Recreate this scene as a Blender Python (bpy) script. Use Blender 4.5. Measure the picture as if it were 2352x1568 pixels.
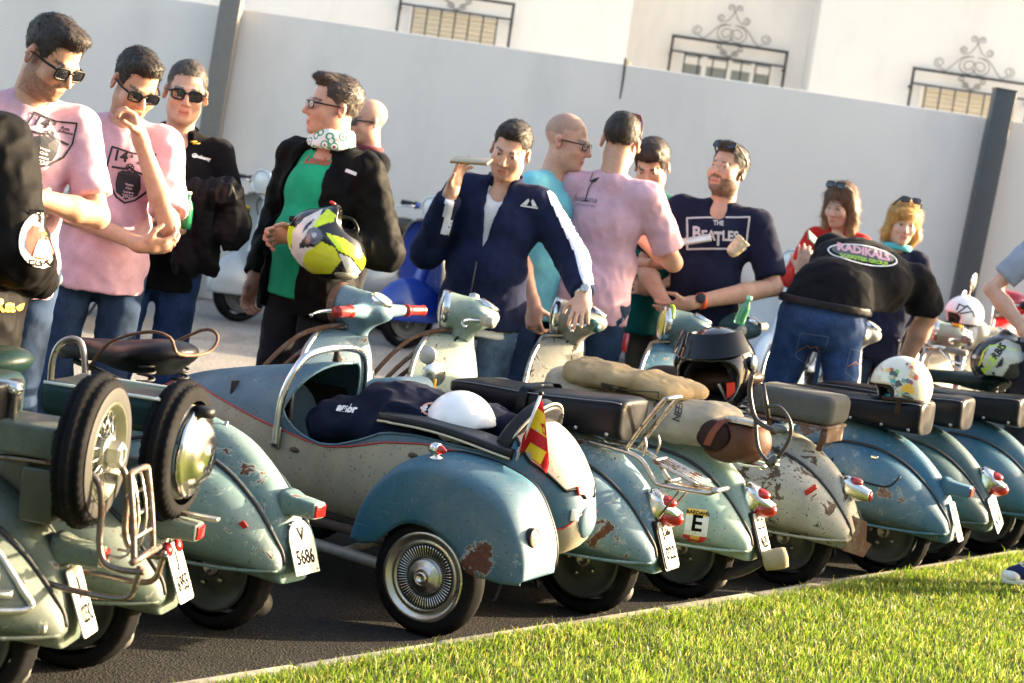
import bpy, bmesh, math, random
import numpy as np
from mathutils import Vector, Matrix, Euler, noise as mnoise
from mathutils.bvhtree import BVHTree
for o in list(bpy.data.objects): bpy.data.objects.remove(o)
S = bpy.context.scene
COL = S.collection
R = math.radians
rng = random.Random(7)

# ---------------------------------------------------------------- camera
FPX = 4200.0; VW = 2352.0
ROLL = R(8.3); PITCH = math.atan(402 / FPX)
CAM = Vector((0, 0, 1.55))
_fw = Vector((0, math.cos(PITCH), -math.sin(PITCH))); _up = Vector((0, math.sin(PITCH), math.cos(PITCH))); _rt = Vector((1, 0, 0))
_cx = _rt * math.cos(ROLL) + _up * math.sin(ROLL); _cy = -_rt * math.sin(ROLL) + _up * math.cos(ROLL)
cam = bpy.data.cameras.new('camera'); camo = bpy.data.objects.new('camera', cam); COL.objects.link(camo)
m = Matrix((_cx, _cy, -_fw)).transposed().to_4x4(); m.translation = CAM
camo.matrix_world = m
cam.sensor_width = 36; cam.lens = 36 * FPX / VW; cam.clip_end = 3000
cam.dof.use_dof = True; cam.dof.focus_distance = 6.1; cam.dof.aperture_fstop = 4.2
S.camera = camo
# ---------------------------------------------------------------- sky, sun, exposure
SUN_EL = 14.0
SUN = Vector((0.935, 0.355, 0)).normalized() * math.cos(R(SUN_EL)) + Vector((0, 0, math.sin(R(SUN_EL))))
W = bpy.data.worlds.new('World'); S.world = W; W.use_nodes = True
nt = W.node_tree; bg = nt.nodes['Background']
sky = nt.nodes.new('ShaderNodeTexSky'); sky.sky_type = 'NISHITA'; sky.sun_disc = False
sky.sun_elevation = R(SUN_EL); sky.sun_rotation = math.atan2(SUN.x, SUN.y)
sky.air_density = 1.0; sky.dust_density = 5.0; sky.ozone_density = 0.3
nt.links.new(sky.outputs[0], bg.inputs[0]); bg.inputs[1].default_value = 0.15
sl = bpy.data.lights.new('sun', 'SUN'); sl.energy = 5.0; sl.angle = R(0.6); sl.color = (1.0, 0.79, 0.52)
so = bpy.data.objects.new('sun', sl); COL.objects.link(so); so.rotation_euler = (-SUN).to_track_quat('-Z', 'Y').to_euler(); so.location = (20, 12, 15)
S.view_settings.view_transform = 'Standard'; S.view_settings.look = 'None'; S.view_settings.gamma = 1.0
S.view_settings.use_curve_mapping = False; S.view_settings.exposure = 2.4
S.render.resolution_x = 1024; S.render.resolution_y = 683

# ---------------------------------------------------------------- helpers
def ray(px, py): return _fw * FPX + _cx * (px - 1176) + _cy * (784 - py)
def atD(px, py, Y):
    d = ray(px, py); return CAM + d * (Y / d.y)
def onz(px, py, z=0.0):
    d = ray(px, py); return CAM + d * ((z - CAM.z) / d.z)

def tag(o, label=None, cat=None, group=None, kind=None):
    if label: o['label'] = label
    if cat: o['category'] = cat
    if group: o['group'] = group
    if kind: o['kind'] = kind
    return o
def empty(name, loc=(0, 0, 0), rz=0.0, label=None, cat=None, group=None, parent=None):
    o = bpy.data.objects.new(name, None); COL.objects.link(o); o.location = loc; o.rotation_euler = (0, 0, rz); o.empty_display_size = .1
    if parent: o.parent = parent
    return tag(o, label, cat, group)
def mk(name, V, F, mat, parent=None, smooth=True, loc=None, rot=None, col=None):
    me = bpy.data.meshes.new(name)
    if isinstance(V, np.ndarray) and isinstance(F, np.ndarray):
        nv = len(V); nf = len(F); k = F.shape[1]
        me.vertices.add(nv); me.vertices.foreach_set('co', V.astype(np.float32).ravel())
        me.loops.add(nf * k); me.loops.foreach_set('vertex_index', F.astype(np.int32).ravel())
        me.polygons.add(nf); me.polygons.foreach_set('loop_start', np.arange(0, nf * k, k, dtype=np.int32))
        me.update(calc_edges=True); me.validate()
    else:
        me.from_pydata([tuple(v) for v in V], [], [tuple(f) for f in F])
    if smooth: me.polygons.foreach_set('use_smooth', [True] * len(me.polygons))
    if col is not None:
        ca = me.color_attributes.new('Col', 'FLOAT_COLOR', 'POINT')
        c4 = np.ones((len(V), 4), np.float32); c4[:, :3] = col; ca.data.foreach_set('color', c4.ravel())
    me.update()
    o = bpy.data.objects.new(name, me); COL.objects.link(o)
    if mat is not None: me.materials.append(mat)
    if parent: o.parent = parent
    if loc is not None: o.location = loc
    if rot is not None: o.rotation_euler = rot
    return o
def copy_tree(o, parent=None):
    c = o.copy(); COL.objects.link(c); c.parent = parent
    for ch in list(o.children): copy_tree(ch, c)
    return c

class MB:
    """collects shapes into one mesh"""
    def __init__(s): s.V = []; s.F = []; s.sm = []
    def add(s, V, F, smooth=True):
        b = len(s.V); s.V += [tuple(v) for v in V]; s.F += [tuple(i + b for i in f) for f in F]; s.sm += [smooth] * len(F); return s
    def box(s, c, d, rot=None, bev=0.0, smooth=False):
        hx, hy, hz = d[0] / 2, d[1] / 2, d[2] / 2
        if bev <= 0:
            V = [(x, y, z) for x in (-hx, hx) for y in (-hy, hy) for z in (-hz, hz)]
            F = [(0, 1, 3, 2), (4, 6, 7, 5), (0, 4, 5, 1), (2, 3, 7, 6), (0, 2, 6, 4), (1, 5, 7, 3)]
        else:
            bm = bmesh.new(); bmesh.ops.create_cube(bm, size=1.0)
            for v in bm.verts: v.co = Vector((v.co.x * 2 * hx, v.co.y * 2 * hy, v.co.z * 2 * hz))
            bmesh.ops.bevel(bm, geom=bm.edges[:], offset=bev, segments=2, affect='EDGES', profile=.6)
            bm.verts.index_update(); V = [v.co[:] for v in bm.verts]; F = [[v.index for v in f.verts] for f in bm.faces]; bm.free(); smooth = True
        M = Matrix.Translation(c)
        if rot is not None: M = M @ Euler(rot).to_matrix().to_4x4()
        return s.add([M @ Vector(v) for v in V], F, smooth)
    def tube(s, pts, r, n=8, sub=4, closed=False, cap=True, smooth_path=True):
        P = [Vector(p) for p in pts]; rr = r if isinstance(r, (list, tuple)) else [r] * len(P)
        if smooth_path and len(P) > 2: P, rr = catmull(P, rr, sub, closed)
        return s.add(*sweep(P, rr, n, closed, cap))
    def lathe(s, prof, c=(0, 0, 0), axis=(0, 0, 1), n=24, cap=True):
        a = Vector(axis).normalized(); q = Vector((0, 0, 1)).rotation_difference(a); M = Matrix.Translation(c) @ q.to_matrix().to_4x4()
        V = []; F = []
        for (r, z) in prof:
            for i in range(n):
                t = 2 * math.pi * i / n; V.append(M @ Vector((r * math.cos(t), r * math.sin(t), z)))
        k = len(prof)
        for j in range(k - 1):
            for i in range(n):
                F.append((j * n + i, j * n + (i + 1) % n, (j + 1) * n + (i + 1) % n, (j + 1) * n + i))
        if cap:
            if prof[0][0] > 1e-4: F.append(tuple(range(n))[::-1])
            if prof[-1][0] > 1e-4: F.append(tuple((k - 1) * n + i for i in range(n)))
        return s.add(V, F)
    def loft(s, rings, cap=True, closed=True):
        V = []; F = []; n = len(rings[0])
        for r in rings: V += r
        m_ = n if closed else n - 1
        for j in range(len(rings) - 1):
            for i in range(m_):
                F.append((j * n + i, j * n + (i + 1) % n, (j + 1) * n + (i + 1) % n, (j + 1) * n + i))
        if cap and closed:
            F.append(tuple(range(n))[::-1]); F.append(tuple((len(rings) - 1) * n + i for i in range(n)))
        return s.add(V, F)
    def prism(s, poly, t, M=None):
        """poly (u,v) extruded by t along w; M maps (u,v,w)"""
        n = len(poly); V = [Vector((u, v, 0)) for u, v in poly] + [Vector((u, v, t)) for u, v in poly]
        if M is not None: V = [M @ v for v in V]
        F = [tuple(range(n))[::-1], tuple(range(n, 2 * n))] + [(i, (i + 1) % n, n + (i + 1) % n, n + i) for i in range(n)]
        return s.add(V, F, False)
    def build(s, name, mat, parent=None, recalc=True, sharp=None):
        me = bpy.data.meshes.new(name); me.from_pydata(s.V, [], s.F)
        me.polygons.foreach_set('use_smooth', s.sm)
        if recalc:
            bm = bmesh.new(); bm.from_mesh(me); bmesh.ops.recalc_face_normals(bm, faces=bm.faces[:]); bm.to_mesh(me); bm.free()
        if sharp: me.set_sharp_from_angle(angle=R(sharp))
        me.update()
        o = bpy.data.objects.new(name, me); COL.objects.link(o)
        if mat is not None: me.materials.append(mat)
        if parent: o.parent = parent
        return o

def catmull(P, rr, sub, closed=False):
    n = len(P); out = []; ro = []
    segs = n if closed else n - 1
    for i in range(segs):
        if closed: a, b, c, d = P[(i - 1) % n], P[i], P[(i + 1) % n], P[(i + 2) % n]; r0, r1 = rr[i], rr[(i + 1) % n]
        else: a, b, c, d = P[max(i - 1, 0)], P[i], P[i + 1], P[min(i + 2, n - 1)]; r0, r1 = rr[i], rr[i + 1]
        for k in range(sub):
            t = k / sub
            out.append(.5 * ((2 * b) + (c - a) * t + (2 * a - 5 * b + 4 * c - d) * t * t + (3 * b - a - 3 * c + d) * t ** 3)); ro.append(r0 + (r1 - r0) * t)
    if not closed: out.append(P[-1]); ro.append(rr[-1])
    return out, ro
def sweep(P, rr, n, closed=False, cap=True):
    k = len(P); T = []
    for i in range(k):
        a = P[(i - 1) % k] if closed else P[max(i - 1, 0)]; b = P[(i + 1) % k] if closed else P[min(i + 1, k - 1)]
        t = (b - a); T.append(t.normalized() if t.length > 1e-9 else Vector((0, 0, 1)))
    u = T[0].orthogonal().normalized(); V = []; F = []
    for i in range(k):
        u = (u - T[i] * u.dot(T[i])); u = u.normalized() if u.length > 1e-6 else T[i].orthogonal().normalized()
        w = T[i].cross(u)
        for j in range(n):
            t = 2 * math.pi * j / n; V.append(P[i] + (u * math.cos(t) + w * math.sin(t)) * rr[i])
    for i in range(k if closed else k - 1):
        for j in range(n):
            F.append((i * n + j, i * n + (j + 1) % n, ((i + 1) % k) * n + (j + 1) % n, ((i + 1) % k) * n + j))
    if cap and not closed: F.append(tuple(range(n))[::-1]); F.append(tuple((k - 1) * n + j for j in range(n)))
    return V, F
def sring(x, cy, cz, wy, wz, e=2.0, n=24, axis='x'):
    """superellipse ring at station x in the y/z plane"""
    out = []
    for i in range(n):
        t = 2 * math.pi * i / n; c, s_ = math.cos(t), math.sin(t)
        y = cy + wy * math.copysign(abs(c) ** (2 / e), c); z = cz + wz * math.copysign(abs(s_) ** (2 / e), s_)
        out.append(Vector((x, y, z)) if axis == 'x' else (Vector((y, x, z)) if axis == 'y' else Vector((y, z, x))))
    return out
def interp(tab, x):
    """piecewise smooth (catmull-like, monotone-ish) interpolation of rows (x, a, b, ...)"""
    xs = [r[0] for r in tab]; return [float(np.interp(x, xs, [r[k] for r in tab])) for k in range(1, len(tab[0]))]
def smooth_tab(tab, n):
    """resample a table through catmull splines on its first column"""
    P = [np.array(r, float) for r in tab]; out = []
    per = max(1, n // (len(P) - 1))
    for i in range(len(P) - 1):
        a, b, c, d = P[max(i - 1, 0)], P[i], P[i + 1], P[min(i + 2, len(P) - 1)]
        for k in range(per):
            t = k / per; out.append(.5 * ((2 * b) + (c - a) * t + (2 * a - 5 * b + 4 * c - d) * t * t + (3 * b - a - 3 * c + d) * t ** 3))
    out.append(P[-1]); return out

# ---------------------------------------------------------------- signed-distance modelling (numpy surface nets)
class SDF:
    def __init__(s, h): s.h = h; s.it = []
    def _a(s, fn, lo, hi, k, op): s.it.append((fn, np.array(lo, float), np.array(hi, float), k, op)); return s
    def cap(s, a, b, ra, rb=None, k=0.0, op='u', flat=(False, False), sq=None):
        """tapered capsule; flat=(start,end) cuts the ends; sq=(dir,f) squashes along dir by f"""
        a = np.array(a, float); b = np.array(b, float); rb = ra if rb is None else rb; ab = b - a; L = float(np.linalg.norm(ab)) + 1e-9; t_ = ab / L
        def fn(x, y, z):
            px, py, pz = x - a[0], y - a[1], z - a[2]
            if sq is not None:
                d_, f_ = np.array(sq[0], float), sq[1]; d_ = d_ / np.linalg.norm(d_)
                q = (px * d_[0] + py * d_[1] + pz * d_[2]) * (1 / f_ - 1); px, py, pz = px + q * d_[0], py + q * d_[1], pz + q * d_[2]
            w = px * t_[0] + py * t_[1] + pz * t_[2]; h = np.clip(w / L, 0, 1)
            d = np.sqrt((px - ab[0] * h) ** 2 + (py - ab[1] * h) ** 2 + (pz - ab[2] * h) ** 2) - (ra + (rb - ra) * h)
            if flat[0]: d = np.maximum(d, -w)
            if flat[1]: d = np.maximum(d, w - L)
            return d
        r = max(ra, rb) * (1 if sq is None else max(1, sq[1]))
        return s._a(fn, np.minimum(a, b) - r, np.maximum(a, b) + r, k, op)
    def ell(s, c, r, rot=None, k=0.0, op='u'):
        c = np.array(c, float); r = np.array(r, float); Rm = None if rot is None else np.array(rot if not isinstance(rot, tuple) else Euler(rot).to_matrix())
        def fn(x, y, z):
            px, py, pz = x - c[0], y - c[1], z - c[2]
            if Rm is not None:
                px, py, pz = (Rm[0, 0] * px + Rm[1, 0] * py + Rm[2, 0] * pz, Rm[0, 1] * px + Rm[1, 1] * py + Rm[2, 1] * pz, Rm[0, 2] * px + Rm[1, 2] * py + Rm[2, 2] * pz)
            k0 = np.sqrt((px / r[0]) ** 2 + (py / r[1]) ** 2 + (pz / r[2]) ** 2); k1 = np.sqrt((px / r[0] ** 2) ** 2 + (py / r[1] ** 2) ** 2 + (pz / r[2] ** 2) ** 2)
            return k0 * (k0 - 1) / np.maximum(k1, 1e-6)
        q = r if Rm is None else np.full(3, r.max())
        return s._a(fn, c - q, c + q, k, op)
    def box(s, c, d, rot=None, rad=0.01, k=0.0, op='u'):
        c = np.array(c, float); d = np.array(d, float) / 2 - rad; Rm = np.eye(3) if rot is None else np.array(rot if not isinstance(rot, tuple) else Euler(rot).to_matrix())
        def fn(x, y, z):
            px, py, pz = x - c[0], y - c[1], z - c[2]
            qx = np.abs(Rm[0, 0] * px + Rm[1, 0] * py + Rm[2, 0] * pz) - d[0]; qy = np.abs(Rm[0, 1] * px + Rm[1, 1] * py + Rm[2, 1] * pz) - d[1]; qz = np.abs(Rm[0, 2] * px + Rm[1, 2] * py + Rm[2, 2] * pz) - d[2]
            return np.sqrt(np.maximum(qx, 0) ** 2 + np.maximum(qy, 0) ** 2 + np.maximum(qz, 0) ** 2) + np.minimum(np.maximum(qx, np.maximum(qy, qz)), 0) - rad
        q = np.abs(Rm) @ (d + rad)
        return s._a(fn, c - q, c + q, k, op)
    def half(s, p, n, k=0.0):
        """keep the side where (x-p).n < 0"""
        p = np.array(p, float); n = np.array(n, float); n = n / np.linalg.norm(n)
        return s._a(lambda x, y, z: (x - p[0]) * n[0] + (y - p[1]) * n[1] + (z - p[2]) * n[2], None if False else [-9] * 3, [9] * 3, k, 'i')
    def fnc(s, fn, lo, hi, k=0.0, op='u'): return s._a(fn, lo, hi, k, op)
    def mesh(s):
        h = s.h; us = [i for i in s.it if i[4] == 'u']
        lo = np.min([i[1] - i[3] * .3 for i in us], 0) - 2.5 * h; hi = np.max([i[2] + i[3] * .3 for i in us], 0) + 2.5 * h
        n = np.ceil((hi - lo) / h).astype(int) + 1
        ax = [lo[a] + h * np.arange(n[a]) for a in range(3)]
        G = np.full(n, 0.5, np.float32)
        for fn, l, u, k, op in s.it:
            mg = k + 3 * h
            i0 = np.clip(np.floor((l - mg - lo) / h).astype(int), 0, n); i1 = np.clip(np.ceil((u + mg - lo) / h).astype(int) + 1, 0, n)
            if np.any(i1 <= i0): continue
            sl = tuple(slice(i0[a], i1[a]) for a in range(3))
            d = fn(ax[0][sl[0]][:, None, None].astype(np.float32), ax[1][sl[1]][None, :, None].astype(np.float32), ax[2][sl[2]][None, None, :].astype(np.float32))
            A = G[sl]; d = np.broadcast_to(d, A.shape)
            if op == 'u':
                if k > 0:
                    q = np.clip(.5 + .5 * (A - d) / k, 0, 1); G[sl] = A * (1 - q) + d * q - k * q * (1 - q)
                else: G[sl] = np.minimum(A, d)
            else:
                if op == 's': d = -d
                if k > 0:
                    q = np.clip(.5 - .5 * (A - d) / k, 0, 1); G[sl] = A * (1 - q) + d * q + k * q * (1 - q)
                else: G[sl] = np.maximum(A, d)
        return snets(G, lo, h)
def snets(G, lo, h):
    sg = G < 0; n = G.shape
    c = np.zeros((n[0] - 1, n[1] - 1, n[2] - 1), np.int8)
    for dx in (0, 1):
        for dy in (0, 1):
            for dz in (0, 1): c += sg[dx:n[0] - 1 + dx, dy:n[1] - 1 + dy, dz:n[2] - 1 + dz]
    I = np.argwhere((c > 0) & (c < 8)); ids = np.full(c.shape, -1, np.int32); ids[I[:, 0], I[:, 1], I[:, 2]] = np.arange(len(I))
    off = np.array([(dx, dy, dz) for dx in (0, 1) for dy in (0, 1) for dz in (0, 1)])
    val = np.stack([G[I[:, 0] + o[0], I[:, 1] + o[1], I[:, 2] + o[2]] for o in off], 1)
    acc = np.zeros((len(I), 3)); cnt = np.zeros(len(I))
    for a in range(8):
        for b in range(a + 1, 8):
            if np.abs(off[a] - off[b]).sum() != 1: continue
            va, vb = val[:, a], val[:, b]; mk_ = (va < 0) != (vb < 0); t = np.where(mk_, va / np.where(mk_, va - vb, 1), 0)
            p = off[a][None, :] + t[:, None] * (off[b] - off[a])[None, :]; acc += p * mk_[:, None]; cnt += mk_
    V = lo + h * (I + acc / cnt[:, None])
    Fs = []
    for a in range(3):
        b, d = (a + 1) % 3, (a + 2) % 3
        s0 = [slice(None)] * 3; s1 = [slice(None)] * 3; s0[a] = slice(0, n[a] - 1); s1[a] = slice(1, n[a])
        A = sg[tuple(s0)]; B = sg[tuple(s1)]; E = np.argwhere(A != B)
        ok = (E[:, b] > 0) & (E[:, d] > 0) & (E[:, b] < n[b] - 1) & (E[:, d] < n[d] - 1); E = E[ok]
        fl = A[E[:, 0], E[:, 1], E[:, 2]]
        def g(ob, od):
            q = E.copy(); q[:, b] += ob; q[:, d] += od; return ids[q[:, 0], q[:, 1], q[:, 2]]
        Q = np.stack([g(-1, -1), g(0, -1), g(0, 0), g(-1, 0)], 1)
        Q[~fl] = Q[~fl][:, ::-1]; Fs.append(Q)
    return V, np.concatenate(Fs)
def vnormals(V, F):
    a = V[F[:, 2]] - V[F[:, 0]]; b = V[F[:, 3]] - V[F[:, 1]]; nn = np.cross(a, b); N = np.zeros_like(V)
    for i in range(4): np.add.at(N, F[:, i], nn)
    return N / np.maximum(np.linalg.norm(N, axis=1, keepdims=True), 1e-12)
def relax(V, F, it=2, f=.5):
    for _ in range(it):
        A = np.zeros_like(V); c = np.zeros(len(V))
        for i in range(4):
            for j in (1, 3):
                np.add.at(A, F[:, i], V[F[:, (i + j) % 4]]); np.add.at(c, F[:, i], 1)
        V = V * (1 - f) + f * A / np.maximum(c, 1)[:, None]
    return V
def vnoise(P, seed=0):
    """vector value noise in -1..1"""
    P = P + seed * 17.13; i = np.floor(P).astype(np.int64); f = P - i; f = f * f * (3 - 2 * f); r = 0
    for dx in (0, 1):
        for dy in (0, 1):
            for dz in (0, 1):
                hsh = ((i[:, 0] + dx) * 374761393 + (i[:, 1] + dy) * 668265263 + (i[:, 2] + dz) * 2147483647 + seed * 974711) & 0x7fffffff
                hsh = ((hsh ^ (hsh >> 13)) * 1274126177) & 0x7fffffff
                v = (hsh & 0xffff) / 32767.5 - 1
                w = (f[:, 0] if dx else 1 - f[:, 0]) * (f[:, 1] if dy else 1 - f[:, 1]) * (f[:, 2] if dz else 1 - f[:, 2]); r = r + v * w
    return r
def ridges(P, seed=0): return 1 - 2 * np.abs(vnoise(P, seed))

# ---------------------------------------------------------------- materials
_mats = {}
def nmat(name):
    mt = bpy.data.materials.new(name); mt.use_nodes = True; nt = mt.node_tree; b = nt.nodes['Principled BSDF']
    return mt, nt, b
def N(nt, t, **kw):
    n = nt.nodes.new(t)
    for k, v in kw.items():
        if k.startswith('i_'): n.inputs[k[2:].replace('_', ' ')].default_value = v
        else: setattr(n, k, v)
    return n
def ramp(nt, fac, stops, interp_='LINEAR'):
    r = nt.nodes.new('ShaderNodeValToRGB'); e = r.color_ramp.elements; r.color_ramp.interpolation = interp_
    while len(e) < len(stops): e.new(.5)
    for i, (p, c) in enumerate(stops):
        e[i].position = p; e[i].color = c if len(c) == 4 else (*c, 1)
    nt.links.new(fac, r.inputs[0]); return r.outputs[0]
def mixc(nt, fac, a, b, mode='MIX'):
    m_ = nt.nodes.new('ShaderNodeMix'); m_.data_type = 'RGBA'; m_.blend_type = mode
    for s_, v in ((0, fac), (6, a), (7, b)):
        if hasattr(v, 'is_output'): nt.links.new(v, m_.inputs[s_])
        else: m_.inputs[s_].default_value = v if s_ == 0 else ((*v, 1) if len(v) == 3 else v)
    return m_.outputs[2]
def objco(nt, scale=(1, 1, 1), loc=(0, 0, 0), kind='Object'):
    tc = nt.nodes.new('ShaderNodeTexCoord'); mp = nt.nodes.new('ShaderNodeMapping'); mp.inputs['Scale'].default_value = scale; mp.inputs['Location'].default_value = loc
    nt.links.new(tc.outputs[kind], mp.inputs[0]); return mp.outputs[0]
def noise(nt, co, scale, detail=4, rough=.55, dist=0.0):
    n = nt.nodes.new('ShaderNodeTexNoise'); n.inputs['Scale'].default_value = scale; n.inputs['Detail'].default_value = detail; n.inputs['Roughness'].default_value = rough; n.inputs['Distortion'].default_value = dist
    nt.links.new(co, n.inputs['Vector']); return n.outputs['Fac']
def bump(nt, b, h, strength=.3, dist=.01):
    n = nt.nodes.new('ShaderNodeBump'); n.inputs['Strength'].default_value = strength; n.inputs['Distance'].default_value = dist
    nt.links.new(h, n.inputs['Height']); nt.links.new(n.outputs[0], b.inputs['Normal'])
def plain(name, col, rough=.5, metal=0.0, var=.12, scale=30, bmp=0.0, spec=.5, coat=0.0):
    if name in _mats: return _mats[name]
    mt, nt, b = nmat(name); co = objco(nt); n = noise(nt, co, scale, 5)
    c = ramp(nt, n, [(.25, tuple(x * (1 - var) for x in col)), (.75, tuple(min(1, x * (1 + var)) for x in col))])
    nt.links.new(c, b.inputs['Base Color']); b.inputs['Roughness'].default_value = rough; b.inputs['Metallic'].default_value = metal
    b.inputs['Specular IOR Level'].default_value = spec; b.inputs['Coat Weight'].default_value = coat
    if bmp: bump(nt, b, n, bmp, .004)
    _mats[name] = mt; return mt
def paint(name, col, col2=None, rust=.35, seed=0, rough=.40, patch=.45, rustcol=(.055, .028, .02), scale=1.0, dirt=.35, spot=None):
    """aged enamel: faded patches, chips and rust spots, grime"""
    if name in _mats: return _mats[name]
    mt, nt, b = nmat(name); co = objco(nt, loc=(seed * 3.7, seed * 1.3, seed * 2.1)); _g = sum(col) / 3; col = tuple(max(0, _g + (c - _g) * 1.12) * .50 for c in col); col2 = tuple(c * .62 for c in col2) if col2 else None
    col2 = col2 or tuple(min(1, c * 1.5 + .05) for c in col)
    big = noise(nt, co, 3.2 * scale, 6, .6, .4); med = noise(nt, co, 13 * scale, 9, .70, .6); fine = noise(nt, co, 70, 4)
    c = mixc(nt, ramp(nt, big, [(patch, (0, 0, 0)), (patch + .22, (.8, .8, .8))]), col, col2)
    co2 = objco(nt, scale=(1, 1, .35), loc=(seed, 2 * seed, 0)); streak = noise(nt, co2, 14, 5, .6)
    dirtm = ramp(nt, streak, [(.45, (0, 0, 0)), (.8, (dirt,) * 3)])
    c = mixc(nt, dirtm, c, tuple(x * .42 + .01 for x in col))
    dust = noise(nt, co, 2.1, 7, .7, .8); c = mixc(nt, ramp(nt, dust, [(.40, (0, 0, 0)), (.66, (.5, .5, .5))]), c, tuple(.30 * x + .13 for x in col))
    spk = noise(nt, co, 95, 3, .6); c = mixc(nt, ramp(nt, spk, [(.635, (0, 0, 0)), (.66, (.75, .75, .75))]), c, (.035, .025, .02))
    scr = noise(nt, objco(nt, scale=(1.2, 1, 9), loc=(seed, 0, seed)), 17, 4, .75, 1.2); c = mixc(nt, ramp(nt, scr, [(.60, (0, 0, 0)), (.64, (.5, .5, .5))]), c, tuple(.5 * x + .12 for x in col))
    lo = .780 - rust * .285
    m1 = nt.nodes.new('ShaderNodeMath'); m1.operation = 'ADD'
    m2 = nt.nodes.new('ShaderNodeMath'); m2.operation = 'MULTIPLY'; m2.inputs[1].default_value = .34
    nt.links.new(big, m2.inputs[0]); sc = nt.nodes.new('ShaderNodeMath'); sc.operation = 'MULTIPLY'; sc.inputs[1].default_value = .70; nt.links.new(med, sc.inputs[0])
    nt.links.new(m2.outputs[0], m1.inputs[0]); nt.links.new(sc.outputs[0], m1.inputs[1])
    if spot:
        tc = nt.nodes.new('ShaderNodeTexCoord'); dn = nt.nodes.new('ShaderNodeVectorMath'); dn.operation = 'DISTANCE'; dn.inputs[1].default_value = spot[:3]; nt.links.new(tc.outputs['Object'], dn.inputs[0])
        ds = ramp(nt, dn.outputs['Value'], [(spot[3] * .2, (.24, .24, .24)), (spot[3] * 1.9, (0, 0, 0))]); m3 = nt.nodes.new('ShaderNodeMath'); m3.operation = 'ADD'; nt.links.new(m1.outputs[0], m3.inputs[0]); nt.links.new(ds, m3.inputs[1]); m1 = m3
    rm = ramp(nt, m1.outputs[0], [(lo, (0, 0, 0)), (lo + .012, (1, 1, 1))])
    edge = ramp(nt, m1.outputs[0], [(lo - .02, (0, 0, 0)), (lo - .012, (.55, .55, .55))])
    c = mixc(nt, edge, c, (.42, .44, .40))
    rc = ramp(nt, fine, [(.3, rustcol), (.75, (rustcol[0] * 2.6, rustcol[1] * 2.0, rustcol[2] * 1.6))])
    c = mixc(nt, rm, c, rc)
    nt.links.new(c, b.inputs['Base Color'])
    rr = ramp(nt, rm, [(0, (rough,) * 3), (1, (.85,) * 3)]); rr2 = mixc(nt, .35, rr, med, 'ADD')
    ad = nt.nodes.new('ShaderNodeMath'); ad.operation = 'MULTIPLY_ADD'; ad.inputs[1].default_value = .40
    nt.links.new(med, ad.inputs[0]); nt.links.new(rr, ad.inputs[2]); nt.links.new(ad.outputs[0], b.inputs['Roughness'])
    hh = nt.nodes.new('ShaderNodeMath'); hh.operation = 'MULTIPLY_ADD'; hh.inputs[1].default_value = -.5; nt.links.new(rm, hh.inputs[0]); nt.links.new(big, hh.inputs[2])
    bump(nt, b, hh.outputs[0], .22, .006)
    b.inputs['Coat Weight'].default_value = .06; b.inputs['Coat Roughness'].default_value = .15; b.inputs['Specular IOR Level'].default_value = .4
    _mats[name] = mt; return mt
def chrome(name='chrome', rust=.25, col=(.62, .62, .60), rough=.14, seed=0):
    if name in _mats: return _mats[name]
    mt, nt, b = nmat(name); co = objco(nt, loc=(seed, seed, seed)); n = noise(nt, co, 24, 8, .7)
    t = .72 - rust * .3; rm = ramp(nt, n, [(t, (0, 0, 0)), (t + .08, (1, 1, 1))])
    c = mixc(nt, rm, col, (.12, .06, .035)); nt.links.new(c, b.inputs['Base Color'])
    nt.links.new(ramp(nt, rm, [(0, (1, 1, 1)), (1, (.15, .15, .15))]), b.inputs['Metallic'])
    fine = noise(nt, co, 6, 4); r2 = ramp(nt, fine, [(.3, (rough,) * 3), (.8, (rough + .25,) * 3)])
    nt.links.new(mixc(nt, rm, r2, (.8, .8, .8)), b.inputs['Roughness'])
    _mats[name] = mt; return mt
def fabric(name, col, rough=.85, weave=420, var=.18, bmp=.25, sheen=.12):
    if name in _mats: return _mats[name]
    mt, nt, b = nmat(name); co = objco(nt); n = noise(nt, co, 9, 4); w = noise(nt, co, weave, 2)
    c = ramp(nt, n, [(.3, tuple(x * (1 - var) for x in col)), (.7, tuple(min(1, x * (1 + var * .6)) for x in col))])
    nt.links.new(mixc(nt, .18, c, ramp(nt, w, [(.3, (.0, .0, .0)), (.7, (1, 1, 1))]), 'OVERLAY'), b.inputs['Base Color'])
    b.inputs['Roughness'].default_value = rough; b.inputs['Sheen Weight'].default_value = sheen * .5; b.inputs['Specular IOR Level'].default_value = .06
    bump(nt, b, w, bmp, .002); _mats[name] = mt; return mt
def leather(name, col=(.0035, .004, .0065), rough=.36, spec=.16):
    if name in _mats: return _mats[name]
    mt, nt, b = nmat(name); co = objco(nt); n = noise(nt, co, 160, 3); n2 = noise(nt, co, 5, 5)
    nt.links.new(ramp(nt, n2, [(.3, tuple(x * .75 for x in col)), (.7, tuple(x * 1.5 + .0015 for x in col))]), b.inputs['Base Color'])
    nt.links.new(ramp(nt, n2, [(.3, (rough - .08,) * 3), (.7, (rough + .16,) * 3)]), b.inputs['Roughness'])
    b.inputs['Specular IOR Level'].default_value = spec; bump(nt, b, n, .25, .002); _mats[name] = mt; return mt
def glassy(name, col, rough=.12, trans=.5, emis=0):
    if name in _mats: return _mats[name]
    mt, nt, b = nmat(name); b.inputs['Base Color'].default_value = (*col, 1); b.inputs['Roughness'].default_value = rough; b.inputs['Transmission Weight'].default_value = trans; b.inputs['Coat Weight'].default_value = .6; b.inputs['Coat Roughness'].default_value = .05
    co = objco(nt); w = noise(nt, co, 120, 2); bump(nt, b, w, .25, .003)
    _mats[name] = mt; return mt
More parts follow.
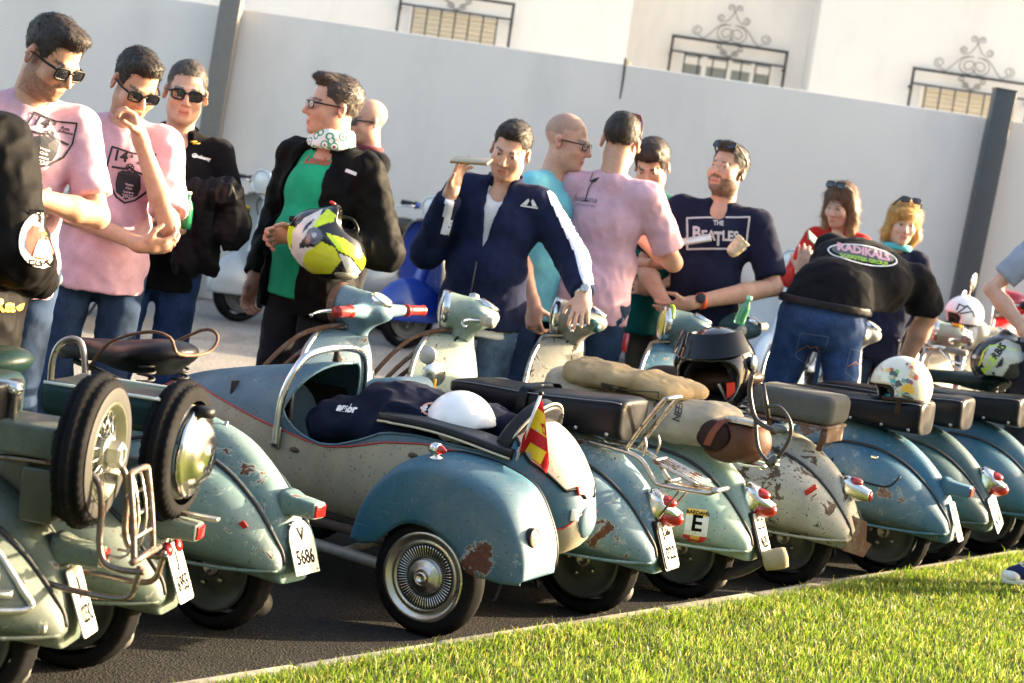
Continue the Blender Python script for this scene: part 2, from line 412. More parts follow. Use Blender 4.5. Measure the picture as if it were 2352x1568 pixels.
def attrmat(name, rough=.5, sss=0.0, scale=90, bmp=.12, spec=.35):
    if name in _mats: return _mats[name]
    mt, nt, b = nmat(name); a = nt.nodes.new('ShaderNodeVertexColor'); a.layer_name = 'Col'; co = objco(nt); n = noise(nt, co, scale, 4)
    nt.links.new(mixc(nt, .16, a.outputs[0], ramp(nt, n, [(.3, (.2, .2, .2)), (.7, (.8, .8, .8))]), 'OVERLAY'), b.inputs['Base Color'])
    b.inputs['Roughness'].default_value = rough; b.inputs['Specular IOR Level'].default_value = spec
    if sss: b.inputs['Subsurface Weight'].default_value = sss; b.inputs['Subsurface Radius'].default_value = (.012, .005, .003); b.inputs['Subsurface Scale'].default_value = .6
    bump(nt, b, n, bmp, .002); _mats[name] = mt; return mt
RUBBER = plain('rubber', (.008, .008, .009), .8, var=.5, scale=14, bmp=.3, spec=.08)
CHROME = chrome(); OLDCHROME = chrome('old_chrome', .55, (.42, .40, .37), .26, 3.0); RUSTY = chrome('rusty_bar', 1.05, (.20, .17, .15), .5, 5.0)
BLACK = plain('black_plastic', (.006, .006, .007), .45, spec=.25); DARK = plain('dark_steel', (.03, .03, .032), .6, .3, .4)
REDLENS = glassy('red_lens', (.40, .012, .012), .15, .25); WHITEP = plain('white_paint', (.72, .72, .69), .4, var=.06)
PLATE = plain('plate_enamel', (.46, .45, .40), .6, var=.16, scale=11, spec=.2); INK = plain('black_ink', (.006, .006, .007), .9, spec=.05)
SEAT = leather('black_vinyl'); CLEARLENS = glassy('lamp_glass', (.85, .87, .85), .1, .35)
IRON = plain('wrought_iron', (.02, .02, .022), .5)

# ---------------------------------------------------------------- lettering and flat marks
def text_mesh(txt, size, bold=0.0, shear=0.0, ext=0.0, sx=1.0):
    cu = bpy.data.curves.new('t', 'FONT'); cu.body = txt; cu.size = size; cu.align_x = 'CENTER'; cu.align_y = 'CENTER'; cu.offset = bold; cu.shear = shear; cu.extrude = ext; cu.resolution_u = 2; cu.fill_mode = 'FRONT' if ext == 0 else 'BOTH'
    o = bpy.data.objects.new('t', cu); COL.objects.link(o); dg = bpy.context.evaluated_depsgraph_get(); dg.update()
    me = bpy.data.meshes.new_from_object(o.evaluated_get(dg)); V = [Vector((v.co.x * sx, v.co.y, v.co.z)) for v in me.vertices]; F = [tuple(p.vertices) for p in me.polygons]
    bpy.data.objects.remove(o); bpy.data.curves.remove(cu); bpy.data.meshes.remove(me); return V, F
def frame_M(o, u, v):
    u = Vector(u).normalized(); v = Vector(v); v = (v - u * v.dot(u)).normalized(); n = u.cross(v)
    M = Matrix((u, v, n)).transposed().to_4x4(); M.translation = o; return M
def letters(name, txt, size, o, u, v, mat, parent=None, bold=0.0, shear=0.0, sx=1.0, off=.0015):
    V, F = text_mesh(txt, size, bold, shear, 0, sx); M = frame_M(o, u, v)
    return MB().add([M @ (p + Vector((0, 0, off))) for p in V], F, False).build(name, mat, parent, recalc=False)
def bvh_of(V, F): return BVHTree.FromPolygons([tuple(v) for v in V], [tuple(int(i) for i in f) for f in F])
def densify(V, F, mx):
    bm = bmesh.new(); vs = [bm.verts.new(v) for v in V]
    for f in F:
        try: bm.faces.new([vs[i] for i in f])
        except ValueError: pass
    bmesh.ops.triangulate(bm, faces=bm.faces[:])
    for _ in range(4):
        es = [e for e in bm.edges if e.calc_length() > mx]
        if not es: break
        bmesh.ops.subdivide_edges(bm, edges=es, cuts=1, use_grid_fill=True)
        bmesh.ops.triangulate(bm, faces=bm.faces[:])
    bm.verts.index_update(); V2 = [v.co.copy() for v in bm.verts]; F2 = [tuple(v.index for v in f.verts) for f in bm.faces]; bm.free(); return V2, F2
def stick(name, V, F, M, bvh, mat, parent, off=.003, mx=.025, depth=.4):
    """lay a flat figure onto a curved surface: every point is dropped along the figure's normal onto bvh"""
    V, F = densify(V, F, mx); out = []; n = -(M.to_3x3() @ Vector((0, 0, 1))); last = None
    for p in V:
        w = M @ Vector((p.x, p.y, 0)); h = bvh.ray_cast(w - n * depth, n, depth * 2.2)
        q = h[0] - n * (off + p.z) if h[0] is not None else None; out.append(q)
    ok = [q for q in out if q is not None]
    if not ok: return None
    for i, q in enumerate(out):
        if q is None:
            w = M @ Vector((V[i].x, V[i].y, 0)); j = min(ok, key=lambda a: (a - w).length); out[i] = j
    return MB().add(out, F, False).build(name, mat, parent, recalc=False)
def poly2(pts): return [Vector((a, b, 0)) for a, b in pts], [tuple(range(len(pts)))]
def outline2(pts, w, closed=True):
    """a stroked polyline in the figure plane"""
    V = []; F = []; n = len(pts)
    for i in range(n if closed else n - 1):
        a = Vector(pts[i]); b = Vector(pts[(i + 1) % n]); d = (b - a)
        if d.length < 1e-9: continue
        d.normalize(); p = Vector((-d.y, d.x)) * w / 2; k = len(V); a2 = a - d * w * .3; b2 = b + d * w * .3
        V += [Vector((*(a2 - p), 0)), Vector((*(b2 - p), 0)), Vector((*(b2 + p), 0)), Vector((*(a2 + p), 0))]; F.append((k, k + 1, k + 2, k + 3))
    return V, F
def circ(cx_, cy_, r, n=20, ry=None, a0=0, a1=2 * math.pi): return [(cx_ + r * math.cos(a0 + (a1 - a0) * i / n), cy_ + (ry or r) * math.sin(a0 + (a1 - a0) * i / n)) for i in range(n)]
def cat2(*figs):
    V = []; F = []
    for v, f in figs:
        b = len(V); V += v; F += [tuple(i + b for i in q) for q in f]
    return V, F
def shift2(fig, dx, dy, s=1.0): return [Vector((p.x * s + dx, p.y * s + dy, p.z)) for p in fig[0]], fig[1]
# ================================================================ setting
# ground: asphalt
def asphalt_mat():
    mt, nt, b = nmat('asphalt'); co = objco(nt); n1 = noise(nt, co, 1.3, 5); n2 = noise(nt, co, 110, 3, .7)
    v = nt.nodes.new('ShaderNodeTexVoronoi'); v.inputs['Scale'].default_value = 130; nt.links.new(co, v.inputs['Vector'])
    c = ramp(nt, n1, [(.3, (.21, .20, .19)), (.7, (.28, .265, .245))])
    c = mixc(nt, .55, c, ramp(nt, v.outputs['Color'], [(.15, (.10, .10, .10)), (.9, (.85, .83, .8))]), 'OVERLAY')
    c = mixc(nt, ramp(nt, noise(nt, co, .7, 6, .6, 1.2), [(.58, (0, 0, 0)), (.72, (.45, .45, .45))]), c, (.045, .043, .042))
    nt.links.new(c, b.inputs['Base Color']); b.inputs['Roughness'].default_value = .82; b.inputs['Specular IOR Level'].default_value = .2
    mm = nt.nodes.new('ShaderNodeMath'); mm.operation = 'ADD'; nt.links.new(n2, mm.inputs[0]); nt.links.new(v.outputs['Distance'], mm.inputs[1])
    bump(nt, b, mm.outputs[0], .8, .006); return mt
MB().add([(-300, -40, 0), (300, -40, 0), (300, 500, 0), (-300, 500, 0)], [(0, 1, 2, 3)], False).build('road', asphalt_mat()); tag(bpy.data.objects['road'], kind='structure')
def bay_mat():
    mt, nt, b = nmat('bay_asphalt'); co = objco(nt); v = nt.nodes.new('ShaderNodeTexVoronoi'); v.inputs['Scale'].default_value = 120; nt.links.new(co, v.inputs['Vector']); n1 = noise(nt, co, 2.0, 6, .65, .6); n2 = noise(nt, co, 220, 3, .7)
    c = ramp(nt, n1, [(.3, (.022, .022, .023)), (.7, (.040, .038, .036))]); c = mixc(nt, .6, c, ramp(nt, v.outputs['Color'], [(.1, (.12, .12, .12)), (.9, (.8, .76, .7))]), 'OVERLAY'); c = mixc(nt, ramp(nt, noise(nt, co, .9, 6, .6, 1.5), [(.56, (0, 0, 0)), (.66, (.7, .7, .7))]), c, (.02, .02, .021)); nt.links.new(c, b.inputs['Base Color']); b.inputs['Roughness'].default_value = .8; b.inputs['Specular IOR Level'].default_value = .12
    mm = nt.nodes.new('ShaderNodeMath'); mm.operation = 'ADD'; nt.links.new(n2, mm.inputs[0]); nt.links.new(v.outputs['Distance'], mm.inputs[1]); bump(nt, b, mm.outputs[0], 1.0, .008); return mt
_a = onz(420, 1560, .055); _b = onz(2000, 1314, .055); _d = (_b - _a).normalized(); _n = Vector((-_d.y, _d.x, 0)); _a.z = 0
MB().add([tuple(_a + _d * q + _n * w + Vector((0, 0, .004))) for q, w in ((-9, -.2), (22, -.2), (22, 2.15), (-9, 2.15))], [(0, 1, 2, 3)], False).build('parking_bay', bay_mat()); tag(bpy.data.objects['parking_bay'], kind='structure')
# kerb line: two points on the asphalt, lawn on the camera side
KZ = .055; KA = onz(420, 1560, KZ); KB = onz(2000, 1314, KZ); KA.z = KB.z = 0; KD = (KB - KA).normalized(); KN = Vector((KD.y, -KD.x, 0))   # KN points to the lawn
kerbm = plain('kerb_concrete', (.36, .32, .265), .85, var=.28, scale=22, bmp=.5)
random.seed(3)
k0 = -3.2; i = 0
kerb_root = empty('kerb', KA); tag(kerb_root, kind='structure'); KBM = None
kr = math.atan2(KD.y, KD.x)
while k0 < 14:
    L = .60; mb = MB().box((k0 + L / 2, -.055, KZ - .065), (L - .014, .11, .13), bev=.014)
    o = mb.build('kerb_stone', kerbm, kerb_root); o.rotation_euler = (0, 0, kr); o.location = (0, 0, rng.uniform(-.003, .003)); k0 += L
# lawn soil
GRISE = .02
soil = plain('soil', (.045, .06, .018), .95, var=.5, scale=40, bmp=.6)
sv = []
def lawn_z(s_, t): return KZ + .004 + .012 * math.sin(s_ * 1.7 + t) * .5 + .045 * max(0, t - .1)
ns, nn_ = 60, 26
for a in range(ns):
    for b_ in range(nn_):
        s_ = -4 + 22 * a / (ns - 1); t = .112 + 9 * (b_ / (nn_ - 1)) ** 2
        p = KA + KD * s_ + KN * t; sv.append((p.x, p.y, lawn_z(s_, t) - .02))
sf = [(a * nn_ + b_, (a + 1) * nn_ + b_, (a + 1) * nn_ + b_ + 1, a * nn_ + b_ + 1) for a in range(ns - 1) for b_ in range(nn_ - 1)]
lawn = MB().add(sv, sf).build('lawn', soil); tag(lawn, kind='structure')
# grass blades
def grass():
    g = np.random.default_rng(5)
    def sheet(n, s0, s1, t0, t1, hm):
        s_ = g.uniform(s0, s1, n); t = g.uniform(t0, t1, n)
        x = KA.x + KD.x * s_ + KN.x * t; y = KA.y + KD.y * s_ + KN.y * t
        # keep what the camera can see (with a margin)
        X = x; Y = y; Z = np.full(n, .1) - CAM.z
        zc = X * _fw.x + Y * _fw.y + Z * _fw.z; u = FPX * (X * _cx.x + Y * _cx.y + Z * _cx.z) / zc; v = -FPX * (X * _cy.x + Y * _cy.y + Z * _cy.z) / zc
        k = (zc > .8) & (np.abs(u) < 1176 * 1.25) & (v < 784 * 1.45) & (v > -784)
        return s_[k], t[k], x[k], y[k]
    out = []
    for (n, s0, s1, t0, t1, hm) in ((330000, -2.5, 8.0, .10, 3.4, 1.0), (16000, -2.5, 8, .065, .15, 1.15)):
        out.append(sheet(n, s0, s1, t0, t1, hm))
    s_ = np.concatenate([o[0] for o in out]); t = np.concatenate([o[1] for o in out]); x = np.concatenate([o[2] for o in out]); y = np.concatenate([o[3] for o in out]); n = len(s_)
    clump = vnoise(np.stack([x * 5, y * 5, x * 0], 1), 3); 
    h = (.020 + .022 * g.random(n) ** 1.5) * (1 + .3 * clump); tall = g.random(n) < .012; h = np.where(tall, h * 1.8, h)
    w = .0012 + .0014 * g.random(n); az = g.uniform(0, 2 * np.pi, n); lean = .15 + .75 * g.random(n) ** 1.3; la = g.uniform(0, 2 * np.pi, n)
    z0 = np.array([lawn_z(a, b) for a, b in zip(s_, t)]) - .012
    wx, wy = np.cos(az) * w, np.sin(az) * w; lx, ly = np.cos(la) * lean * h, np.sin(la) * lean * h
    b0 = np.stack([x - wx, y - wy, z0], 1); b1 = np.stack([x + wx, y + wy, z0], 1)
    m0 = np.stack([x + .35 * lx - wx * .8, y + .35 * ly - wy * .8, z0 + h * .6], 1); m1 = np.stack([x + .35 * lx + wx * .8, y + .35 * ly + wy * .8, z0 + h * .6], 1)
    tp = np.stack([x + lx, y + ly, z0 + h * (1.05 - .35 * lean)], 1)
    V = np.stack([b0, b1, m1, m0, tp], 1).reshape(-1, 3); i = np.arange(n)[:, None] * 5
    F = np.concatenate([i + np.array([[0, 1, 2]]), i + np.array([[0, 2, 3]]), i + np.array([[3, 2, 4]])])
    dry = (g.random(n) < .16); br = .75 + .5 * g.random(n)
    base = np.stack([.125 * br, .195 * br, .030 * br], 1); base[dry] = np.stack([.34 * br[dry], .30 * br[dry], .13 * br[dry]], 1)
    base *= (1 + .18 * clump)[:, None]
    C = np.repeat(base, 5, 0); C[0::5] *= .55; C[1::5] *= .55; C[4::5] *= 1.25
    mt, nt, b = nmat('grass_blades'); a = nt.nodes.new('ShaderNodeVertexColor'); a.layer_name = 'Col'
    nt.links.new(a.outputs[0], b.inputs['Base Color']); b.inputs['Roughness'].default_value = .5; b.inputs['Specular IOR Level'].default_value = .35
    tr = nt.nodes.new('ShaderNodeBsdfTranslucent'); nt.links.new(mixc(nt, 1.0, a.outputs[0], (1.5, 1.5, .7), 'MULTIPLY'), tr.inputs[0]); ms = nt.nodes.new('ShaderNodeMixShader'); ms.inputs[0].default_value = .42
    nt.links.new(b.outputs[0], ms.inputs[1]); nt.links.new(tr.outputs[0], ms.inputs[2]); nt.links.new(ms.outputs[0], nt.nodes['Material Output'].inputs[0])
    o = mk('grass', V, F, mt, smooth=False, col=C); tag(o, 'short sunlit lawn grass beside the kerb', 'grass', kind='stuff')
grass()

# ---- boundary wall
WD = 16.0; WT = 2.545
def wall_mat(name, col, var=.05):
    mt, nt, b = nmat(name); co = objco(nt); n1 = noise(nt, co, .5, 6, .6); n2 = noise(nt, co, 40, 4); n3 = noise(nt, objco(nt, scale=(1, 1, .3)), 2.2, 6, .65)
    c = ramp(nt, n1, [(.3, tuple(x * (1 - var) for x in col)), (.7, tuple(min(1, x * (1 + var)) for x in col))])
    c = mixc(nt, ramp(nt, n3, [(.50, (0, 0, 0)), (.78, (.42, .42, .42))]), c, tuple(x * .72 for x in col))
    nt.links.new(c, b.inputs['Base Color']); b.inputs['Roughness'].default_value = .9; bump(nt, b, n2, .15, .004); return mt
WALLM = wall_mat('wall_render', (.66, .615, .57), .07); HOUSEM = wall_mat('house_render', (.76, .755, .74), .03)
wall = MB().box((2.0, WD + .1, WT / 2), (40, .2, WT), bev=.012).build('boundary_wall', WALLM); tag(wall, 'long plain light grey rendered wall behind the people', 'wall')
JM = plain('joint_stain', (.06, .055, .05), .9)
for (px0, py0, px1, py1) in ((1437, 133, 1424, 226), (553, 4, 545, 66), (2332, 222, 2318, 300)):
    a = atD(px0, py0, WD); b_ = atD(px1, py1, WD)
    MB().tube([a, (a + b_) / 2 + Vector((.004, 0, 0)), b_], [.012, .010, .006], 6).build('expansion_joint', JM, wall)
p_ = atD(1439, 131, WD); MB().add([(p_.x - .03, WD + .02, WT - .01), (p_.x + .06, WD + .02, WT - .01), (p_.x + .02, WD + .02, WT + .05), (p_.x - .03, WD + .12, WT - .01), (p_.x + .06, WD + .12, WT - .01), (p_.x + .02, WD + .12, WT + .05)],
    [(0, 1, 2), (3, 5, 4), (0, 3, 4, 1), (1, 4, 5, 2), (2, 5, 3, 0)]).build('loose_mortar', plain('mortar', (.5, .42, .3), .9), wall)
# posts
POSTL = plain('post_paint_taupe', (.155, .145, .13), .5, .0, .1); POSTD = plain('post_paint_graphite', (.052, .057, .065), .45, .0, .12)
for nm, (xt, yt, xb, yb), mt, lab in (('steel_post', (537, -20, 425, 690), POSTL, 'tall taupe square steel post standing against the grey wall behind the black polo shirt man'),
                              ('steel_post', (2308, 207, 2200, 690), POSTD, 'dark graphite square steel post against the grey wall at the far right')):
    a = atD(xt, yt, WD - .12); top = a.z; base = Vector((a.x - .035 * a.z, WD - .12, 0))
    r = empty(nm, base, label=lab, cat='post', group='steel posts along the wall'); r.rotation_euler = (0, R(2.0), 0)
    MB().box((0, 0, top / 2), (.178, .16, top), bev=.006).build('shaft', mt, r); MB().box((0, 0, top + .004), (.19, .172, .012), bev=.004).build('cap', mt, r); MB().box((0, 0, .008), (.28, .22, .016), bev=.004).build('base_plate', mt, r)
# ---- house behind
house = empty('white_house', (2, 22, 0), label='white rendered house with iron window grilles rising behind the grey wall', cat='house')
def hb(name, px0, px1, y, D, h=6.3, dep=3.0, mat=HOUSEM):
    x0 = atD(px0, y, D).x - 2; x1 = atD(px1, y, D).x - 2
    return MB().box(((x0 + x1) / 2, D + dep / 2 - 22, h / 2), (x1 - x0, dep, h), bev=.02).build(name, mat, house)
hb('wall', -900, 1447, 60, 22.0); hb('wall', 1430, 1900, 100, 23.1, dep=2.2); hb('wall', 1868, 3300, 120, 22.5, dep=2.6)
mbr = MB().box((.6, 1.8, 6.45), (15, 5.2, .22), bev=.02); mbr.build('roof_slab', HOUSEM, house)
SHUT = plain('roller_shutter', (.66, .58, .44), .5, var=.05); WFR = plain('window_frame_white', (.75, .74, .72), .4); PANE = glassy('window_pane', (.25, .27, .27), .06, .0); REVEAL = HOUSEM
def scroll(mb, M, pts_r, r=.006):
    mb.tube([M @ Vector(p) for p in pts_r], r, 5, 3)
def spiral(cx_, cy_, r0, turns, a0, sgn):
    out = []
    for i in range(int(turns * 10) + 1):
        t = i / 10; rr = r0 * (1 - .72 * t / turns); a = a0 + sgn * 2 * math.pi * t; out.append((cx_ + rr * math.cos(a), -.0, cy_ + rr * math.sin(a)))
    return out
def window(px0, px1, py0, D, kind, lean=0):
    """px0..px1 top edge of the grille at row py0"""
    a = atD(px0, py0[0], D); b_ = atD(px1, py0[1], D); w = (b_ - a).x; top = (a.z + b_.z) / 2; hgt = 1.35
    w_ = empty('window', (a.x + w / 2 - 2, D - 22, top), parent=house)
    mb = MB(); hw = w / 2 * .76; wt = -.17 if kind != 'shutter' else -.20
    mb.box((-hw - .02, -.012, wt - .6), (.05, .03, 1.25)); mb.box((hw + .02, -.012, wt - .6), (.05, .03, 1.25)); mb.box((0, -.014, wt + .03), (2 * hw + .1, .034, .05))
    mb.build('window_frame', WFR, w_)
    if kind == 'shutter':
        for i in range(22):
            MB().box((0, -.012, wt - .025 - i * .056), (2 * hw, .022, .052), bev=.008).build('slat', SHUT, w_)
    else:
        MB().box((0, -.004, wt - .6), (2 * hw, .012, 1.2)).build('pane', PANE, w_)
        mb = MB()
        for x in (-hw * .5, hw * .08, hw * .62): mb.box((x, -.016, wt - .62), (.06, .03, 1.2))
        mb.box((0, -.018, wt - .09), (2 * hw, .03, .09)); mb.build('sash', WFR, w_)
    g = MB(); r = .017; y = -.13
    g.tube([(-w / 2, y, -hgt), (-w / 2, y, 0)], r, 6); g.tube([(w / 2, y, -hgt), (w / 2, y, 0)], r, 6); g.tube([(-w / 2 - r, y, 0), (w / 2 + r, y, 0)], r, 6)
    g.build('grille_frame', IRON, w_)
    MB().tube([(-w / 2, y, -.18), (w / 2, y, -.18)], .012, 6).build('grille_rail', IRON, w_)
    for sx in (-1, 1): MB().box((sx * (w / 2 + .0), y / 2, -.22), (.03, -y, .03)).build('grille_bracket', IRON, w_)
    nb = 8
    for i in range(1, nb): MB().tube([(-w / 2 + w * i / nb, y, -hgt), (-w / 2 + w * i / nb, y, -.18)], .009, 5).build('grille_bar', IRON, w_)
    sc = MB()
    for sx in (-1, 1):
        def mir(ps): return [(sx * p[0] * 1.25, y, p[2] * (1.15 if p[2] > 0 else 1)) for p in ps]
        sp1 = spiral(.34, .10, .055, 1.6, R(-110), 1); sc.tube(mir([(.02, 0, .20), (.12, 0, .19), (.2, 0, .10), (.27, 0, .02)] + sp1), .005, 5, 2)
        sc.tube(mir(spiral(.055, .10, .10, 1.7, R(90), -1)), .005, 5, 2)
        sp2 = spiral(.125, .265, .038, 1.5, R(-80), 1); sc.tube(mir([(.0, 0, .35), (.05, 0, .25), (.11, 0, .225)] + sp2), .005, 5, 2)
        sc.tube(mir([(.0, 0, .34)] + spiral(.042, .385, .036, 1.5, R(-150), -1)), .005, 5, 2)
        sc.tube(mir([(0, 0, -.16)] + spiral(.055, -.11, .035, 1.4, R(-60), 1)), .005, 5, 2); sc.tube(mir([(0, 0, -.16)] + spiral(.10, -.045, .035, 1.4, R(-120), 1)), .005, 5, 2)
    sc.build('scroll_ornament', IRON, w_)
window(1545, 1805, (83, 122), 23.1, 'pane'); window(2095, 2362, (157, 197), 22.5, 'shutter'); window(926, 1181, (-24, 11), 22.0, 'shutter'); window(152, 388, (-150, -112), 22.0, 'shutter')
# ================================================================ scooters
TH = 27.0
MESH = {}
def use(name, key, mat, parent, fn):
    """a part whose mesh is shared between alike scooters; material sits on the object"""
    if key not in MESH:
        o = fn(); MESH[key] = o.data; o.name = name
        if not o.data.materials: o.data.materials.append(mat)
        o.parent = parent
    else:
        o = bpy.data.objects.new(name, MESH[key]); COL.objects.link(o); o.parent = parent
    o.material_slots[0].link = 'OBJECT'; o.material_slots[0].material = mat
    return o
def sdfo(s, name='p', rel=1, disp=None):
    V, F = s.mesh()
    if rel: V = relax(V, F, rel, .5)
    if disp is not None: V = V + vnormals(V, F) * disp(V)[:, None]
    return mk(name, V, F, None)
# ---- wheels (axis along y, centred on the axle)
def tyre_mesh(Rt=.2, w=.085, n=96, lug=.004, zig=1):
    mb = MB(); V = []; F = []
    prof = []
    for i in range(15):
        t = math.pi * (i / 14) - math.pi / 2
        prof.append((math.sin(t), math.cos(t)))
    k = len(prof); Rm = Rt - w * .52
    for j in range(n):
        a = 2 * math.pi * j / n
        for i, (s_, c_) in enumerate(prof):
            r = Rm + c_ * w * .52; y = s_ * w * .5 * (1.0 if abs(s_) < .95 else .93)
            if c_ > .35 and i not in (5, 9): r += lug * .55 * ((j + (i // 3) * zig) % 2)
            if i in (5, 9): r -= lug * .8
            V.append((math.cos(a) * r, y, math.sin(a) * r))
    for j in range(n):
        for i in range(k - 1):
            F.append((j * k + i, ((j + 1) % n) * k + i, ((j + 1) % n) * k + i + 1, j * k + i + 1))
    mb.add(V, F); return mb
def wheel_parts(key, loc, parent, rimmat, Rt=.2, w=.088, cap=None, drum=True, rimr=.125):
    """rear wheel: tyre, rim, drum as sub-parts of 'wheel'"""
    def ty(): return tyre_mesh(Rt, w).build('tyre', None)
    t = use('wheel', ('tyre', Rt, w), RUBBER, parent, ty); t.location = loc
    def rim():
        mb = MB(); hw = w * .40
        for sg in (1, -1):
            mb.lathe([(rimr + .012, sg * hw * .95), (rimr + .016, sg * hw * 1.12), (rimr + .004, sg * hw * 1.15), (rimr - .008, sg * hw * .8), (rimr - .03, sg * hw * .55), (.07, sg * hw * .62), (.05, sg * hw * .9), (.0, sg * hw * .92)], axis=(0, 1, 0), n=40, cap=False)
        return mb.build('rim', None)
    use('rim', ('rim', w, rimr), rimmat, t, rim)
    def nuts():
        mb = MB()
        for i in range(5):
            a = 2 * math.pi * i / 5; mb.lathe([(.009, 0), (.009, .012), (.005, .016)], (math.cos(a) * .055, w * .36, math.sin(a) * .055), (0, 1, 0), 6)
        mb.lathe([(.03, 0), (.028, .012), (.018, .016), (.016, .006), (.0, .006)], (0, w * .34, 0), (0, 1, 0), 20); return mb.build('hub', None)
    use('hub', ('hub', w), OLDCHROME, t, nuts)
    return t

TOP = [(-.318, .235), (-.300, .330), (-.262, .405), (-.19, .492), (-.10, .570), (0, .622), (.15, .655), (.33, .655), (.47, .60), (.56, .46), (.60, .30)]
def frame_body():
    rows = []
    tab = [(-.285, .215, .262, .058), (-.278, .212, .335, .075), (-.250, .212, .408, .086), (-.19, .214, .495, .094), (-.10, .218, .572, .105), (0, .22, .624, .118), (.15, .225, .655, .132), (.33, .23, .655, .135), (.46, .23, .60, .125), (.54, .235, .48, .115), (.60, .24, .315, .10)]
    rings = []
    for r in smooth_tab(tab, 50):
        x, zb, zt, w = r; ring = []
        n = 30
        for i in range(n):
            t = 2 * math.pi * i / n; c, s_ = math.cos(t), math.sin(t); e = 2.5 if s_ > 0 else 6
            y = w * math.copysign(abs(c) ** (2 / e), c); zc = zb + (zt - zb) * .35
            z = zc + (zt - zc) * abs(s_) ** (2 / 2.3) if s_ > 0 else zc - (zc - zb) * abs(s_) ** (2 / 6)
            ring.append(Vector((x, y, z)))
        rings.append(ring)
    return MB().loft(rings).build('frame_body', None)
COWL = [(-.292, .262, .275, .098), (-.278, .246, .320, .118), (-.235, .243, .378, .152), (-.16, .243, .456, .198), (-.06, .243, .525, .235), (.06, .243, .565, .258), (.2, .243, .570, .265), (.34, .243, .53, .248), (.45, .246, .455, .205), (.52, .255, .36, .15), (.545, .27, .30, .11)]
def cowl(sd):
    def f():
        rings = []
        for r in smooth_tab(COWL, 40):
            x, zb, zt, yo = r; yi = .07; ring = []
            n = 26
            for i in range(n):
                t = 2 * math.pi * i / n; c, s_ = math.cos(t), math.sin(t)
                y = yi + (yo - yi) * (abs(c) ** (2 / 2.3) if c > 0 else -.25 * abs(c)); zc = zb + (zt - zb) * .42
                z = zc + ((zt - zc) if s_ > 0 else (zc - zb)) * math.copysign(abs(s_) ** (2 / (2.2 if s_ > 0 else 3.2)), s_)
                ring.append(Vector((x, sd * y, z)))
            rings.append(ring)
        return MB().loft(rings).build('cowl', None)
    return f
def cowl_bead(sd):
    def f():
        pts = []
        for r in smooth_tab(COWL, 30):
            x, zb, zt, yo = r
            w = np.interp(x, [-.315, -.262, -.1, .15, .46, .6], [.058, .086, .105, .132, .125, .10]); pts.append((x, sd * (min(w, yo) + .006), zt + .002))
        return MB().tube(pts, .0065, 6, 1).build('cowl_bead', None)
    return f
def cowl_rib(sd):
    def f():
        pts = []
        for r in smooth_tab([(-.285, .262), (-.2, .252), (0, .248), (.3, .25), (.5, .262)], 16): 
            yo = np.interp(r[0], [c[0] for c in COWL], [c[3] for c in COWL]); pts.append((r[0], sd * (yo * .93), r[1]))
        return MB().tube(pts, .006, 6, 1).build('cowl_edge', None)
    return f
def legshield():
    rings = []
    tab = [(.262, .965, .17), (.30, 1.0, .235), (.40, 1.03, .275), (.55, 1.045, .285), (.66, 1.055, .262), (.75, 1.065, .215), (.81, 1.072, .145), (.835, 1.075, .08)]
    V = []; F = []; nu = 18; rows = smooth_tab(tab, 28)
    for off in (0, -.012):
        for (z, x, w) in rows:
            for i in range(nu + 1):
                u = -1 + 2 * i / nu; V.append((x + .10 * abs(u) ** 2.2 * 1.0 - off * 0 + (off if off else 0) * -1 - .035 * (1 - abs(u)) ** 2, u * w, z))
    m_ = len(rows); q = m_ * (nu + 1)
    for s_ in (0, 1):
        for j in range(m_ - 1):
            for i in range(nu):
                a = s_ * q + j * (nu + 1) + i; F.append((a, a + 1, a + nu + 2, a + nu + 1))
    mb = MB().add(V, F)
    return mb.build('legshield', None)
def legshield_trim():
    tab = [(.262, .965, .17), (.30, 1.0, .235), (.40, 1.03, .275), (.55, 1.045, .285), (.66, 1.055, .262), (.75, 1.065, .215), (.81, 1.072, .145), (.838, 1.075, .08)]
    L = [(x + .10 + .006, w + .003, z) for z, x, w in tab]; pts = L + [(1.085, .0, .855)] + [(x, -y, z) for x, y, z in L[::-1]]
    return MB().tube(pts, .011, 7, 3).build('edge_trim', None)
def floor_board():
    mb = MB().box((.78, 0, .252), (.50, .44, .03), bev=.012)
    return mb.build('floorboard', None)
def front_guard():
    s = SDF(.014)
    s.ell((1.2, 0, .22), (.255, .10, .25)).ell((1.2, 0, .20), (.235, .075, .225), op='s').half((0, 0, .18), (0, 0, -1))
    return sdfo(s, 'front_mudguard')
def column():
    return MB().tube([(1.075, 0, .88), (1.11, 0, .6), (1.165, 0, .38), (1.19, .06, .3), (1.2, .07, .2)], [.034, .04, .045, .03, .025], 12, 4).build('steering_column', None)
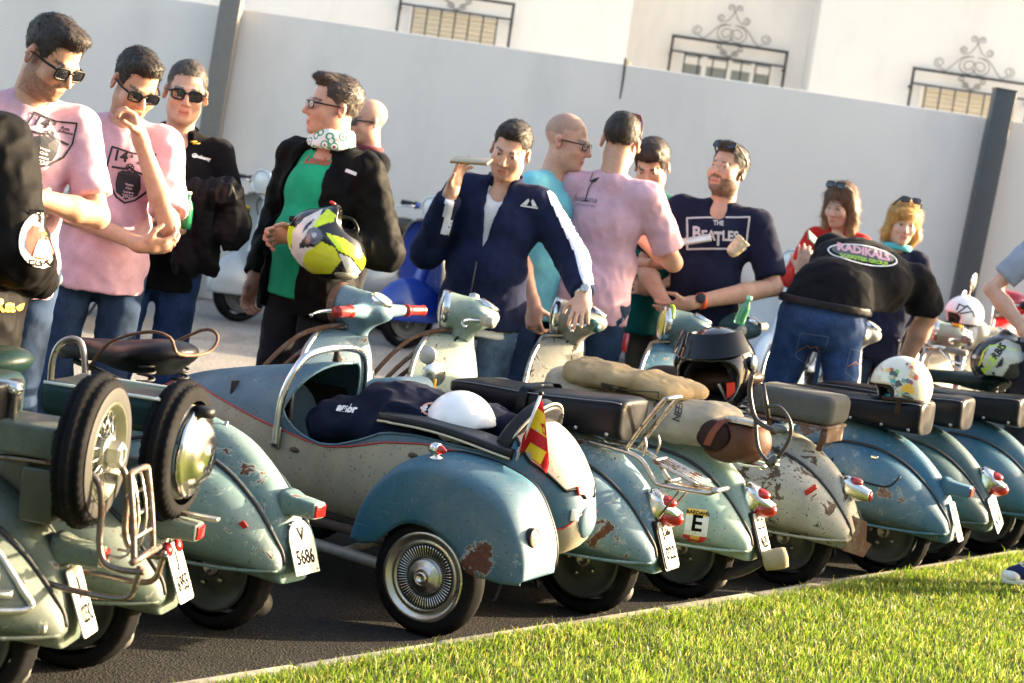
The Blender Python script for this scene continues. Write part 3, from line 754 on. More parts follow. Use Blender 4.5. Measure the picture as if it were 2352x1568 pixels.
# headset: modelled about the steering axis at (1.06,0,.90)
def headset():
    s = SDF(.0055)
    s.ell((0, 0, .018), (.085, .075, .055), k=.03).cap((.02, 0, .03), (.115, 0, .018), .058, .078, k=.035, flat=(False, True))
    for sd in (-1, 1):
        s.cap((-.02, sd * .04, .02), (-.045, sd * .205, .028), .034, .0205, k=.04, flat=(False, True))
    s.cap((.005, 0, .01), (.03, 0, -.085), .05, .042, k=.03, flat=(False, True))
    s.ell((-.055, 0, .035), (.055, .06, .036), rot=(0, R(-20), 0), k=.03)
    return sdfo(s, 'headset', 1)
def build_bike(nm, org, label, paintm, cowlm=None, o_th=0.0, steer=12.0, lean=0.0, headm=None, gripm=None, beadm=None, seat='dual', seatm=None, lamp='box', plate=None, rim=None, group='vintage scooters parked in a row along the kerb', head=True, headlens=None, trim=None, cat='scooter', full=True, lampm=None):
    o = empty(nm, (org[0], org[1], 0), R(180 - TH - o_th), label, cat, group); o.rotation_euler = (R(lean), 0, R(180 - TH - o_th))
    cowlm = cowlm or paintm; headm = headm or paintm; gripm = gripm or plain('grey_rubber', (.22, .21, .18), .7); beadm = beadm or plain('bead_rubber', (.02, .02, .022), .6); rim = rim or plain('rim_dark', (.055, .06, .058), .5, .2)
    use('frame_body', 'frame_body', paintm, o, frame_body)
    for sd in (1, -1):
        c = use('cowl', ('cowl', sd), cowlm, o, cowl(sd)); use('cowl_bead', ('bead', sd), beadm, c, cowl_bead(sd)); use('cowl_edge', ('rib', sd), cowlm, c, cowl_rib(sd))
    wheel_parts('rw', (0, 0, .2), o, rim)
    fwh = wheel_parts('fw', (1.2, 0, .2), o, rim)
    use('front_mudguard', 'fg', paintm, o, front_guard); use('steering_column', 'col', paintm, o, column)
    lg = use('legshield', 'leg', paintm, o, legshield); use('edge_trim', 'trim', trim or OLDCHROME, lg, legshield_trim)
    use('floorboard', 'floor', paintm, o, floor_board)
    # engine and silencer under the tail
    def eng():
        s = SDF(.010); s.ell((.03, -.11, .19), (.14, .06, .12), k=.03).cap((.1, -.06, .17), (.34, .0, .2), .05, .04, k=.04).cap((-.12, -.07, .10), (.2, -.07, .10), .045, k=.02)
        return sdfo(s, 'engine')
    use('engine', 'eng', plain('engine_alloy', (.09, .088, .08), .6, .3, .35, 12), o, eng)
    def stand(): return MB().tube([(.28, .06, .2), (.26, .17, .012), (.30, .19, .012)], .011, 6).tube([(.28, -.06, .2), (.26, -.17, .012), (.30, -.19, .012)], .011, 6).build('stand', None)
    use('stand', 'stand', DARK, o, stand)
    # steering head
    h = use('headset', 'headset', headm, o, headset); h.location = (1.06, 0, .905); h.rotation_euler = (0, R(-4), R(steer))
    def rimf(): return MB().lathe([(.079, -.012), (.083, .0), (.083, .014), (.076, .024), (.070, .022), (.070, .0)], (.112, 0, .018), (1, 0, -.05), 36, False).build('lamp_rim', None)
    use('lamp_rim', 'lrim', lampm or CHROME, h, rimf)
    def lensf(): return MB().lathe([(.072, .006), (.065, .017), (.045, .026), (.02, .031), (0, .032)], (.114, 0, .018), (1, 0, -.05), 32, False).build('headlamp_lens', None)
    use('headlamp_lens', 'llens', headlens or CLEARLENS, h, lensf)
    def speedo(): return MB().lathe([(.046, -.01), (.046, .008), (.040, .013), (.036, .009), (0, .009)], (-.055, 0, .070), (-.38, 0, 1), 28, False).build('speedometer', None)
    sp = use('speedometer', 'speedo', CHROME, h, speedo)
    def dial(): return MB().lathe([(.035, .0), (.0, .0)], (-.0588, 0, .0803), (-.38, 0, 1), 24, False).build('dial', None)
    use('dial', 'dial', plain('dial_face', (.75, .76, .76), .12, var=.05), sp, dial)
    for sd in (1, -1):
        def grip(sd=sd):
            mb = MB().lathe([(.021, 0), (.026, .006), (.026, .012), (.0195, .018), (.019, .05), (.0205, .075), (.019, .115), (.022, .122), (.0, .126)], (-.048, sd * .208, .028), (-.13, sd, .02), 18); return mb.build('grip', None)
        g = use('grip', ('grip', sd), gripm, h, grip)
        def lever(sd=sd): return MB().tube([(-.035, sd * .20, .018), (.02, sd * .215, .014), (.045, sd * .26, .006), (.04, sd * .32, -.002), (.03, sd * .345, -.004)], [.007, .008, .0065, .005, .008], 7, 4).build('lever', None)
        use('lever', ('lever', sd), CHROME, h, lever)
    def cables(): return MB().tube([(.03, .03, -.06), (.06, .05, -.12), (.02, .04, -.2), (.04, .03, -.3)], .005, 5).tube([(.03, -.03, -.06), (.07, -.05, -.13), (.03, -.04, -.22)], .004, 5).build('cable', None)
    use('cable', 'cables', BLACK, h, cables)
    # seat
    if seat: make_seat(o, seat, seatm)
    # tail lamp
    tail_lamp(o, lamp, paintm)
    if plate: number_plate(o, *plate)
    return o
def make_seat(o, kind, m_=None):
    m_ = m_ or SEAT
    if kind.startswith('dual'):
        def f():
            tab = [(-.105, .655, .775, .085), (-.098, .648, .795, .118), (-.06, .648, .800, .135), (.05, .652, .788, .140), (.25, .662, .772, .138), (.42, .675, .766, .13), (.54, .688, .758, .115), (.60, .695, .745, .09), (.618, .705, .735, .06)]
            rings = [sring(r[0], 0, (r[1] + r[2]) / 2, r[3], (r[2] - r[1]) / 2, 4.2, 32) for r in smooth_tab(tab, 36)]
            return MB().loft(rings).build('seat', None)
        s = use('seat', 'dual', m_, o, f)
        def pipe():
            tab = [(-.092, .783, .112), (-.05, .786, .134), (.05, .776, .139), (.25, .760, .137), (.42, .755, .129), (.55, .746, .11), (.605, .737, .08)]
            L = [(x, y + .001, z) for x, z, y in tab]; return MB().tube(L, .0022, 5, 3).tube([(x, -y, z) for x, y, z in L], .0022, 5, 3).build('seam', None)
        use('seam', 'dualseam', plain('seam_thread', (.10, .11, .13), .5), s, pipe)
        def studs():
            mb = MB()
            for sd in (1, -1):
                for x in (-.06, .06, .2, .34, .48): mb.lathe([(.008, 0), (.007, .004), (0, .006)], (x, sd * .134, .672 + .02 * max(0, x)), (0, sd, 0), 10)
            return mb.build('studs', None)
        tag(use('studs', 'studs', OLDCHROME, s, studs), kind='stuff')
        if kind == 'dual_strap':
            def strap():
                pts = [(.28, .15, .668), (.28, .147, .73), (.28, .12, .778), (.28, 0, .785), (.28, -.12, .778), (.28, -.147, .73), (.28, -.15, .668)]
                P, rr = catmull([Vector(p) for p in pts], [1] * 7, 4); V = []; F = []
                for p in P: V += [p + Vector((-.018, 0, 0)), p + Vector((.018, 0, 0))]
                for i in range(len(P) - 1): F.append((2 * i, 2 * i + 1, 2 * i + 3, 2 * i + 2))
                return MB().add(V, F).build('strap', None)
            use('strap', 'strap', SEAT, s, strap)
    elif kind == 'saddle':
        def f():
            s = SDF(.0055)
            s.ell((.33, 0, .80), (.125, .135, .05), rot=(0, R(14), 0), k=.05).ell((.42, 0, .775), (.15, .10, .05), k=.05).ell((.60, 0, .755), (.13, .062, .052), k=.05).ell((.45, 0, .71), (.26, .13, .045), k=0.0, op='s')
            return sdfo(s, 'seat', 1)
        s = use('seat', 'saddle', m_, o, f)
        def spr():
            mb = MB()
            for sy in (-.085, .085):
                pts = [(.30 + .026 * math.cos(a * .6), sy + .026 * math.sin(a * .6), .652 + a * .0022) for a in range(0, 60)]
                mb.tube(pts, .0045, 6, 1)
            mb.tube([(.30, -.085, .655), (.30, .085, .655)], .008, 6); mb.tube([(.30, 0, .655), (.45, 0, .69), (.66, 0, .725)], .010, 6); return mb.build('springs', None)
        use('springs', 'springs', DARK, s, spr)
def tail_lamp(o, kind, paintm):
    if kind == 'box':
        def f():
            rings = [sring(x, 0, z, wy, wz, 5, 20) for x, z, wy, wz in ((-.215, .447, .040, .043), (-.235, .447, .043, .040), (-.262, .447, .038, .030), (-.335, .445, .034, .026), (-.340, .445, .031, .023))]
            return MB().loft(rings).build('tail_lamp', None)
        l = use('tail_lamp', 'boxlamp', paintm, o, f)
        def lens(): return MB().box((-.341, 0, .445), (.012, .052, .038), bev=.004).build('lens', None)
        use('lens', 'boxlens', REDLENS, l, lens)
    elif kind == 'chrome':
        def f():
            rings = [sring(x, 0, z, wy, wz, 3.2, 22) for x, z, wy, wz in ((-.20, .435, .034, .062), (-.225, .438, .043, .066), (-.26, .436, .040, .050), (-.275, .440, .036, .020), (-.325, .428, .030, .007))]
            return MB().loft(rings).build('tail_lamp', None)
        l = use('tail_lamp', 'chrlamp', CHROME, o, f)
        def lens():
            s = SDF(.004); s.ell((-.285, 0, .412), (.055, .034, .034), k=.005).ell((-.262, 0, .462), (.045, .031, .024), k=.004); return sdfo(s, 'lens')
        use('lens', 'chrlens', REDLENS, l, lens)
    elif kind == 'half':
        def f():
            rings = [sring(x, 0, z, wy, wz, 2.6, 22) for x, z, wy, wz in ((-.20, .455, .033, .05), (-.23, .455, .038, .05), (-.255, .45, .033, .04), (-.315, .44, .029, .026), (-.32, .44, .025, .022))]
            return MB().loft(rings).build('tail_lamp', None)
        l = use('tail_lamp', 'halflamp', CHROME, o, f)
        def lens():
            s = SDF(.004); s.ell((-.318, 0, .44), (.014, .024, .022)).ell((-.25, 0, .484), (.035, .03, .022)); return sdfo(s, 'lens')
        use('lens', 'halflens', REDLENS, l, lens)
PC = Vector((-.296, 0, .325)); PU = Vector((0, -1, 0)); PVv = Vector((.42, 0, 1)).normalized()
def number_plate(o, l1, l2, w=.112, h=.165, rot=0.0, shape='rect', col=None, dz=0.0, bracket=None, size=1.0, dx=0.0):
    c = PC + Vector((dx, 0, dz)); M = frame_M(c, PU, PVv) @ Matrix.Rotation(R(rot), 4, 'Z')
    if shape == 'shield': poly = [(-w / 2, -h * .5), (w / 2, -h * .5), (w / 2, h * .15), (w * .42, h * .33), (w * .25, h * .46), (0, h * .5), (-w * .25, h * .46), (-w * .42, h * .33), (-w / 2, h * .15)]
    else: poly = [(-w / 2 + .006, -h / 2), (w / 2 - .006, -h / 2), (w / 2, -h / 2 + .006), (w / 2, h / 2 - .006), (w / 2 - .006, h / 2), (-w / 2 + .006, h / 2), (-w / 2, h / 2 - .006), (-w / 2, -h / 2 + .006)]
    p = MB().prism(poly, .004, M).build('number_plate', col or PLATE, o)
    if bracket: MB().prism([(a * 1.12, b * 1.08) for a, b in poly], -.016, M @ Matrix.Translation((0, 0, -.001))).build('plate_bracket', bracket, p)
    u = M.to_3x3() @ Vector((1, 0, 0)); v = M.to_3x3() @ Vector((0, 1, 0))
    if l1: letters('plate_text', l1, .058 * size, M @ Vector((0, h * .22, .004)), u, v, INK, p, bold=.0012, sx=min(1, .09 / (.036 * len(l1) * size)))
    if l2: letters('plate_text', l2, .062 * size, M @ Vector((0, -h * .2, .004)), u, v, INK, p, bold=.0012, sx=min(1, (w * .9) / (.0375 * len(l2) * size)))
    bl = MB()
    for a, b in ((-.4, .44), (.4, .44), (.4, -.44), (-.4, -.44)): bl.lathe([(.004, 0), (.003, .003), (0, .0035)], M @ Vector((a * w, b * h, .004)), M.to_3x3() @ Vector((0, 0, 1)), 8)
    tag(bl.build('bolts', OLDCHROME, p), kind='stuff')
    return p

# --- paints
P_A = paint('paint_sage_a', (.115, .165, .128), (.16, .22, .165), .45, 1, dirt=.5)
P_B = paint('paint_sage_b', (.125, .185, .148), (.18, .25, .20), .5, 2, dirt=.45)
P_C = paint('paint_seafoam_c', (.16, .29, .30), (.26, .40, .40), .60, 3, dirt=.4)
P_E = paint('paint_powder_blue', (.16, .33, .44), (.30, .46, .54), .60, 4, dirt=.35)
P_F = paint('paint_mint', (.40, .62, .57), (.74, .76, .60), .5, 5, patch=.40, dirt=.2)
P_G = paint('paint_cream_rusty', (.60, .59, .50), (.70, .68, .58), .72, 6, rustcol=(.045, .036, .028), dirt=.5)
P_GH = paint('paint_greige', (.27, .265, .235), (.36, .35, .31), .4, 16, dirt=.4)
P_H = paint('paint_worn_blue', (.065, .25, .40), (.34, .44, .46), .6, 7, patch=.50, rustcol=(.10, .07, .06))
P_I = paint('paint_dark_teal', (.032, .125, .155), (.05, .16, .19), .12, 8, dirt=.3)
P_J = paint('paint_petrol_blue', (.035, .165, .26), (.06, .21, .31), .15, 9, dirt=.3)
P_FH = paint('paint_mint_head', (.40, .56, .50), (.52, .64, .56), .2, 15, dirt=.25)
P_HH = paint('paint_teal_head', (.13, .25, .28), (.2, .33, .35), .15, 17)
REDGRIP = plain('red_rubber', (.30, .015, .012), .35, var=.2); CREAMGRIP = plain('cream_grip', (.36, .34, .27), .6); TEALGRIP = plain('teal_grip', (.02, .09, .09), .4)
YLENS = glassy('yellow_lens', (.75, .72, .05), .15, .15)

def org_from_lamp(px, py, th, x=-.27, z=.44):
    P = onz(px, py, z); return (P.x + math.cos(R(th)) * x, P.y - math.sin(R(th)) * x)
ORG_A = org_from_lamp(176, 1273, TH - 21); ORG_B = org_from_lamp(402, 1215, TH - 17)
bA = build_bike('scooter', ORG_A, 'sage green scooter with silver louvred cowl at the left edge', P_A, lamp='box', plate=('J', '10253C', .098, .175), seat=None, o_th=-21)
bB = build_bike('scooter', ORG_B, 'sage green scooter with chrome capped spare wheel and plate 6955', P_B, lamp='box', plate=('J', '6955', .105, .165), seat='saddle', seatm=leather('green_vinyl', (.006, .018, .017)), o_th=-17)
bC = build_bike('scooter', (-.80, 5.55), 'seafoam scooter with rusty tail, black sprung saddle and plate 5686', P_C, lamp='box', plate=('V', '5686', .125, .165, 0, 'shield'), seat='saddle')
bE = build_bike('scooter', (.379, 6.459), 'powder blue scooter with long black seat that carries the sidecar', P_E, gripm=REDGRIP, lamp='chrome', plate=('B-444', '022', .11, .165, 0, 'rect', None, -.008, BLACK), seat='dual_strap', steer=2, lampm=RUSTY)
bF = build_bike('scooter', (.771, 6.93), 'pale mint scooter loaded with burlap sacks and a leather bag', P_F, headm=P_FH, gripm=CREAMGRIP, lamp='chrome', plate=('CO', '9635', .10, .165, 0, 'rect', None, -.01, BLACK), seat=None, steer=30, o_th=0)
bG = build_bike('scooter', (1.234, 7.45), 'cream scooter covered in rust spots with a grey pillion cushion', P_G, headm=P_GH, gripm=TEALGRIP, lamp='half', plate=None, seat='saddle', seatm=leather('brown_vinyl', (.035, .02, .014)), steer=24)
bH = build_bike('scooter', (1.745, 7.95), 'worn blue scooter with a toolbox lid and yellow headlamp', P_H, headm=P_HH, lamp='box', plate=('CR-1', '515', .09, .17, 0, 'rect', None, -.02), seat='dual', steer=34, headlens=YLENS)
bI = build_bike('scooter', (2.03, 8.40), 'dark teal scooter with chrome tail lamp and buckled plate', P_I, lamp='chrome', plate=('V', '42102', .15, .165, 14, 'rect', None, -.02), seat='dual', steer=10)
bJ = build_bike('scooter', (2.42, 8.88), 'petrol blue scooter with black bench seat, last but one in the row', P_J, lamp='box', seat='dual', steer=8)
# ================================================================ sidecar
def bike_pt(b, x, y, z): return b.matrix_basis @ Vector((x, y, z))
def child_of_bike(root, b, o):
    """geometry written in scooter b's frame, carried by root"""
    o.parent = root; o.matrix_local = root.matrix_basis.inverted() @ b.matrix_basis; return o
def root_at(nm, b, x, y, z, label, cat, group=None, rz=0.0):
    p = bike_pt(b, x, y, z); return empty(nm, p, b.rotation_euler[2] + rz, label, cat, group)
CREAM = paint('sidecar_cream', (.66, .60, .46), (.72, .67, .53), .12, 21, dirt=.5, patch=.5)
SBLUE = paint('sidecar_blue', (.07, .20, .30), (.14, .30, .40), .30, 22, dirt=.35, rustcol=(.05, .02, .016), patch=.48)
SBLUE2 = paint('fender_blue', (.035, .165, .265), (.12, .28, .36), .50, 23, dirt=.35, rustcol=(.055, .025, .02), patch=.50, spot=(-.015, .865, .30, .048))
STRIPE = plain('red_stripe', (.38, .03, .03), .4); LINER = plain('dark_liner', (.022, .016, .012), .9, var=.4)
sc = root_at('sidecar', bE, .2, .6, 0, 'blue and cream boat shaped sidecar with rusty blue mudguard and flag', 'sidecar')
def sc_add(o): return child_of_bike(sc, bE, o)
YC = .42
HULL = [(1.665, .012, .47, .515), (1.645, .05, .435, .535), (1.60, .095, .395, .562), (1.48, .165, .325, .622), (1.30, .212, .275, .675), (1.06, .238, .238, .730), (.85, .248, .222, .772), (.65, .252, .212, .76), (.45, .254, .205, .74), (.25, .248, .208, .735), (.12, .232, .222, .735), (.03, .205, .245, .708), (-.04, .175, .268, .665), (-.10, .135, .295, .60), (-.145, .095, .33, .53), (-.172, .045, .375, .46)]
HT = np.array([list(r) for r in smooth_tab(HULL[::-1], 75)])
STR = np.array([(-.172, .46), (-.14, .40), (-.095, .385), (-.06, .455), (0, .53), (.08, .572), (.215, .589), (.37, .588), (.51, .566), (.643, .525), (.73, .507), (.82, .512), (.92, .527), (1.05, .546), (1.184, .571), (1.35, .60), (1.5, .60), (1.6, .545), (1.67, .50)])
OPEN = np.array([(.06, .605), (.2, .605), (.4, .61), (.52, .597), (.602, .555), (.70, .517), (.766, .511), (.83, .523), (.90, .552), (.955, .61)])
def hullpt(x, th, sd, grow=0.0):
    w, zb, zt = (float(np.interp(x, HT[:, 0], HT[:, k])) for k in (1, 2, 3)); zc = zb + (zt - zb) * .5; h = (zt - zb) / 2; e = 2.35
    c, s_ = math.cos(th), math.sin(th)
    return Vector((x, YC + sd * (w + grow) * abs(c) ** (2 / e), zc + (h + grow) * math.copysign(abs(s_) ** (2 / e), s_)))
def th_at(x, z):
    w, zb, zt = (float(np.interp(x, HT[:, 0], HT[:, k])) for k in (1, 2, 3)); zc = zb + (zt - zb) * .5; h = (zt - zb) / 2
    q = max(-1, min(1, (z - zc) / h)); return math.asin(math.copysign(abs(q) ** (2.35 / 2), q))
def hull_strip(mb, xs, lo, hi, n, grow=0.0, sides=(1, -1)):
    for sd in sides:
        V = []; F = []
        for x in xs:
            a, b = lo(x), hi(x)
            for i in range(n + 1): V.append(hullpt(x, a + (b - a) * i / n, sd, grow))
        for j in range(len(xs) - 1):
            for i in range(n): F.append((j * (n + 1) + i, j * (n + 1) + i + 1, (j + 1) * (n + 1) + i + 1, (j + 1) * (n + 1) + i))
        mb.add(V, F)
xs_all = list(np.linspace(-.172, 1.665, 96)); sz = lambda x: float(np.interp(x, STR[:, 0], STR[:, 1])); oz = lambda x: float(np.interp(x, OPEN[:, 0], OPEN[:, 1]))
mb = MB(); hull_strip(mb, xs_all, lambda x: -math.pi / 2, lambda x: th_at(x, sz(x)), 16); hull = sc_add(mb.build('hull', CREAM, recalc=False))
# deck: hood, side bands, tail
mb = MB()
for sd in (1, -1):
    V = []; F = []; nu, nv = 26, 14
    for j in range(nu + 1):
        for i in range(nv + 1):
            g = i / nv; xe = .955 - .125 * g ** 1.3; x = 1.665 + (xe - 1.665) * (j / nu); a = th_at(x, sz(x)); V.append(hullpt(x, a + (math.pi / 2 - a) * g, sd))
    for j in range(nu):
        for i in range(nv): F.append((j * (nv + 1) + i, j * (nv + 1) + i + 1, (j + 1) * (nv + 1) + i + 1, (j + 1) * (nv + 1) + i))
    mb.add(V, F)
hull_strip(mb, list(np.linspace(.06, .955, 40)), lambda x: th_at(x, sz(x)), lambda x: max(th_at(x, oz(x)), th_at(x, sz(x)) + .02), 3)
hull_strip(mb, list(np.linspace(-.172, .065, 22)), lambda x: th_at(x, sz(x)), lambda x: math.pi / 2, 14)
deck = sc_add(mb.build('deck', SBLUE, recalc=False))
mb = MB()
for sd in (1, -1): mb.tube([hullpt(x, th_at(x, sz(x)), sd, .002) for x in np.linspace(-.165, 1.64, 110)], .0034, 5, 1)
sc_add(mb.build('pinstripe', STRIPE))
s_ = SDF(.005); s_.ell((-.158, YC, .418), (.026, .062, .062)); o = sdfo(s_, 'tail_cap', 1); o.data.materials.append(SBLUE); sc_add(o)
mb = MB(); hull_strip(mb, list(np.linspace(.05, 1.2, 40)), lambda x: -math.pi / 2, lambda x: th_at(x, oz(x) - .004) if x < .955 else th_at(x, .66), 14, -.014)
mb.add([(.05, YC - .2, .25), (.05, YC + .2, .25), (.05, YC + .17, .66), (.05, YC - .17, .66)], [(0, 1, 2, 3)], False)
mb.box((.6, YC, .26), (1.1, .36, .02)); mb.box((1.19, YC, .45), (.01, .4, .4)); sc_add(mb.build('cockpit_liner', LINER))
# rolled hood lip and cockpit rim
mb = MB(); pts = []
for sd in (1, -1):
    L = [hullpt(x, th_at(x, oz(x)), sd, .001) for x in np.linspace(.07, .955, 24)]; U = []
    for g in np.linspace(0, 1, 12):
        xe = .955 - .125 * g ** 1.3; a = th_at(xe, sz(xe)); U.append(hullpt(xe, a + (math.pi / 2 - a) * g, sd, .001))
    mb.tube(U, .006, 6, 1); mb.tube(L, .005, 6, 1)
sc_add(mb.build('cockpit_rim', SBLUE))
# boot lid
mb = MB(); hull_strip(mb, list(np.linspace(-.160, .062, 18)), lambda x: math.pi / 2 - (1.02 if x > -.12 else 1.02 * max(.35, (x + .175) / .055)) * (1 - .25 * max(0, x) / .06), lambda x: math.pi / 2, 10, .009)
lid = sc_add(mb.build('boot_lid', paint('boot_lid_cream', (.62, .58, .47), (.66, .62, .52), .15, 24, dirt=.2), recalc=False))
mb = MB()
for sd in (1, -1): mb.tube([hullpt(x, math.pi / 2 - (1.03 if x > -.12 else 1.03 * max(.35, (x + .175) / .055)) * (1 - .25 * max(0, x) / .06), sd, .006) for x in np.linspace(-.160, .062, 18)], .006, 6, 1)
sc_add(mb.build('lid_gasket', BLACK)).parent = sc
g = hullpt(.03, math.pi / 2 - .35, 1, .011); sc_add(MB().lathe([(.015, 0), (.014, .006), (.008, .009), (0, .009)], g, (.3, .2, 1), 16).build('lid_button', CHROME))
RFL = plain('red_reflector', (.5, .03, .02), .25)
g = hullpt(-.148, math.pi / 2 - .55, 1, .012); sc_add(MB().box(g, (.012, .030, .030), rot=(0, R(25), R(-15)), bev=.003).build('reflector', RFL))
g = hullpt(-.155, .15, 1, .008); sc_add(MB().box(g, (.006, .03, .04), rot=(0, 0, R(-40)), bev=.003).build('small_badge', WHITEP))
# mudguard
ST = [(-.173, .275, -.166, .262), (-.173, .352, -.10, .250), (-.140, .438, -.048, .250), (-.070, .531, .026, .257), (.046, .573, .079, .313), (.158, .586, .165, .358), (.25, .581, .232, .368), (.352, .545, .287, .354), (.425, .468, .338, .312), (.462, .386, .376, .276), (.469, .31, .43, .264), (.466, .276, .462, .268)]
mb = MB(); V = []; F = []; rows = smooth_tab(ST, 66); nsec = 18
for (xt, zt, xl, zl) in rows:
    for i in range(nsec + 1):
        u = i / nsec
        if u < .5:
            a = u / .5; t = a * math.pi / 2; y = .655 + (.862 - .655) * math.sin(t) ** .9; k = (1 - math.cos(t)) * .22
        else: k = .22 + (u - .5) / .5 * .78; y = .862 + .012 * math.sin((u - .5) * 2 * math.pi * .5) - .012 * ((u - .5) / .5) ** 2
        V.append(Vector((xt + (xl - xt) * k, y, zt + (zl - zt) * k)))
m_ = nsec + 1
for j in range(len(rows) - 1):
    for i in range(nsec): F.append((j * m_ + i, j * m_ + i + 1, (j + 1) * m_ + i + 1, (j + 1) * m_ + i))
mb.add(V, F); fend = mb.build('mudguard', SBLUE2, recalc=False); sol = fend.modifiers.new('thick', 'SOLIDIFY'); sol.thickness = .006; sol.offset = -1; sc_add(fend)
mb = MB().tube([(r[0], .652, r[1] - .0) for r in rows[2:-4]], .009, 7, 1); sc_add(mb.build('mudguard_welt', BLACK))
lp = MB().lathe([(.022, 0), (.022, .004), (.010, .008), (.010, .02)], (.235, .79, .578), (0, .2, 1), 16).lathe([(.0, -.03), (.015, -.026), (.021, -.012), (.021, .006), (.018, .01)], (.232, .795, .608), (-1, .1, .0), 18); lp = sc_add(lp.build('marker_lamp', CHROME))
l2 = MB().lathe([(.018, .008), (.014, .02), (.006, .034), (0, .037)], (.232, .795, .608), (-1, .1, 0), 16); l2 = l2.build('lens', REDLENS); l2.parent = lp
lp = MB().lathe([(.033, -.05), (.033, .0), (.030, .004), (.028, .0)], (-.162, .80, .40), (-1, .05, .12), 24); lp = sc_add(lp.build('tail_lamp', BLACK))
l2 = MB().lathe([(.029, .0), (.025, .004), (0, .006)], (-.162, .80, .40), (-1, .05, .12), 24).build('lens', plain('faded_red_lens', (.62, .26, .20), .25)); l2.parent = lp
# sidecar wheel
tw = tyre_mesh(.198, .10, 96, .003).build('wheel', RUBBER); tw.location = (.192, .80, .198); mlw = Matrix.Translation(tw.location)
tw.parent = sc; tw.matrix_local = sc.matrix_basis.inverted() @ bE.matrix_basis @ mlw
HUBM = chrome('hubcap_steel', .18, (.50, .49, .46), .2, 9.0)
hb_ = MB().lathe([(.146, .030), (.150, .040), (.146, .050), (.134, .046), (.126, .036), (.116, .034), (.110, .040), (.106, .030), (.060, .026), (.058, .036), (.050, .044), (.034, .042), (.030, .052), (.024, .055), (.022, .048), (.0, .046)], (0, 0, 0), (0, 1, 0), 64, False).build('hubcap', HUBM, tw)
RIBM = chrome('hub_ribs', .1, (.6, .6, .58), .15, 8.0); DKM = plain('hub_black', (.018, .018, .02), .5)
MB().lathe([(.1045, .0325), (.0625, .0285)], axis=(0, 1, 0), n=64, cap=False).build('hub_ring', DKM, hb_)
rib = None
for i in range(60):
    a = 2 * math.pi * i / 60
    if rib is None: rib = MB().tube([(.065, .031, 0), (.084, .035, 0), (.102, .0365, 0)], [.0012, .0021, .0024], 5, 2).build('rib', RIBM, hb_); ro_ = rib
    else: ro_ = rib.copy(); COL.objects.link(ro_); ro_.parent = hb_
    ro_.rotation_euler = (0, a, 0)
MB().lathe([(.021, .048), (.019, .060), (.014, .064), (.011, .058), (0, .056)], axis=(0, 1, 0), n=24, cap=False).build('hub_cone', CHROME, hb_)
# chassis
FR = plain('chassis_grey', (.23, .225, .20), .55, .2, .35, 10)
sc_add(MB().tube([(1.35, .62, .17), (.3, .64, .145), (.1, .64, .145)], .021, 12).build('chassis_tube', FR)); sc_add(MB().tube([(1.2, .60, .235), (.42, .66, .235), (.2, .74, .20)], .018, 10).build('chassis_tube', plain('rust_brown', (.05, .03, .022), .8, var=.5)))
for x in (.25, .62, 1.0): sc_add(MB().tube([(x, .10, .2), (x, .64, .16)], .017, 10).build('cross_tube', FR))
sc_add(MB().tube([(.9, .30, .225), (.9, .56, .215)], .022, 10).build('damper', OLDCHROME))
# grab hoop
P1 = [(.935, YC + .262, .475), (.935, YC + .262, .53), (.93, YC + .258, .66), (.91, YC + .20, .775), (.895, YC + .09, .812), (.895, YC - .09, .812), (.91, YC - .20, .775), (.93, YC - .258, .66), (.935, YC - .262, .50)]
sc_add(MB().tube(P1, .0135, 12, 6).build('grab_hoop', chrome('hoop_chrome', .1, (.66, .66, .66), .16)))
for sd in (1, -1): sc_add(MB().box((.935, YC + sd * .258, .50), (.035, .012, .075), bev=.004).build('hoop_foot', OLDCHROME)); sc_add(MB().lathe([(.008, 0), (.007, .007), (0, .008)], (.935, YC + sd * .262, .475), (0, sd, 0), 8).build('bolt', OLDCHROME))
sc_add(MB().lathe([(.012, 0), (.010, .03), (.014, .04), (.0, .045)], (.90, YC, .765), (0, 0, 1), 12).build('hoop_clamp', DARK))
for x, z in ((.86, .47), (.39, .545), (-.01, .46)):
    h_ = hullpt(x, th_at(x, z), 1, .002); s_ = SDF(.0035); s_.ell(h_, (.020, .008, .010)); o = sdfo(s_, 'rubber_buffer'); o.data.materials.append(plain('brown_rubber', (.06, .035, .028), .6)); sc_add(o)
# padded ledge and backrest
pad = MB(); ring = []
for x in np.linspace(.55, .05, 16):
    c = hullpt(x, th_at(x, .60), 1, 0); f = (x - .05) / .5; ring.append(sring(x, c.y - .055, .612 + .022 * math.sin(f * 3.0) + .03 * f, .075 * (1 if f < .9 else .8), .017, 4, 20))
pad.loft(ring); padm = leather('pad_vinyl', (.014, .015, .018)); p1 = sc_add(pad.build('padded_ledge', padm))
CPIP = plain('cream_piping', (.48, .43, .32), .6)
pts = [(r[0].x, max(v.y for v in r) + .001, sum(v.z for v in r) / len(r) - .012) for r in ring]; q = MB().tube(pts, .0042, 6, 1).build('piping', CPIP); sc_add(q)
def _bk(x, y, z):
    c_, n_ = math.cos(R(-24)), math.sin(R(-24)); X = (x - .11) * c_ - (z - .62) * n_; Z = (x - .11) * n_ + (z - .62) * c_
    q = (np.sqrt(((y - YC) / .175) ** 2 + (np.maximum(Z, 0) / .175) ** 2) - 1) * .15; return np.maximum(np.maximum(q, np.abs(X) - .036 + 6 * np.maximum(q + .04, 0) ** 2), -Z - .06)
s_ = SDF(.006); s_.fnc(_bk, (-.05, .2, .55), (.25, .64, .82))
o = sdfo(s_, 'backrest', 2); o.data.materials.append(padm); sc_add(o)
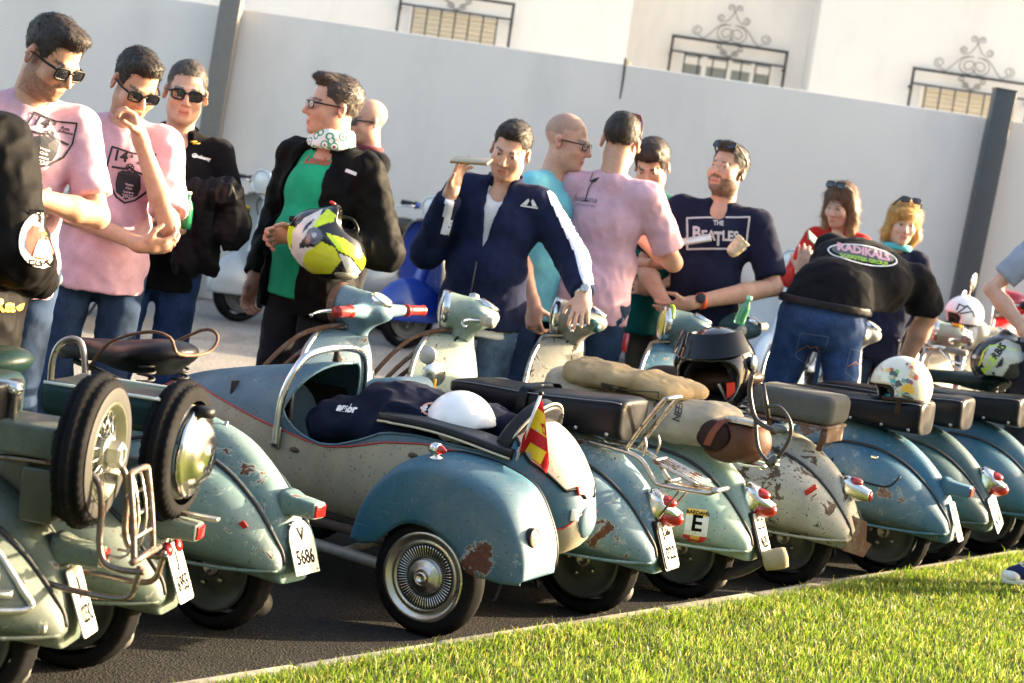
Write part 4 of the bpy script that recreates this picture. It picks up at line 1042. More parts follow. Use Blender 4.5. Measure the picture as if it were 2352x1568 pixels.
for X0 in (-.026, .03):
    pts = []
    for a in np.linspace(-.2, math.pi + .2, 26): Z0 = .163 * math.sin(a); pts.append((.11 + X0 * math.cos(R(24)) - Z0 * math.sin(R(24)), YC + math.cos(a) * .166, .62 - X0 * math.sin(R(24)) * -1 * -1 + Z0 * math.cos(R(24))))
    sc_add(MB().tube(pts, .0045, 6, 2).build('piping', CPIP))
# ---- flag on its pole
fa, fb = bike_pt(bE, 0, 0, 0), None
def on_bike(b, px, py, y):
    """the point of scooter b's plane y seen at photo pixel (px,py)"""
    Mi = b.matrix_basis.inverted(); o_ = Mi @ CAM; d = Mi.to_3x3() @ ray(px, py); return o_ + d * ((y - o_.y) / d.y)
A0 = on_bike(bE, 1180, 1072, .60); A1 = on_bike(bE, 1241, 908, .60)
fl = empty('flag', bike_pt(bE, *A0), bE.rotation_euler[2], 'small red and yellow flag on a white stick at the sidecar tail', 'flag')
def fl_add(o): return child_of_bike(fl, bE, o)
WPOLE = plain('white_plastic', (.75, .75, .76), .4)
fl_add(MB().tube([A0 + (A1 - A0) * .28, A1], .0055, 8).build('pole', WPOLE)); fl_add(MB().lathe([(.004, 0), (.009, .004), (.008, .012), (0, .016)], A1, A1 - A0, 10).build('finial', BLACK))
sp_ = []
for i in range(90):
    t = i / 89; p = A0 + (A1 - A0) * (.04 + .24 * t); u = (A1 - A0).normalized().orthogonal(); w = (A1 - A0).normalized().cross(u); sp_.append(p + (u * math.cos(i * .9) + w * math.sin(i * .9)) * .006)
fl_add(MB().tube(sp_, .002, 5, 1).build('spring', CHROME)); fl_add(MB().box(A0, (.018, .016, .03), bev=.003).build('clamp', CHROME))
def fpt(cx_, cy_, lift=0.0):
    """flag outline in zoom pixels -> a gently rippled cloth beside the pole"""
    px = (1900 + cx_ / 1.96) / 1.69388; py = (1500 + cy_ / 1.96) / 1.69388
    t = (cx_ - 250) / 210; return on_bike(bE, px, py, .605 + .025 * math.sin(t * 5.5 + cy_ * .006) + lift)
def fpoly(name, pts, m_, lift):
    V, F = densify([Vector((a, b, 0)) for a, b in pts], [tuple(range(len(pts)))], 40); fl_add(MB().add([fpt(p.x, p.y, lift) for p in V], F, True).build(name, m_))
FRED = fabric('flag_red', (.52, .02, .025)); FYEL = fabric('flag_yellow', (.78, .52, .03))
fpoly('red_stripe', [(404, 80), (425, 180), (440, 300), (452, 450), (464, 590), (443, 670), (395, 610), (240, 500), (262, 385), (300, 320)], FRED, 0)
fpoly('yellow_stripe', [(372, 165), (428, 215), (447, 400), (312, 312), (330, 250)], FYEL, .004); fpoly('yellow_stripe', [(322, 432), (442, 505), (398, 602), (272, 512)], FYEL, .004)
fpoly('emblem', [(395, 285), (425, 290), (442, 340), (440, 385), (415, 360), (410, 320)], FRED, .007); fpoly('emblem', [(415, 318), (428, 322), (432, 362), (420, 352)], FYEL, .009)
fpoly('emblem', [(366, 330), (382, 336), (380, 350), (364, 344)], plain('flag_grey', (.5, .5, .5), .8), .007)
# ---- jacket stuffed into the cockpit
NAVY = fabric('navy_cloth', (.006, .009, .024), .8, sheen=.03); BLKC = fabric('black_cloth', (.008, .008, .011), .8)
s_ = SDF(.008)
for c, r_, rot in (((.70, YC + .02, .585), (.20, .18, .075), (0, R(8), .3)), ((.55, YC, .645), (.20, .17, .085), (0, R(-6), -.2)), ((.40, YC - .05, .64), (.18, .15, .06), (0, R(10), .2)), ((.80, YC + .06, .56), (.09, .14, .08), None), ((.22, YC - .1, .63), (.14, .09, .06), None), ((.5, YC + .12, .59), (.22, .10, .07), None)): s_.ell(c, r_, rot, k=.04)
def jk(V): return .014 * ridges(V * np.array([7, 9, 7]), 4) + .007 * ridges(V * 19, 5)
jo = sdfo(s_, 'jacket_cloth', 1, jk); jo.data.materials.append(NAVY)
jr = root_at('folded_jacket', bE, .5, YC, .55, 'navy jacket bundled into the sidecar cockpit', 'jacket'); child_of_bike(jr, bE, jo)
jv = [bE.matrix_basis @ v.co for v in jo.data.vertices]; jb = BVHTree.FromPolygons(jv, [tuple(p.vertices) for p in jo.data.polygons])
def project_mark(name, fig, px, py, scale, bvh, mat, parent, rot=8.3, off=.004, mx=.02):
    """a mark seen at photo pixel (px,py): figure metres, dropped along the sight line onto the surface"""
    h = bvh.ray_cast(CAM, ray(px, py).normalized(), 60)
    if h[0] is None: return None
    d = ray(px, py).normalized(); u = _cx * math.cos(R(rot)) - _cy * math.sin(R(rot)); v = _cy * math.cos(R(rot)) + _cx * math.sin(R(rot)); M = frame_M(h[0], u, v)
    o = stick(name, [p * scale for p in fig[0]], fig[1], M, bvh, mat, None, off, mx)
    if o is None: return None
    o.parent = parent; o.matrix_local = parent.matrix_basis.inverted(); return o
WPRINT = plain('white_print', (.72, .72, .70), .6)
project_mark('lettering', text_mesh('ambr', .035, .0016, .25), 795, 937, 1, jb, WPRINT, jr, 4); project_mark('lettering', cat2(outline2(circ(0, 0, .05, 18, .022), .006), outline2(circ(.005, -.004, .033, 14, .012), .006)), 1003, 942, 1, jb, plain('salmon_print', (.62, .28, .2), .6), jr, 10)
project_mark('lettering', text_mesh('BP', .022, .001), 975, 938, 1, jb, WPRINT, jr, -20)
# ---- helmets
def dome_helmet(root, key, mat, R_=(.135, .118, .125), cut=-.045, face=True, trim=True, h=.0065):
    s_ = SDF(h); s_.ell((0, 0, 0), R_); s_.ell((0, 0, -.01), (R_[0] - .022, R_[1] - .022, R_[2] - .02), op='s')
    s_.half((0, 0, cut), (0, 0, -1))
    if face: s_.box((.15, 0, cut - .01), (.17, .22, .13), rad=.03, op='s', k=.01)
    o = sdfo(s_, 'shell', 1); o.data.materials.append(mat); o.parent = root
    lin = SDF(.007); lin.ell((-.005, 0, -.008), (R_[0] - .02, R_[1] - .02, R_[2] - .018)); lin.half((0, 0, cut - .012), (0, 0, -1)); lin.ell((0, 0, -.06), (R_[0] - .04, R_[1] - .04, R_[2] - .02), op='s')
    if face: lin.box((.15, 0, cut - .01), (.15, .2, .115), rad=.03, op='s')
    l = sdfo(lin, 'lining'); l.data.materials.append(plain('helmet_lining', (.02, .02, .022), .9)); l.parent = root
    return o
WGLOSS = plain('white_gloss', (.78, .80, .83), .12, var=.03, coat=.5)
r = root_at('white_helmet', bE, .33, YC + .06, .643, 'plain glossy white helmet lying in the sidecar', 'helmet', rz=R(190)); dome_helmet(r, 'w', WGLOSS, (.125, .115, .125), cut=-.05); r.rotation_euler[1] = R(-6)
# ================================================================ gear on the scooters
def bpart(b, o): o.parent = b; return o
# --- spare wheels (axis along the scooter)
def spare(b, x, z, label, kind):
    r = root_at('spare_wheel', b, x, 0, z - .2, label, 'spare wheel', 'spare wheels on scooter tails'); Z = .2
    t = tyre_mesh(.190, .090, 84, .013).build('tyre', RUBBER); t.parent = r; t.location = (0, 0, Z); t.rotation_euler = (0, 0, R(90))
    if kind == 'cap':
        mt = chrome('hubcap_chrome', .12, (.72, .70, .64), .07, 4)
        c = MB().lathe([(.118, .040), (.122, .050), (.112, .060), (.098, .058), (.085, .078), (.060, .094), (.045, .090), (.030, .098), (.012, .104), (0, .105)], (0, 0, Z), (-1, 0, 0), 48, False)
        V = [Vector(v) for v in c.V]; c.V = [tuple(v + Vector((.006 * mnoise.noise(v * 22), 0, .003 * mnoise.noise(v * 17)))) for v in V]; c.build('hubcap', mt, r)
        MB().lathe([(.032, 0), (.032, .02), (.025, .026), (0, .028)], (-.062, 0, Z + .105), (0, 0, 1), 18).build('cap_plug', BLACK, r)
        MB().lathe([(.13, -.02), (.13, .03), (.11, .035)], (0, 0, Z), (-1, 0, 0), 40, False).build('rim', plain('rim_grey', (.22, .22, .21), .5, .3), r)
    else:
        rm = plain('rim_olive', (.045, .05, .03), .45, .1)
        MB().lathe([(.126, .03), (.132, .046), (.118, .046), (.108, .02), (.10, .018), (.10, -.02)], (0, 0, Z), (-1, 0, 0), 48, False).build('rim', rm, r)
        wht = plain('grey_wall', (.012, .011, .010), .7); MB().lathe([(.131, .0465), (.158, .0462), (.163, .044)], (0, 0, Z), (-1, 0, 0), 48, False).build('sidewall_band', wht, r)
        for i in range(28):
            a = 2 * math.pi * i / 28; a2 = a + (.35 if i % 2 else -.35)
            MB().tube([(-.035 - (.01 if i % 2 else -.01), .028 * math.cos(a2), Z + .028 * math.sin(a2)), (-.025, .108 * math.cos(a), Z + .108 * math.sin(a))], .0018, 4).build('spoke', CHROME, r)
        hub = MB().lathe([(.035, -.03), (.035, .03), (.045, .036), (.045, .044), (.03, .048)], (0, 0, Z), (-1, 0, 0), 24).lathe([(.034, .048), (.034, .075), (.028, .082), (.018, .082), (.016, .076), (0, .076)], (0, 0, Z), (-1, 0, 0), 6).build('knock_off_nut', chrome('dull_alloy', .1, (.5, .5, .47), .3), r, sharp=35)
    return r
spare(bB, -.245, .655, 'spare wheel with dented chrome hubcap behind the saddle', 'cap'); spare(bA, -.275, .705, 'spare wheel with wire spokes and big hub nut in front of carrier', 'nut')
MB().tube([(-.10, .03, .56), (-.16, .03, .60), (-.22, 0, .655)], .014, 8).box((-.13, 0, .60), (.16, .05, .03), bev=.006).build('spare_bracket', plain('dark_green_metal', (.045, .06, .045), .6), bB)
MB().box((-.33, 0, .487), (.12, .028, .012), bev=.004).build('lamp_visor', OLDCHROME, bB)
for y in (.04, -.03): MB().lathe([(.021, 0), (.019, .008), (.01, .013), (0, .014)], (-.27, y, .39), (-1, 0, .42), 18).build('reflector', plain('ruby_reflector', (.32, .012, .014), .15), bB)
# B: pillion pad with piping
GRN = leather('bottle_green_vinyl', (.006, .022, .022), .42)
s_ = SDF(.006); s_.box((-.05, 0, .755), (.33, .25, .095), rad=.028); o = sdfo(s_, 'pillion_pad', 1, lambda V: .004 * vnoise(V * 14, 2)); o.data.materials.append(GRN); bpart(bB, o)
q = MB().tube([(.105, .118, .797), (-.20, .118, .803), (-.21, .10, .803), (-.21, -.10, .803), (-.20, -.118, .803), (.105, -.118, .797)], .0045, 6, 3).build('piping', plain('pale_piping', (.55, .56, .50), .5), o)
# C: saddle rails
MB().tube([(.62, .14, .60), (.62, .15, .74), (.60, .135, .80), (.55, .12, .81), (.52, .12, .76), (.50, .12, .66)], .011, 8, 4).build('grab_rail', OLDCHROME, bC)
MB().tube([(.50, .11, .74), (.42, .125, .83), (.28, .13, .885), (.20, .12, .88), (.19, .08, .83), (.2, -.08, .83), (.20, -.12, .88), (.28, -.13, .885), (.5, -.11, .74)], .0055, 7, 4).build('saddle_rail', RUSTY, bC)
# C: red tape and tail details
MB().box((-.17, .165, .375), (.075, .006, .024), rot=(R(-28), R(32), R(-12)), bev=.002).build('red_tape', RFL, bC)
MB().lathe([(.012, 0), (.012, .004), (.006, .008), (.006, .02), (0, .022)], (.04, .0, .625), (-.2, 0, 1), 10).build('tail_bolt', OLDCHROME, bC)
# A: louvred panel on the near cowl
ALU = chrome('aluminium', .05, (.56, .56, .54), .34, 2)
lp = MB()
pv = []
for (x, z) in ((.10, .50), (-.02, .50), (-.12, .475), (-.175, .42), (-.205, .36), (.10, .335)): pv.append((x, z))
def cowl_y(x, z):
    tab = np.array(smooth_tab(COWL, 40)); zb, zt, yo = (float(np.interp(x, tab[:, 0], tab[:, k])) for k in (1, 2, 3)); zc = zb + (zt - zb) * .42; hh = (zt - zc) if z > zc else (zc - zb)
    q = min(.999, abs(z - zc) / hh); e = 2.2 if z > zc else 3.2; s_ = q ** (e / 2); c = math.sqrt(max(0, 1 - s_ * s_)); return .07 + (yo - .07) * c ** (2 / 2.3)
for i in range(4):
    z = .475 - i * .037; x1 = -.085 - i * .034; pts = [(x1, cowl_y(x1, z) + .004, z), (x1 + .04, cowl_y(x1 + .04, z) + .007, z), (.0, cowl_y(0, z) + .007, z), (.16, cowl_y(.16, z) + .006, z)]
    V = []; F = []; P, _ = catmull([Vector(p) for p in pts], [1] * 4, 4)
    for p in P: V += [p + Vector((0, 0, .011)), p + Vector((0, .010, .002)), p + Vector((0, .006, -.009)), p + Vector((0, -.004, -.011))]
    n_ = len(P)
    for j in range(n_ - 1):
        for k in range(4): F.append((4 * j + k, 4 * j + (k + 1) % 4, 4 * (j + 1) + (k + 1) % 4, 4 * (j + 1) + k))
    F += [(0, 1, 2, 3), tuple(4 * (n_ - 1) + k for k in (3, 2, 1, 0))]
    MB().add(V, F).build('louvre', ALU, bA)
ed = [(-.06, .505), (-.13, .455), (-.20, .375), (-.225, .33), (-.12, .322), (.1, .318)]
MB().tube([(x, cowl_y(x, z) + .004, z) for x, z in ed], .010, 7, 4).build('louvre_frame', ALU, bA)
MB().box((-.26, .155, .285), (.02, .02, .02), bev=.004).build('cowl_catch', OLDCHROME, bA)
# A: folding carrier of bent tube
CR = chrome('carrier_steel', .7, (.17, .15, .135), .3, 11); car = empty('rack', (0, 0, 0), parent=bA)
for sd in (1, -1):
    y = sd * .095; MB().tube([(-.02, y, .665), (-.15, y, .675), (-.29, y, .67), (-.335, y, .645), (-.35, y, .58), (-.355, y, .50), (-.375, y, .455), (-.42, y, .445), (-.475, y, .45)], .0085, 10, 5).build('rack_rail', CR, bA)
    MB().tube([(-.22, y * .7, .375), (-.30, y, .375), (-.40, y, .372), (-.445, y, .385), (-.46, y, .43), (-.462, y, .462)], .008, 10, 5).build('rack_stay', CR, bA)
MB().tube([(-.44, .075, .465), (-.425, .072, .56), (-.405, .068, .655), (-.40, .055, .675), (-.40, -.055, .675), (-.405, -.068, .655), (-.425, -.072, .56), (-.44, -.075, .465)], .008, 10, 5).build('rack_flap', CR, bA)
MB().tube([(-.445, .105, .47), (-.445, -.105, .47)], .009, 10).build('rack_hinge', CR, bA)
for i, z in enumerate((.52, .57, .62)): MB().tube([(-.43 + .03 * i / 2, .07, z), (-.43 + .03 * i / 2, -.07, z)], .005, 6).build('rack_wire', OLDCHROME, bA)
for y in (.03, -.03): MB().tube([(-.395, y, .672), (-.425, y, .56), (-.41, y * 1.3, .47), (-.36, y * 1.3, .46)], .0038, 6, 3).build('rack_wire', OLDCHROME, bA)
bpy.data.objects.remove(car)
# A: tool boxes and bracket by the frame edge
GBX = paint('box_green', (.10, .13, .095), (.15, .19, .14), .25, 31, dirt=.6)
MB().box((-.12, .02, .725), (.20, .20, .075), bev=.008).build('tool_box', GBX, bA); MB().box((-.19, .05, .595), (.085, .13, .135), bev=.006).build('battery_box', plain('dark_green_box', (.03, .042, .028), .35, var=.5, scale=8), bA)
MB().box((-.03, .06, .80), (.09, .16, .10), bev=.006).build('frame_bracket', BLACK, bA); MB().tube([(.25, .06, .845), (-.06, .06, .84), (-.085, .06, .83)], .016, 10).build('chrome_rail', CHROME, bA); MB().box((-.09, .05, .79), (.012, .03, .12), bev=.003).build('bracket_strap', OLDCHROME, bA)
s_ = SDF(.006); s_.box((.02, .0, .80), (.16, .2, .12), rad=.03); o = sdfo(s_, 'pillion_pad', 1, lambda V: .004 * vnoise(V * 14, 3)); o.data.materials.append(GRN); bpart(bA, o)
MB().box((-.09, -.06, .59), (.10, .10, .25), bev=.01).build('leg_strut', plain('olive_metal', (.08, .085, .06), .5), bA)
# E: chrome and rust carrier
def erk(px, py, y): return on_bike(bE, px, py, y)
RC = chrome('carrier_rust', .75, (.45, .43, .40), .25, 13)
for y, m_ in ((.07, OLDCHROME), (-.05, RC)):
    f = lambda px, py: erk(px, py, y) if y > 0 else Vector((erk(px, py, .07).x, y, erk(px, py, .07).z))
    MB().tube([f(1354, 1014), f(1400, 1026), f(1450, 1042), f(1478, 1062), f(1500, 1100), f(1515, 1112), f(1560, 1122), f(1620, 1132), f(1636, 1130)], .0085, 9, 5).build('rack_rail', m_, bE)
    MB().tube([f(1436, 1034), f(1470, 985), f(1520, 925), f(1530, 916)], .0085, 9, 4).build('rack_upright', m_, bE)
    MB().tube([f(1500, 1058), f(1560, 1090), f(1600, 1112)], .007, 8, 3).build('rack_bar', RC, bE)
    MB().tube([f(1480, 1003), f(1484, 1025), f(1476, 1046)], .005, 6, 3).build('rack_brace', OLDCHROME, bE)
a = erk(1530, 916, .07); MB().tube([a, a + Vector((-.015, -.03, .006)), a + Vector((-.015, -.09, .006)), Vector((a.x, -.05, a.z))], .0085, 9, 4).build('rack_bend', OLDCHROME, bE)
a = erk(1636, 1130, .07); MB().tube([a, a + Vector((-.015, -.02, .008)), a + Vector((-.015, -.10, .008)), Vector((a.x, -.05, a.z))], .0085, 9, 4).build('rack_bend', OLDCHROME, bE)
for px, py in ((1500, 1058), (1530, 1106), (1600, 1112)): p = erk(px, py, .07); MB().tube([p, Vector((p.x, -.05, p.z))], .0065, 8).build('rack_bar', RC, bE)
for y in (.04, .01, -.02): p = erk(1505, 1060, .07); q = erk(1600, 1110, .07); MB().tube([(p.x, y, p.z), (q.x, y, q.z)], .0055, 7).build('rack_bar', RC, bE)
for sd in (1, -1): p = erk(1560, 1122, .07); MB().tube([(p.x, sd * .05, p.z), (-.245, sd * .03, .385)], .004, 6).build('rack_stay', RUSTY, bE)
# E: cowl crease strip, tail spine strip
MB().tube([(.02, .252, .40), (-.04, .243, .395), (-.1, .222, .385)], [.003, .006, .003], 6, 4).build('cowl_spear', P_E, bE)
MB().tube([(-.225, .0, .375), (-.29, .0, .235)], .02, 8).build('plate_backing', BLACK, bE)
for sd in (1, -1): MB().box((.62, sd * .06, .52), (.16, .10, .14), rot=(0, R(-15), 0), bev=.03).build('tank_flank', P_E, bE)
# glovebox behind the legshield of E and guards (rusty crash bars) of E and F
s_ = SDF(.007); s_.box((.86, 0, .60), (.20, .26, .20), rot=(0, R(12), 0), rad=.05); o = sdfo(s_, 'glovebox'); o.data.materials.append(P_E); bpart(bE, o)
def crash(b):
    for sd in (1, -1):
        for k, (dx, dz) in enumerate(((0, 0), (-.03, -.05), (-.015, -.12))):
            MB().tube([(1.12, sd * .05, .86 + dz), (1.22 + dx, sd * .20, .80 + dz), (1.30 + dx, sd * .34, .62 + dz), (1.28 + dx, sd * .40, .48 + dz), (1.20 + dx, sd * .36, .36), (1.10, sd * .28, .30)], .0095, 8, 5).build('crash_bar', RUSTY, b)
crash(bE); crash(bF)
MB().tube([(1.12, .1, .55), (1.22, .28, .56), (1.32, .42, .60)], .009, 8, 3).build('crash_bar', RUSTY, bF)
# F: spotlamp pair and legshield hook
MB().lathe([(.0, -.03), (.03, -.02), (.036, 0), (.036, .012), (.03, .016), (0, .018)], on_bike(bF, 983, 815, .32), (-.4, .9, .1), 20).build('horn', chrome('horn_grey', .4, (.5, .46, .45), .4), bF)
MB().lathe([(.0, -.05), (.03, -.04), (.05, -.012), (.052, 0), (.048, .004), (0, .008)], on_bike(bF, 998, 858, .30), (-.85, .5, .1), 24).build('mirror', CHROME, bF)
MB().box(on_bike(bF, 990, 888, .30), (.04, .02, .07), bev=.006).build('amber_tag', plain('amber', (.7, .36, .02), .5), bF)
MB().tube([(1.02, .12, .60), (.99, .12, .57), (.97, .12, .58), (.97, .12, .61)], .006, 6, 4).build('bag_hook', DARK, bF)
s_ = SDF(.006); s_.ell((.87, .02, .60), (.12, .10, .10)); o = sdfo(s_, 'canister', 1); o.data.materials.append(plain('grey_green_canister', (.20, .22, .19), .4)); bpart(bF, o)
p = Vector((.075, .03, .085)); hF = [c for c in bF.children if c.name.startswith('headset')][0]
MB().lathe([(.018, 0), (.022, .012), (.02, .035), (0, .042)], (.01, -.055, .065), (0, 0, 1), 14).lathe([(.016, -.02), (.016, .03), (.012, .034)], (-.02, -.09, .055), (-1, -.2, 0), 14).build('switch_horn', chrome('dull_chrome', .1, (.5, .5, .47), .3), hF)
# F: chrome seat rail, rear carrier
MB().tube([(.60, .145, .665), (.3, .15, .66), (-.08, .145, .635), (-.16, .12, .615), (-.17, 0, .61), (-.16, -.12, .615), (-.08, -.145, .635), (.6, -.145, .665)], .0095, 8, 4).build('seat_rail', CHROME, bF)
MB().tube([(-.05, .06, .60), (-.16, .07, .575), (-.27, .07, .575), (-.285, .05, .578), (-.285, -.05, .578), (-.27, -.07, .575), (-.05, -.06, .60)], .0085, 8, 4).build('rear_carrier', CHROME, bF)
MB().tube([(-.17, .05, .572), (-.15, .05, .66), (-.16, .04, .70), (-.18, 0, .71), (-.16, -.04, .70), (-.15, -.05, .66), (-.17, -.05, .572)], .008, 8, 4).build('carrier_back', CHROME, bF)
s_ = SDF(.007); s_.box((.25, 0, .665), (.66, .24, .05), rad=.02); o = sdfo(s_, 'seat_base'); o.data.materials.append(BLACK); bpart(bF, o)
# F: sticker on the cowl
cw = [c for c in bF.children if c.name.startswith('cowl')][0]; cwb = BVHTree.FromPolygons([bF.matrix_basis @ v.co for v in cw.data.vertices], [tuple(p.vertices) for p in cw.data.polygons])
DW, DY, DR = plain('decal_white', (.70, .70, .68), .4), plain('decal_yellow', (.78, .52, .10), .4), plain('decal_red', (.6, .03, .03), .4)
sh = [(-.043, .03), (.043, .03), (.043, -.055), (.03, -.068), (0, -.078), (-.03, -.068), (-.043, -.055)]
def pm(name, fig, m_, off): 
    h = cwb.ray_cast(CAM, ray(1600, 1203).normalized(), 60); M = frame_M(h[0], _cx + _cy * -.12, _cy)
    o = stick(name, fig[0], fig[1], M, cwb, m_, None, off, .02); o.parent = bF; o.matrix_local = bF.matrix_basis.inverted()
pm('sticker', poly2(sh), DR, .002); pm('sticker', poly2([(-.040, .055), (.03, .055), (.043, .02), (-.043, .02)]), DY, .0022); pm('sticker', poly2([(-.043, .03), (.043, .03), (.043, -.045), (-.043, -.045)]), DW, .0032); pm('sticker', poly2([(-.018, -.045), (.018, -.045), (.013, -.07), (0, -.076), (-.013, -.07)]), DY, .0034)
pm('sticker_text', text_mesh('E', .085, .002), INK, .0048); pm('sticker_text', shift2(text_mesh('BARDAHL', .019, .0006), 0, .042), INK, .0048)
# --- burlap sacks on F
def burlap(name, col):
    mt, nt, b = nmat(name); co = objco(nt); w1 = nt.nodes.new('ShaderNodeTexWave'); w1.inputs['Scale'].default_value = 90; w1.inputs['Distortion'].default_value = 1.5; w1.bands_direction = 'X'; w2 = nt.nodes.new('ShaderNodeTexWave'); w2.inputs['Scale'].default_value = 90; w2.inputs['Distortion'].default_value = 1.5; w2.bands_direction = 'Z'
    nt.links.new(co, w1.inputs[0]); nt.links.new(co, w2.inputs[0]); mm = nt.nodes.new('ShaderNodeMath'); mm.operation = 'MULTIPLY'; nt.links.new(w1.outputs['Fac'], mm.inputs[0]); nt.links.new(w2.outputs['Fac'], mm.inputs[1])
    n1 = noise(nt, co, 7, 5); c = ramp(nt, n1, [(.3, tuple(x * .72 for x in col)), (.7, tuple(min(1, x * 1.2) for x in col))]); c = mixc(nt, .35, c, mm.outputs[0], 'OVERLAY'); nt.links.new(c, b.inputs['Base Color']); b.inputs['Roughness'].default_value = .95; bump(nt, b, mm.outputs[0], .5, .003); return mt
BUR1 = burlap('burlap_tan', (.40, .29, .15)); BUR2 = burlap('burlap_pale', (.40, .34, .25))
def sack(name, label, cells, m_, seed, at):
    s_ = SDF(.0075)
    for c, r_, rot in cells: s_.ell(c, r_, rot, k=.045)
    o = sdfo(s_, 'cloth', 1, lambda V: .007 * ridges(V * np.array([9, 12, 9]), seed) + .003 * ridges(V * 26, seed + 1)); o.data.materials.append(m_)
    r = root_at(name, bF, *at, label, 'sack', 'burlap sacks on the mint scooter'); child_of_bike(r, bF, o); return r, BVHTree.FromPolygons([bF.matrix_basis @ v.co for v in o.data.vertices], [tuple(p.vertices) for p in o.data.polygons])
rA, bvA = sack('burlap_sack', 'tan burlap sack with black print, the upper sack on the mint scooter', [((.46, .03, .79), (.12, .15, .045), (0, R(14), .15)), ((.30, .03, .795), (.17, .15, .045), (0, R(4), .05)), ((.16, .03, .785), (.10, .15, .038), (0, R(-4), 0)), ((.10, -.05, .79), (.07, .06, .03), None), ((.52, .02, .80), (.06, .12, .04), None)], BUR1, 3, (.3, .03, .75))
rB, bvB = sack('burlap_sack', 'pale burlap sack draped over the seat, the lower sack on the mint scooter', [((.50, 0, .70), (.14, .18, .075), (0, R(-6), 0)), ((.25, 0, .695), (.22, .18, .06), None), ((.02, 0, .70), (.15, .17, .065), None), ((-.07, .02, .70), (.06, .14, .065), None), ((.08, .09, .66), (.2, .08, .06), None), ((.60, 0, .73), (.07, .12, .06), None)], BUR2, 6, (.2, 0, .64))
SINK = plain('sack_ink', (.05, .045, .04), .9)
project_mark('print', poly2([(-.055, -.014), (.055, -.014), (.055, .014), (-.055, .014)]), 1412, 893, 1, bvA, SINK, rA, 12, .003); project_mark('print', outline2([(-.06, .0), (.05, .02), (.06, -.03), (-.02, -.045)], .004), 1478, 905, 1, bvA, SINK, rA, 12, .003)
project_mark('print', text_mesh('NEED', .036, .0012), 1560, 940, 1, bvB, SINK, rB, -72, .003); project_mark('print', text_mesh('D CO', .034, .001), 1508, 935, 1, bvB, SINK, rB, -62, .003); project_mark('print', text_mesh('40', .036, .001), 1455, 945, 1, bvB, SINK, rB, -80, .003)
# --- leather bag on F's carrier
r = root_at('leather_bag', bF, -.16, .03, .55, 'brown leather bag with open flap hanging on the mint scooter tail', 'bag')
LB = leather('tan_leather', (.075, .032, .018), .5); LB2 = leather('dark_leather', (.022, .009, .007), .6)
s_ = SDF(.006); s_.ell((-.14, .10, .655), (.105, .07, .085), k=.02).ell((-.21, .06, .66), (.08, .10, .08), k=.03).ell((-.10, .165, .665), (.072, .06, .062), (R(0), R(20), 0), k=.0, op='s'); s_.half((0, 0, .725), (0, 0, 1), .02)
o = sdfo(s_, 'body', 1, lambda V: .004 * ridges(V * 16, 2)); o.data.materials.append(LB); child_of_bike(r, bF, o)
s_ = SDF(.006); s_.ell((-.10, .150, .665), (.070, .035, .060)); o = sdfo(s_, 'pocket', 1); o.data.materials.append(LB2); child_of_bike(r, bF, o)
V = []; F = []
for i, p in enumerate([Vector((-.15, .13, .735)), Vector((-.13, .17, .725)), Vector((-.11, .192, .68)), Vector((-.095, .192, .63))]): V += [p + Vector((-.014, 0, 0)), p + Vector((.014, 0, 0))]
child_of_bike(r, bF, MB().add(V, [(2 * i, 2 * i + 1, 2 * i + 3, 2 * i + 2) for i in range(3)]).build('strap', leather('strap_leather', (.13, .035, .018), .45))); child_of_bike(r, bF, MB().box((-.20, .10, .735), (.13, .10, .02), bev=.006).build('clasp_bar', OLDCHROME))
LK = plain('lock_rubber', (.03, .025, .024), .4); r2 = root_at('cable_lock', bF, -.2, .18, .6, 'black cable lock looped around the leather bag', 'lock')
lk = lambda px, py: on_bike(bF, px, py, .17)
child_of_bike(r2, bF, MB().tube([lk(1728, 862), lk(1722, 900), lk(1735, 960), lk(1770, 985), lk(1785, 985)], .0095, 9, 5).build('cable', LK)); child_of_bike(r2, bF, MB().tube([lk(1755, 935), lk(1790, 935), lk(1815, 970), lk(1812, 1010), lk(1775, 1068)], .0075, 9, 5).build('cable', LK)); child_of_bike(r2, bF, MB().tube([lk(1735, 965), lk(1742, 1030), lk(1768, 1065)], .0075, 9, 4).build('cable', LK)); child_of_bike(r2, bF, MB().tube([lk(1752, 880), lk(1765, 960)], .009, 9).build('cable', LK))
s_ = SDF(.004); s_.ell(lk(1790, 985), (.035, .016, .019)); o = sdfo(s_, 'lock_head'); o.data.materials.append(plain('lock_steel', (.10, .11, .12), .3, .5)); child_of_bike(r2, bF, o); child_of_bike(r2, bF, MB().tube([lk(1764, 1068), lk(1785, 1050)], .016, 8).build('lock_end', plain('lock_green', (.05, .06, .055), .5)))
# F: burlap-wrapped exhaust plug
r = root_at('rope_roll', bF, -.34, .02, .16, 'jute wrapped roll tied on the mint scooter exhaust end', 'roll'); c = on_bike(bF, 1780, 1284, .02)
child_of_bike(r, bF, MB().lathe([(.02, -.045), (.036, -.04), (.040, -.015), (.040, .03), (.036, .045), (.0, .05)], c, (-.9, -.3, .35), 20).build('wrap', burlap('jute', (.50, .42, .26))))
MB().tube([(.0, -.05, .13), (-.12, -.02, .12), (-.24, .01, .16), c + Vector((.04, 0, -.01))], [.03, .028, .02, .016], 10, 4).build('exhaust_pipe', DARK, bF)
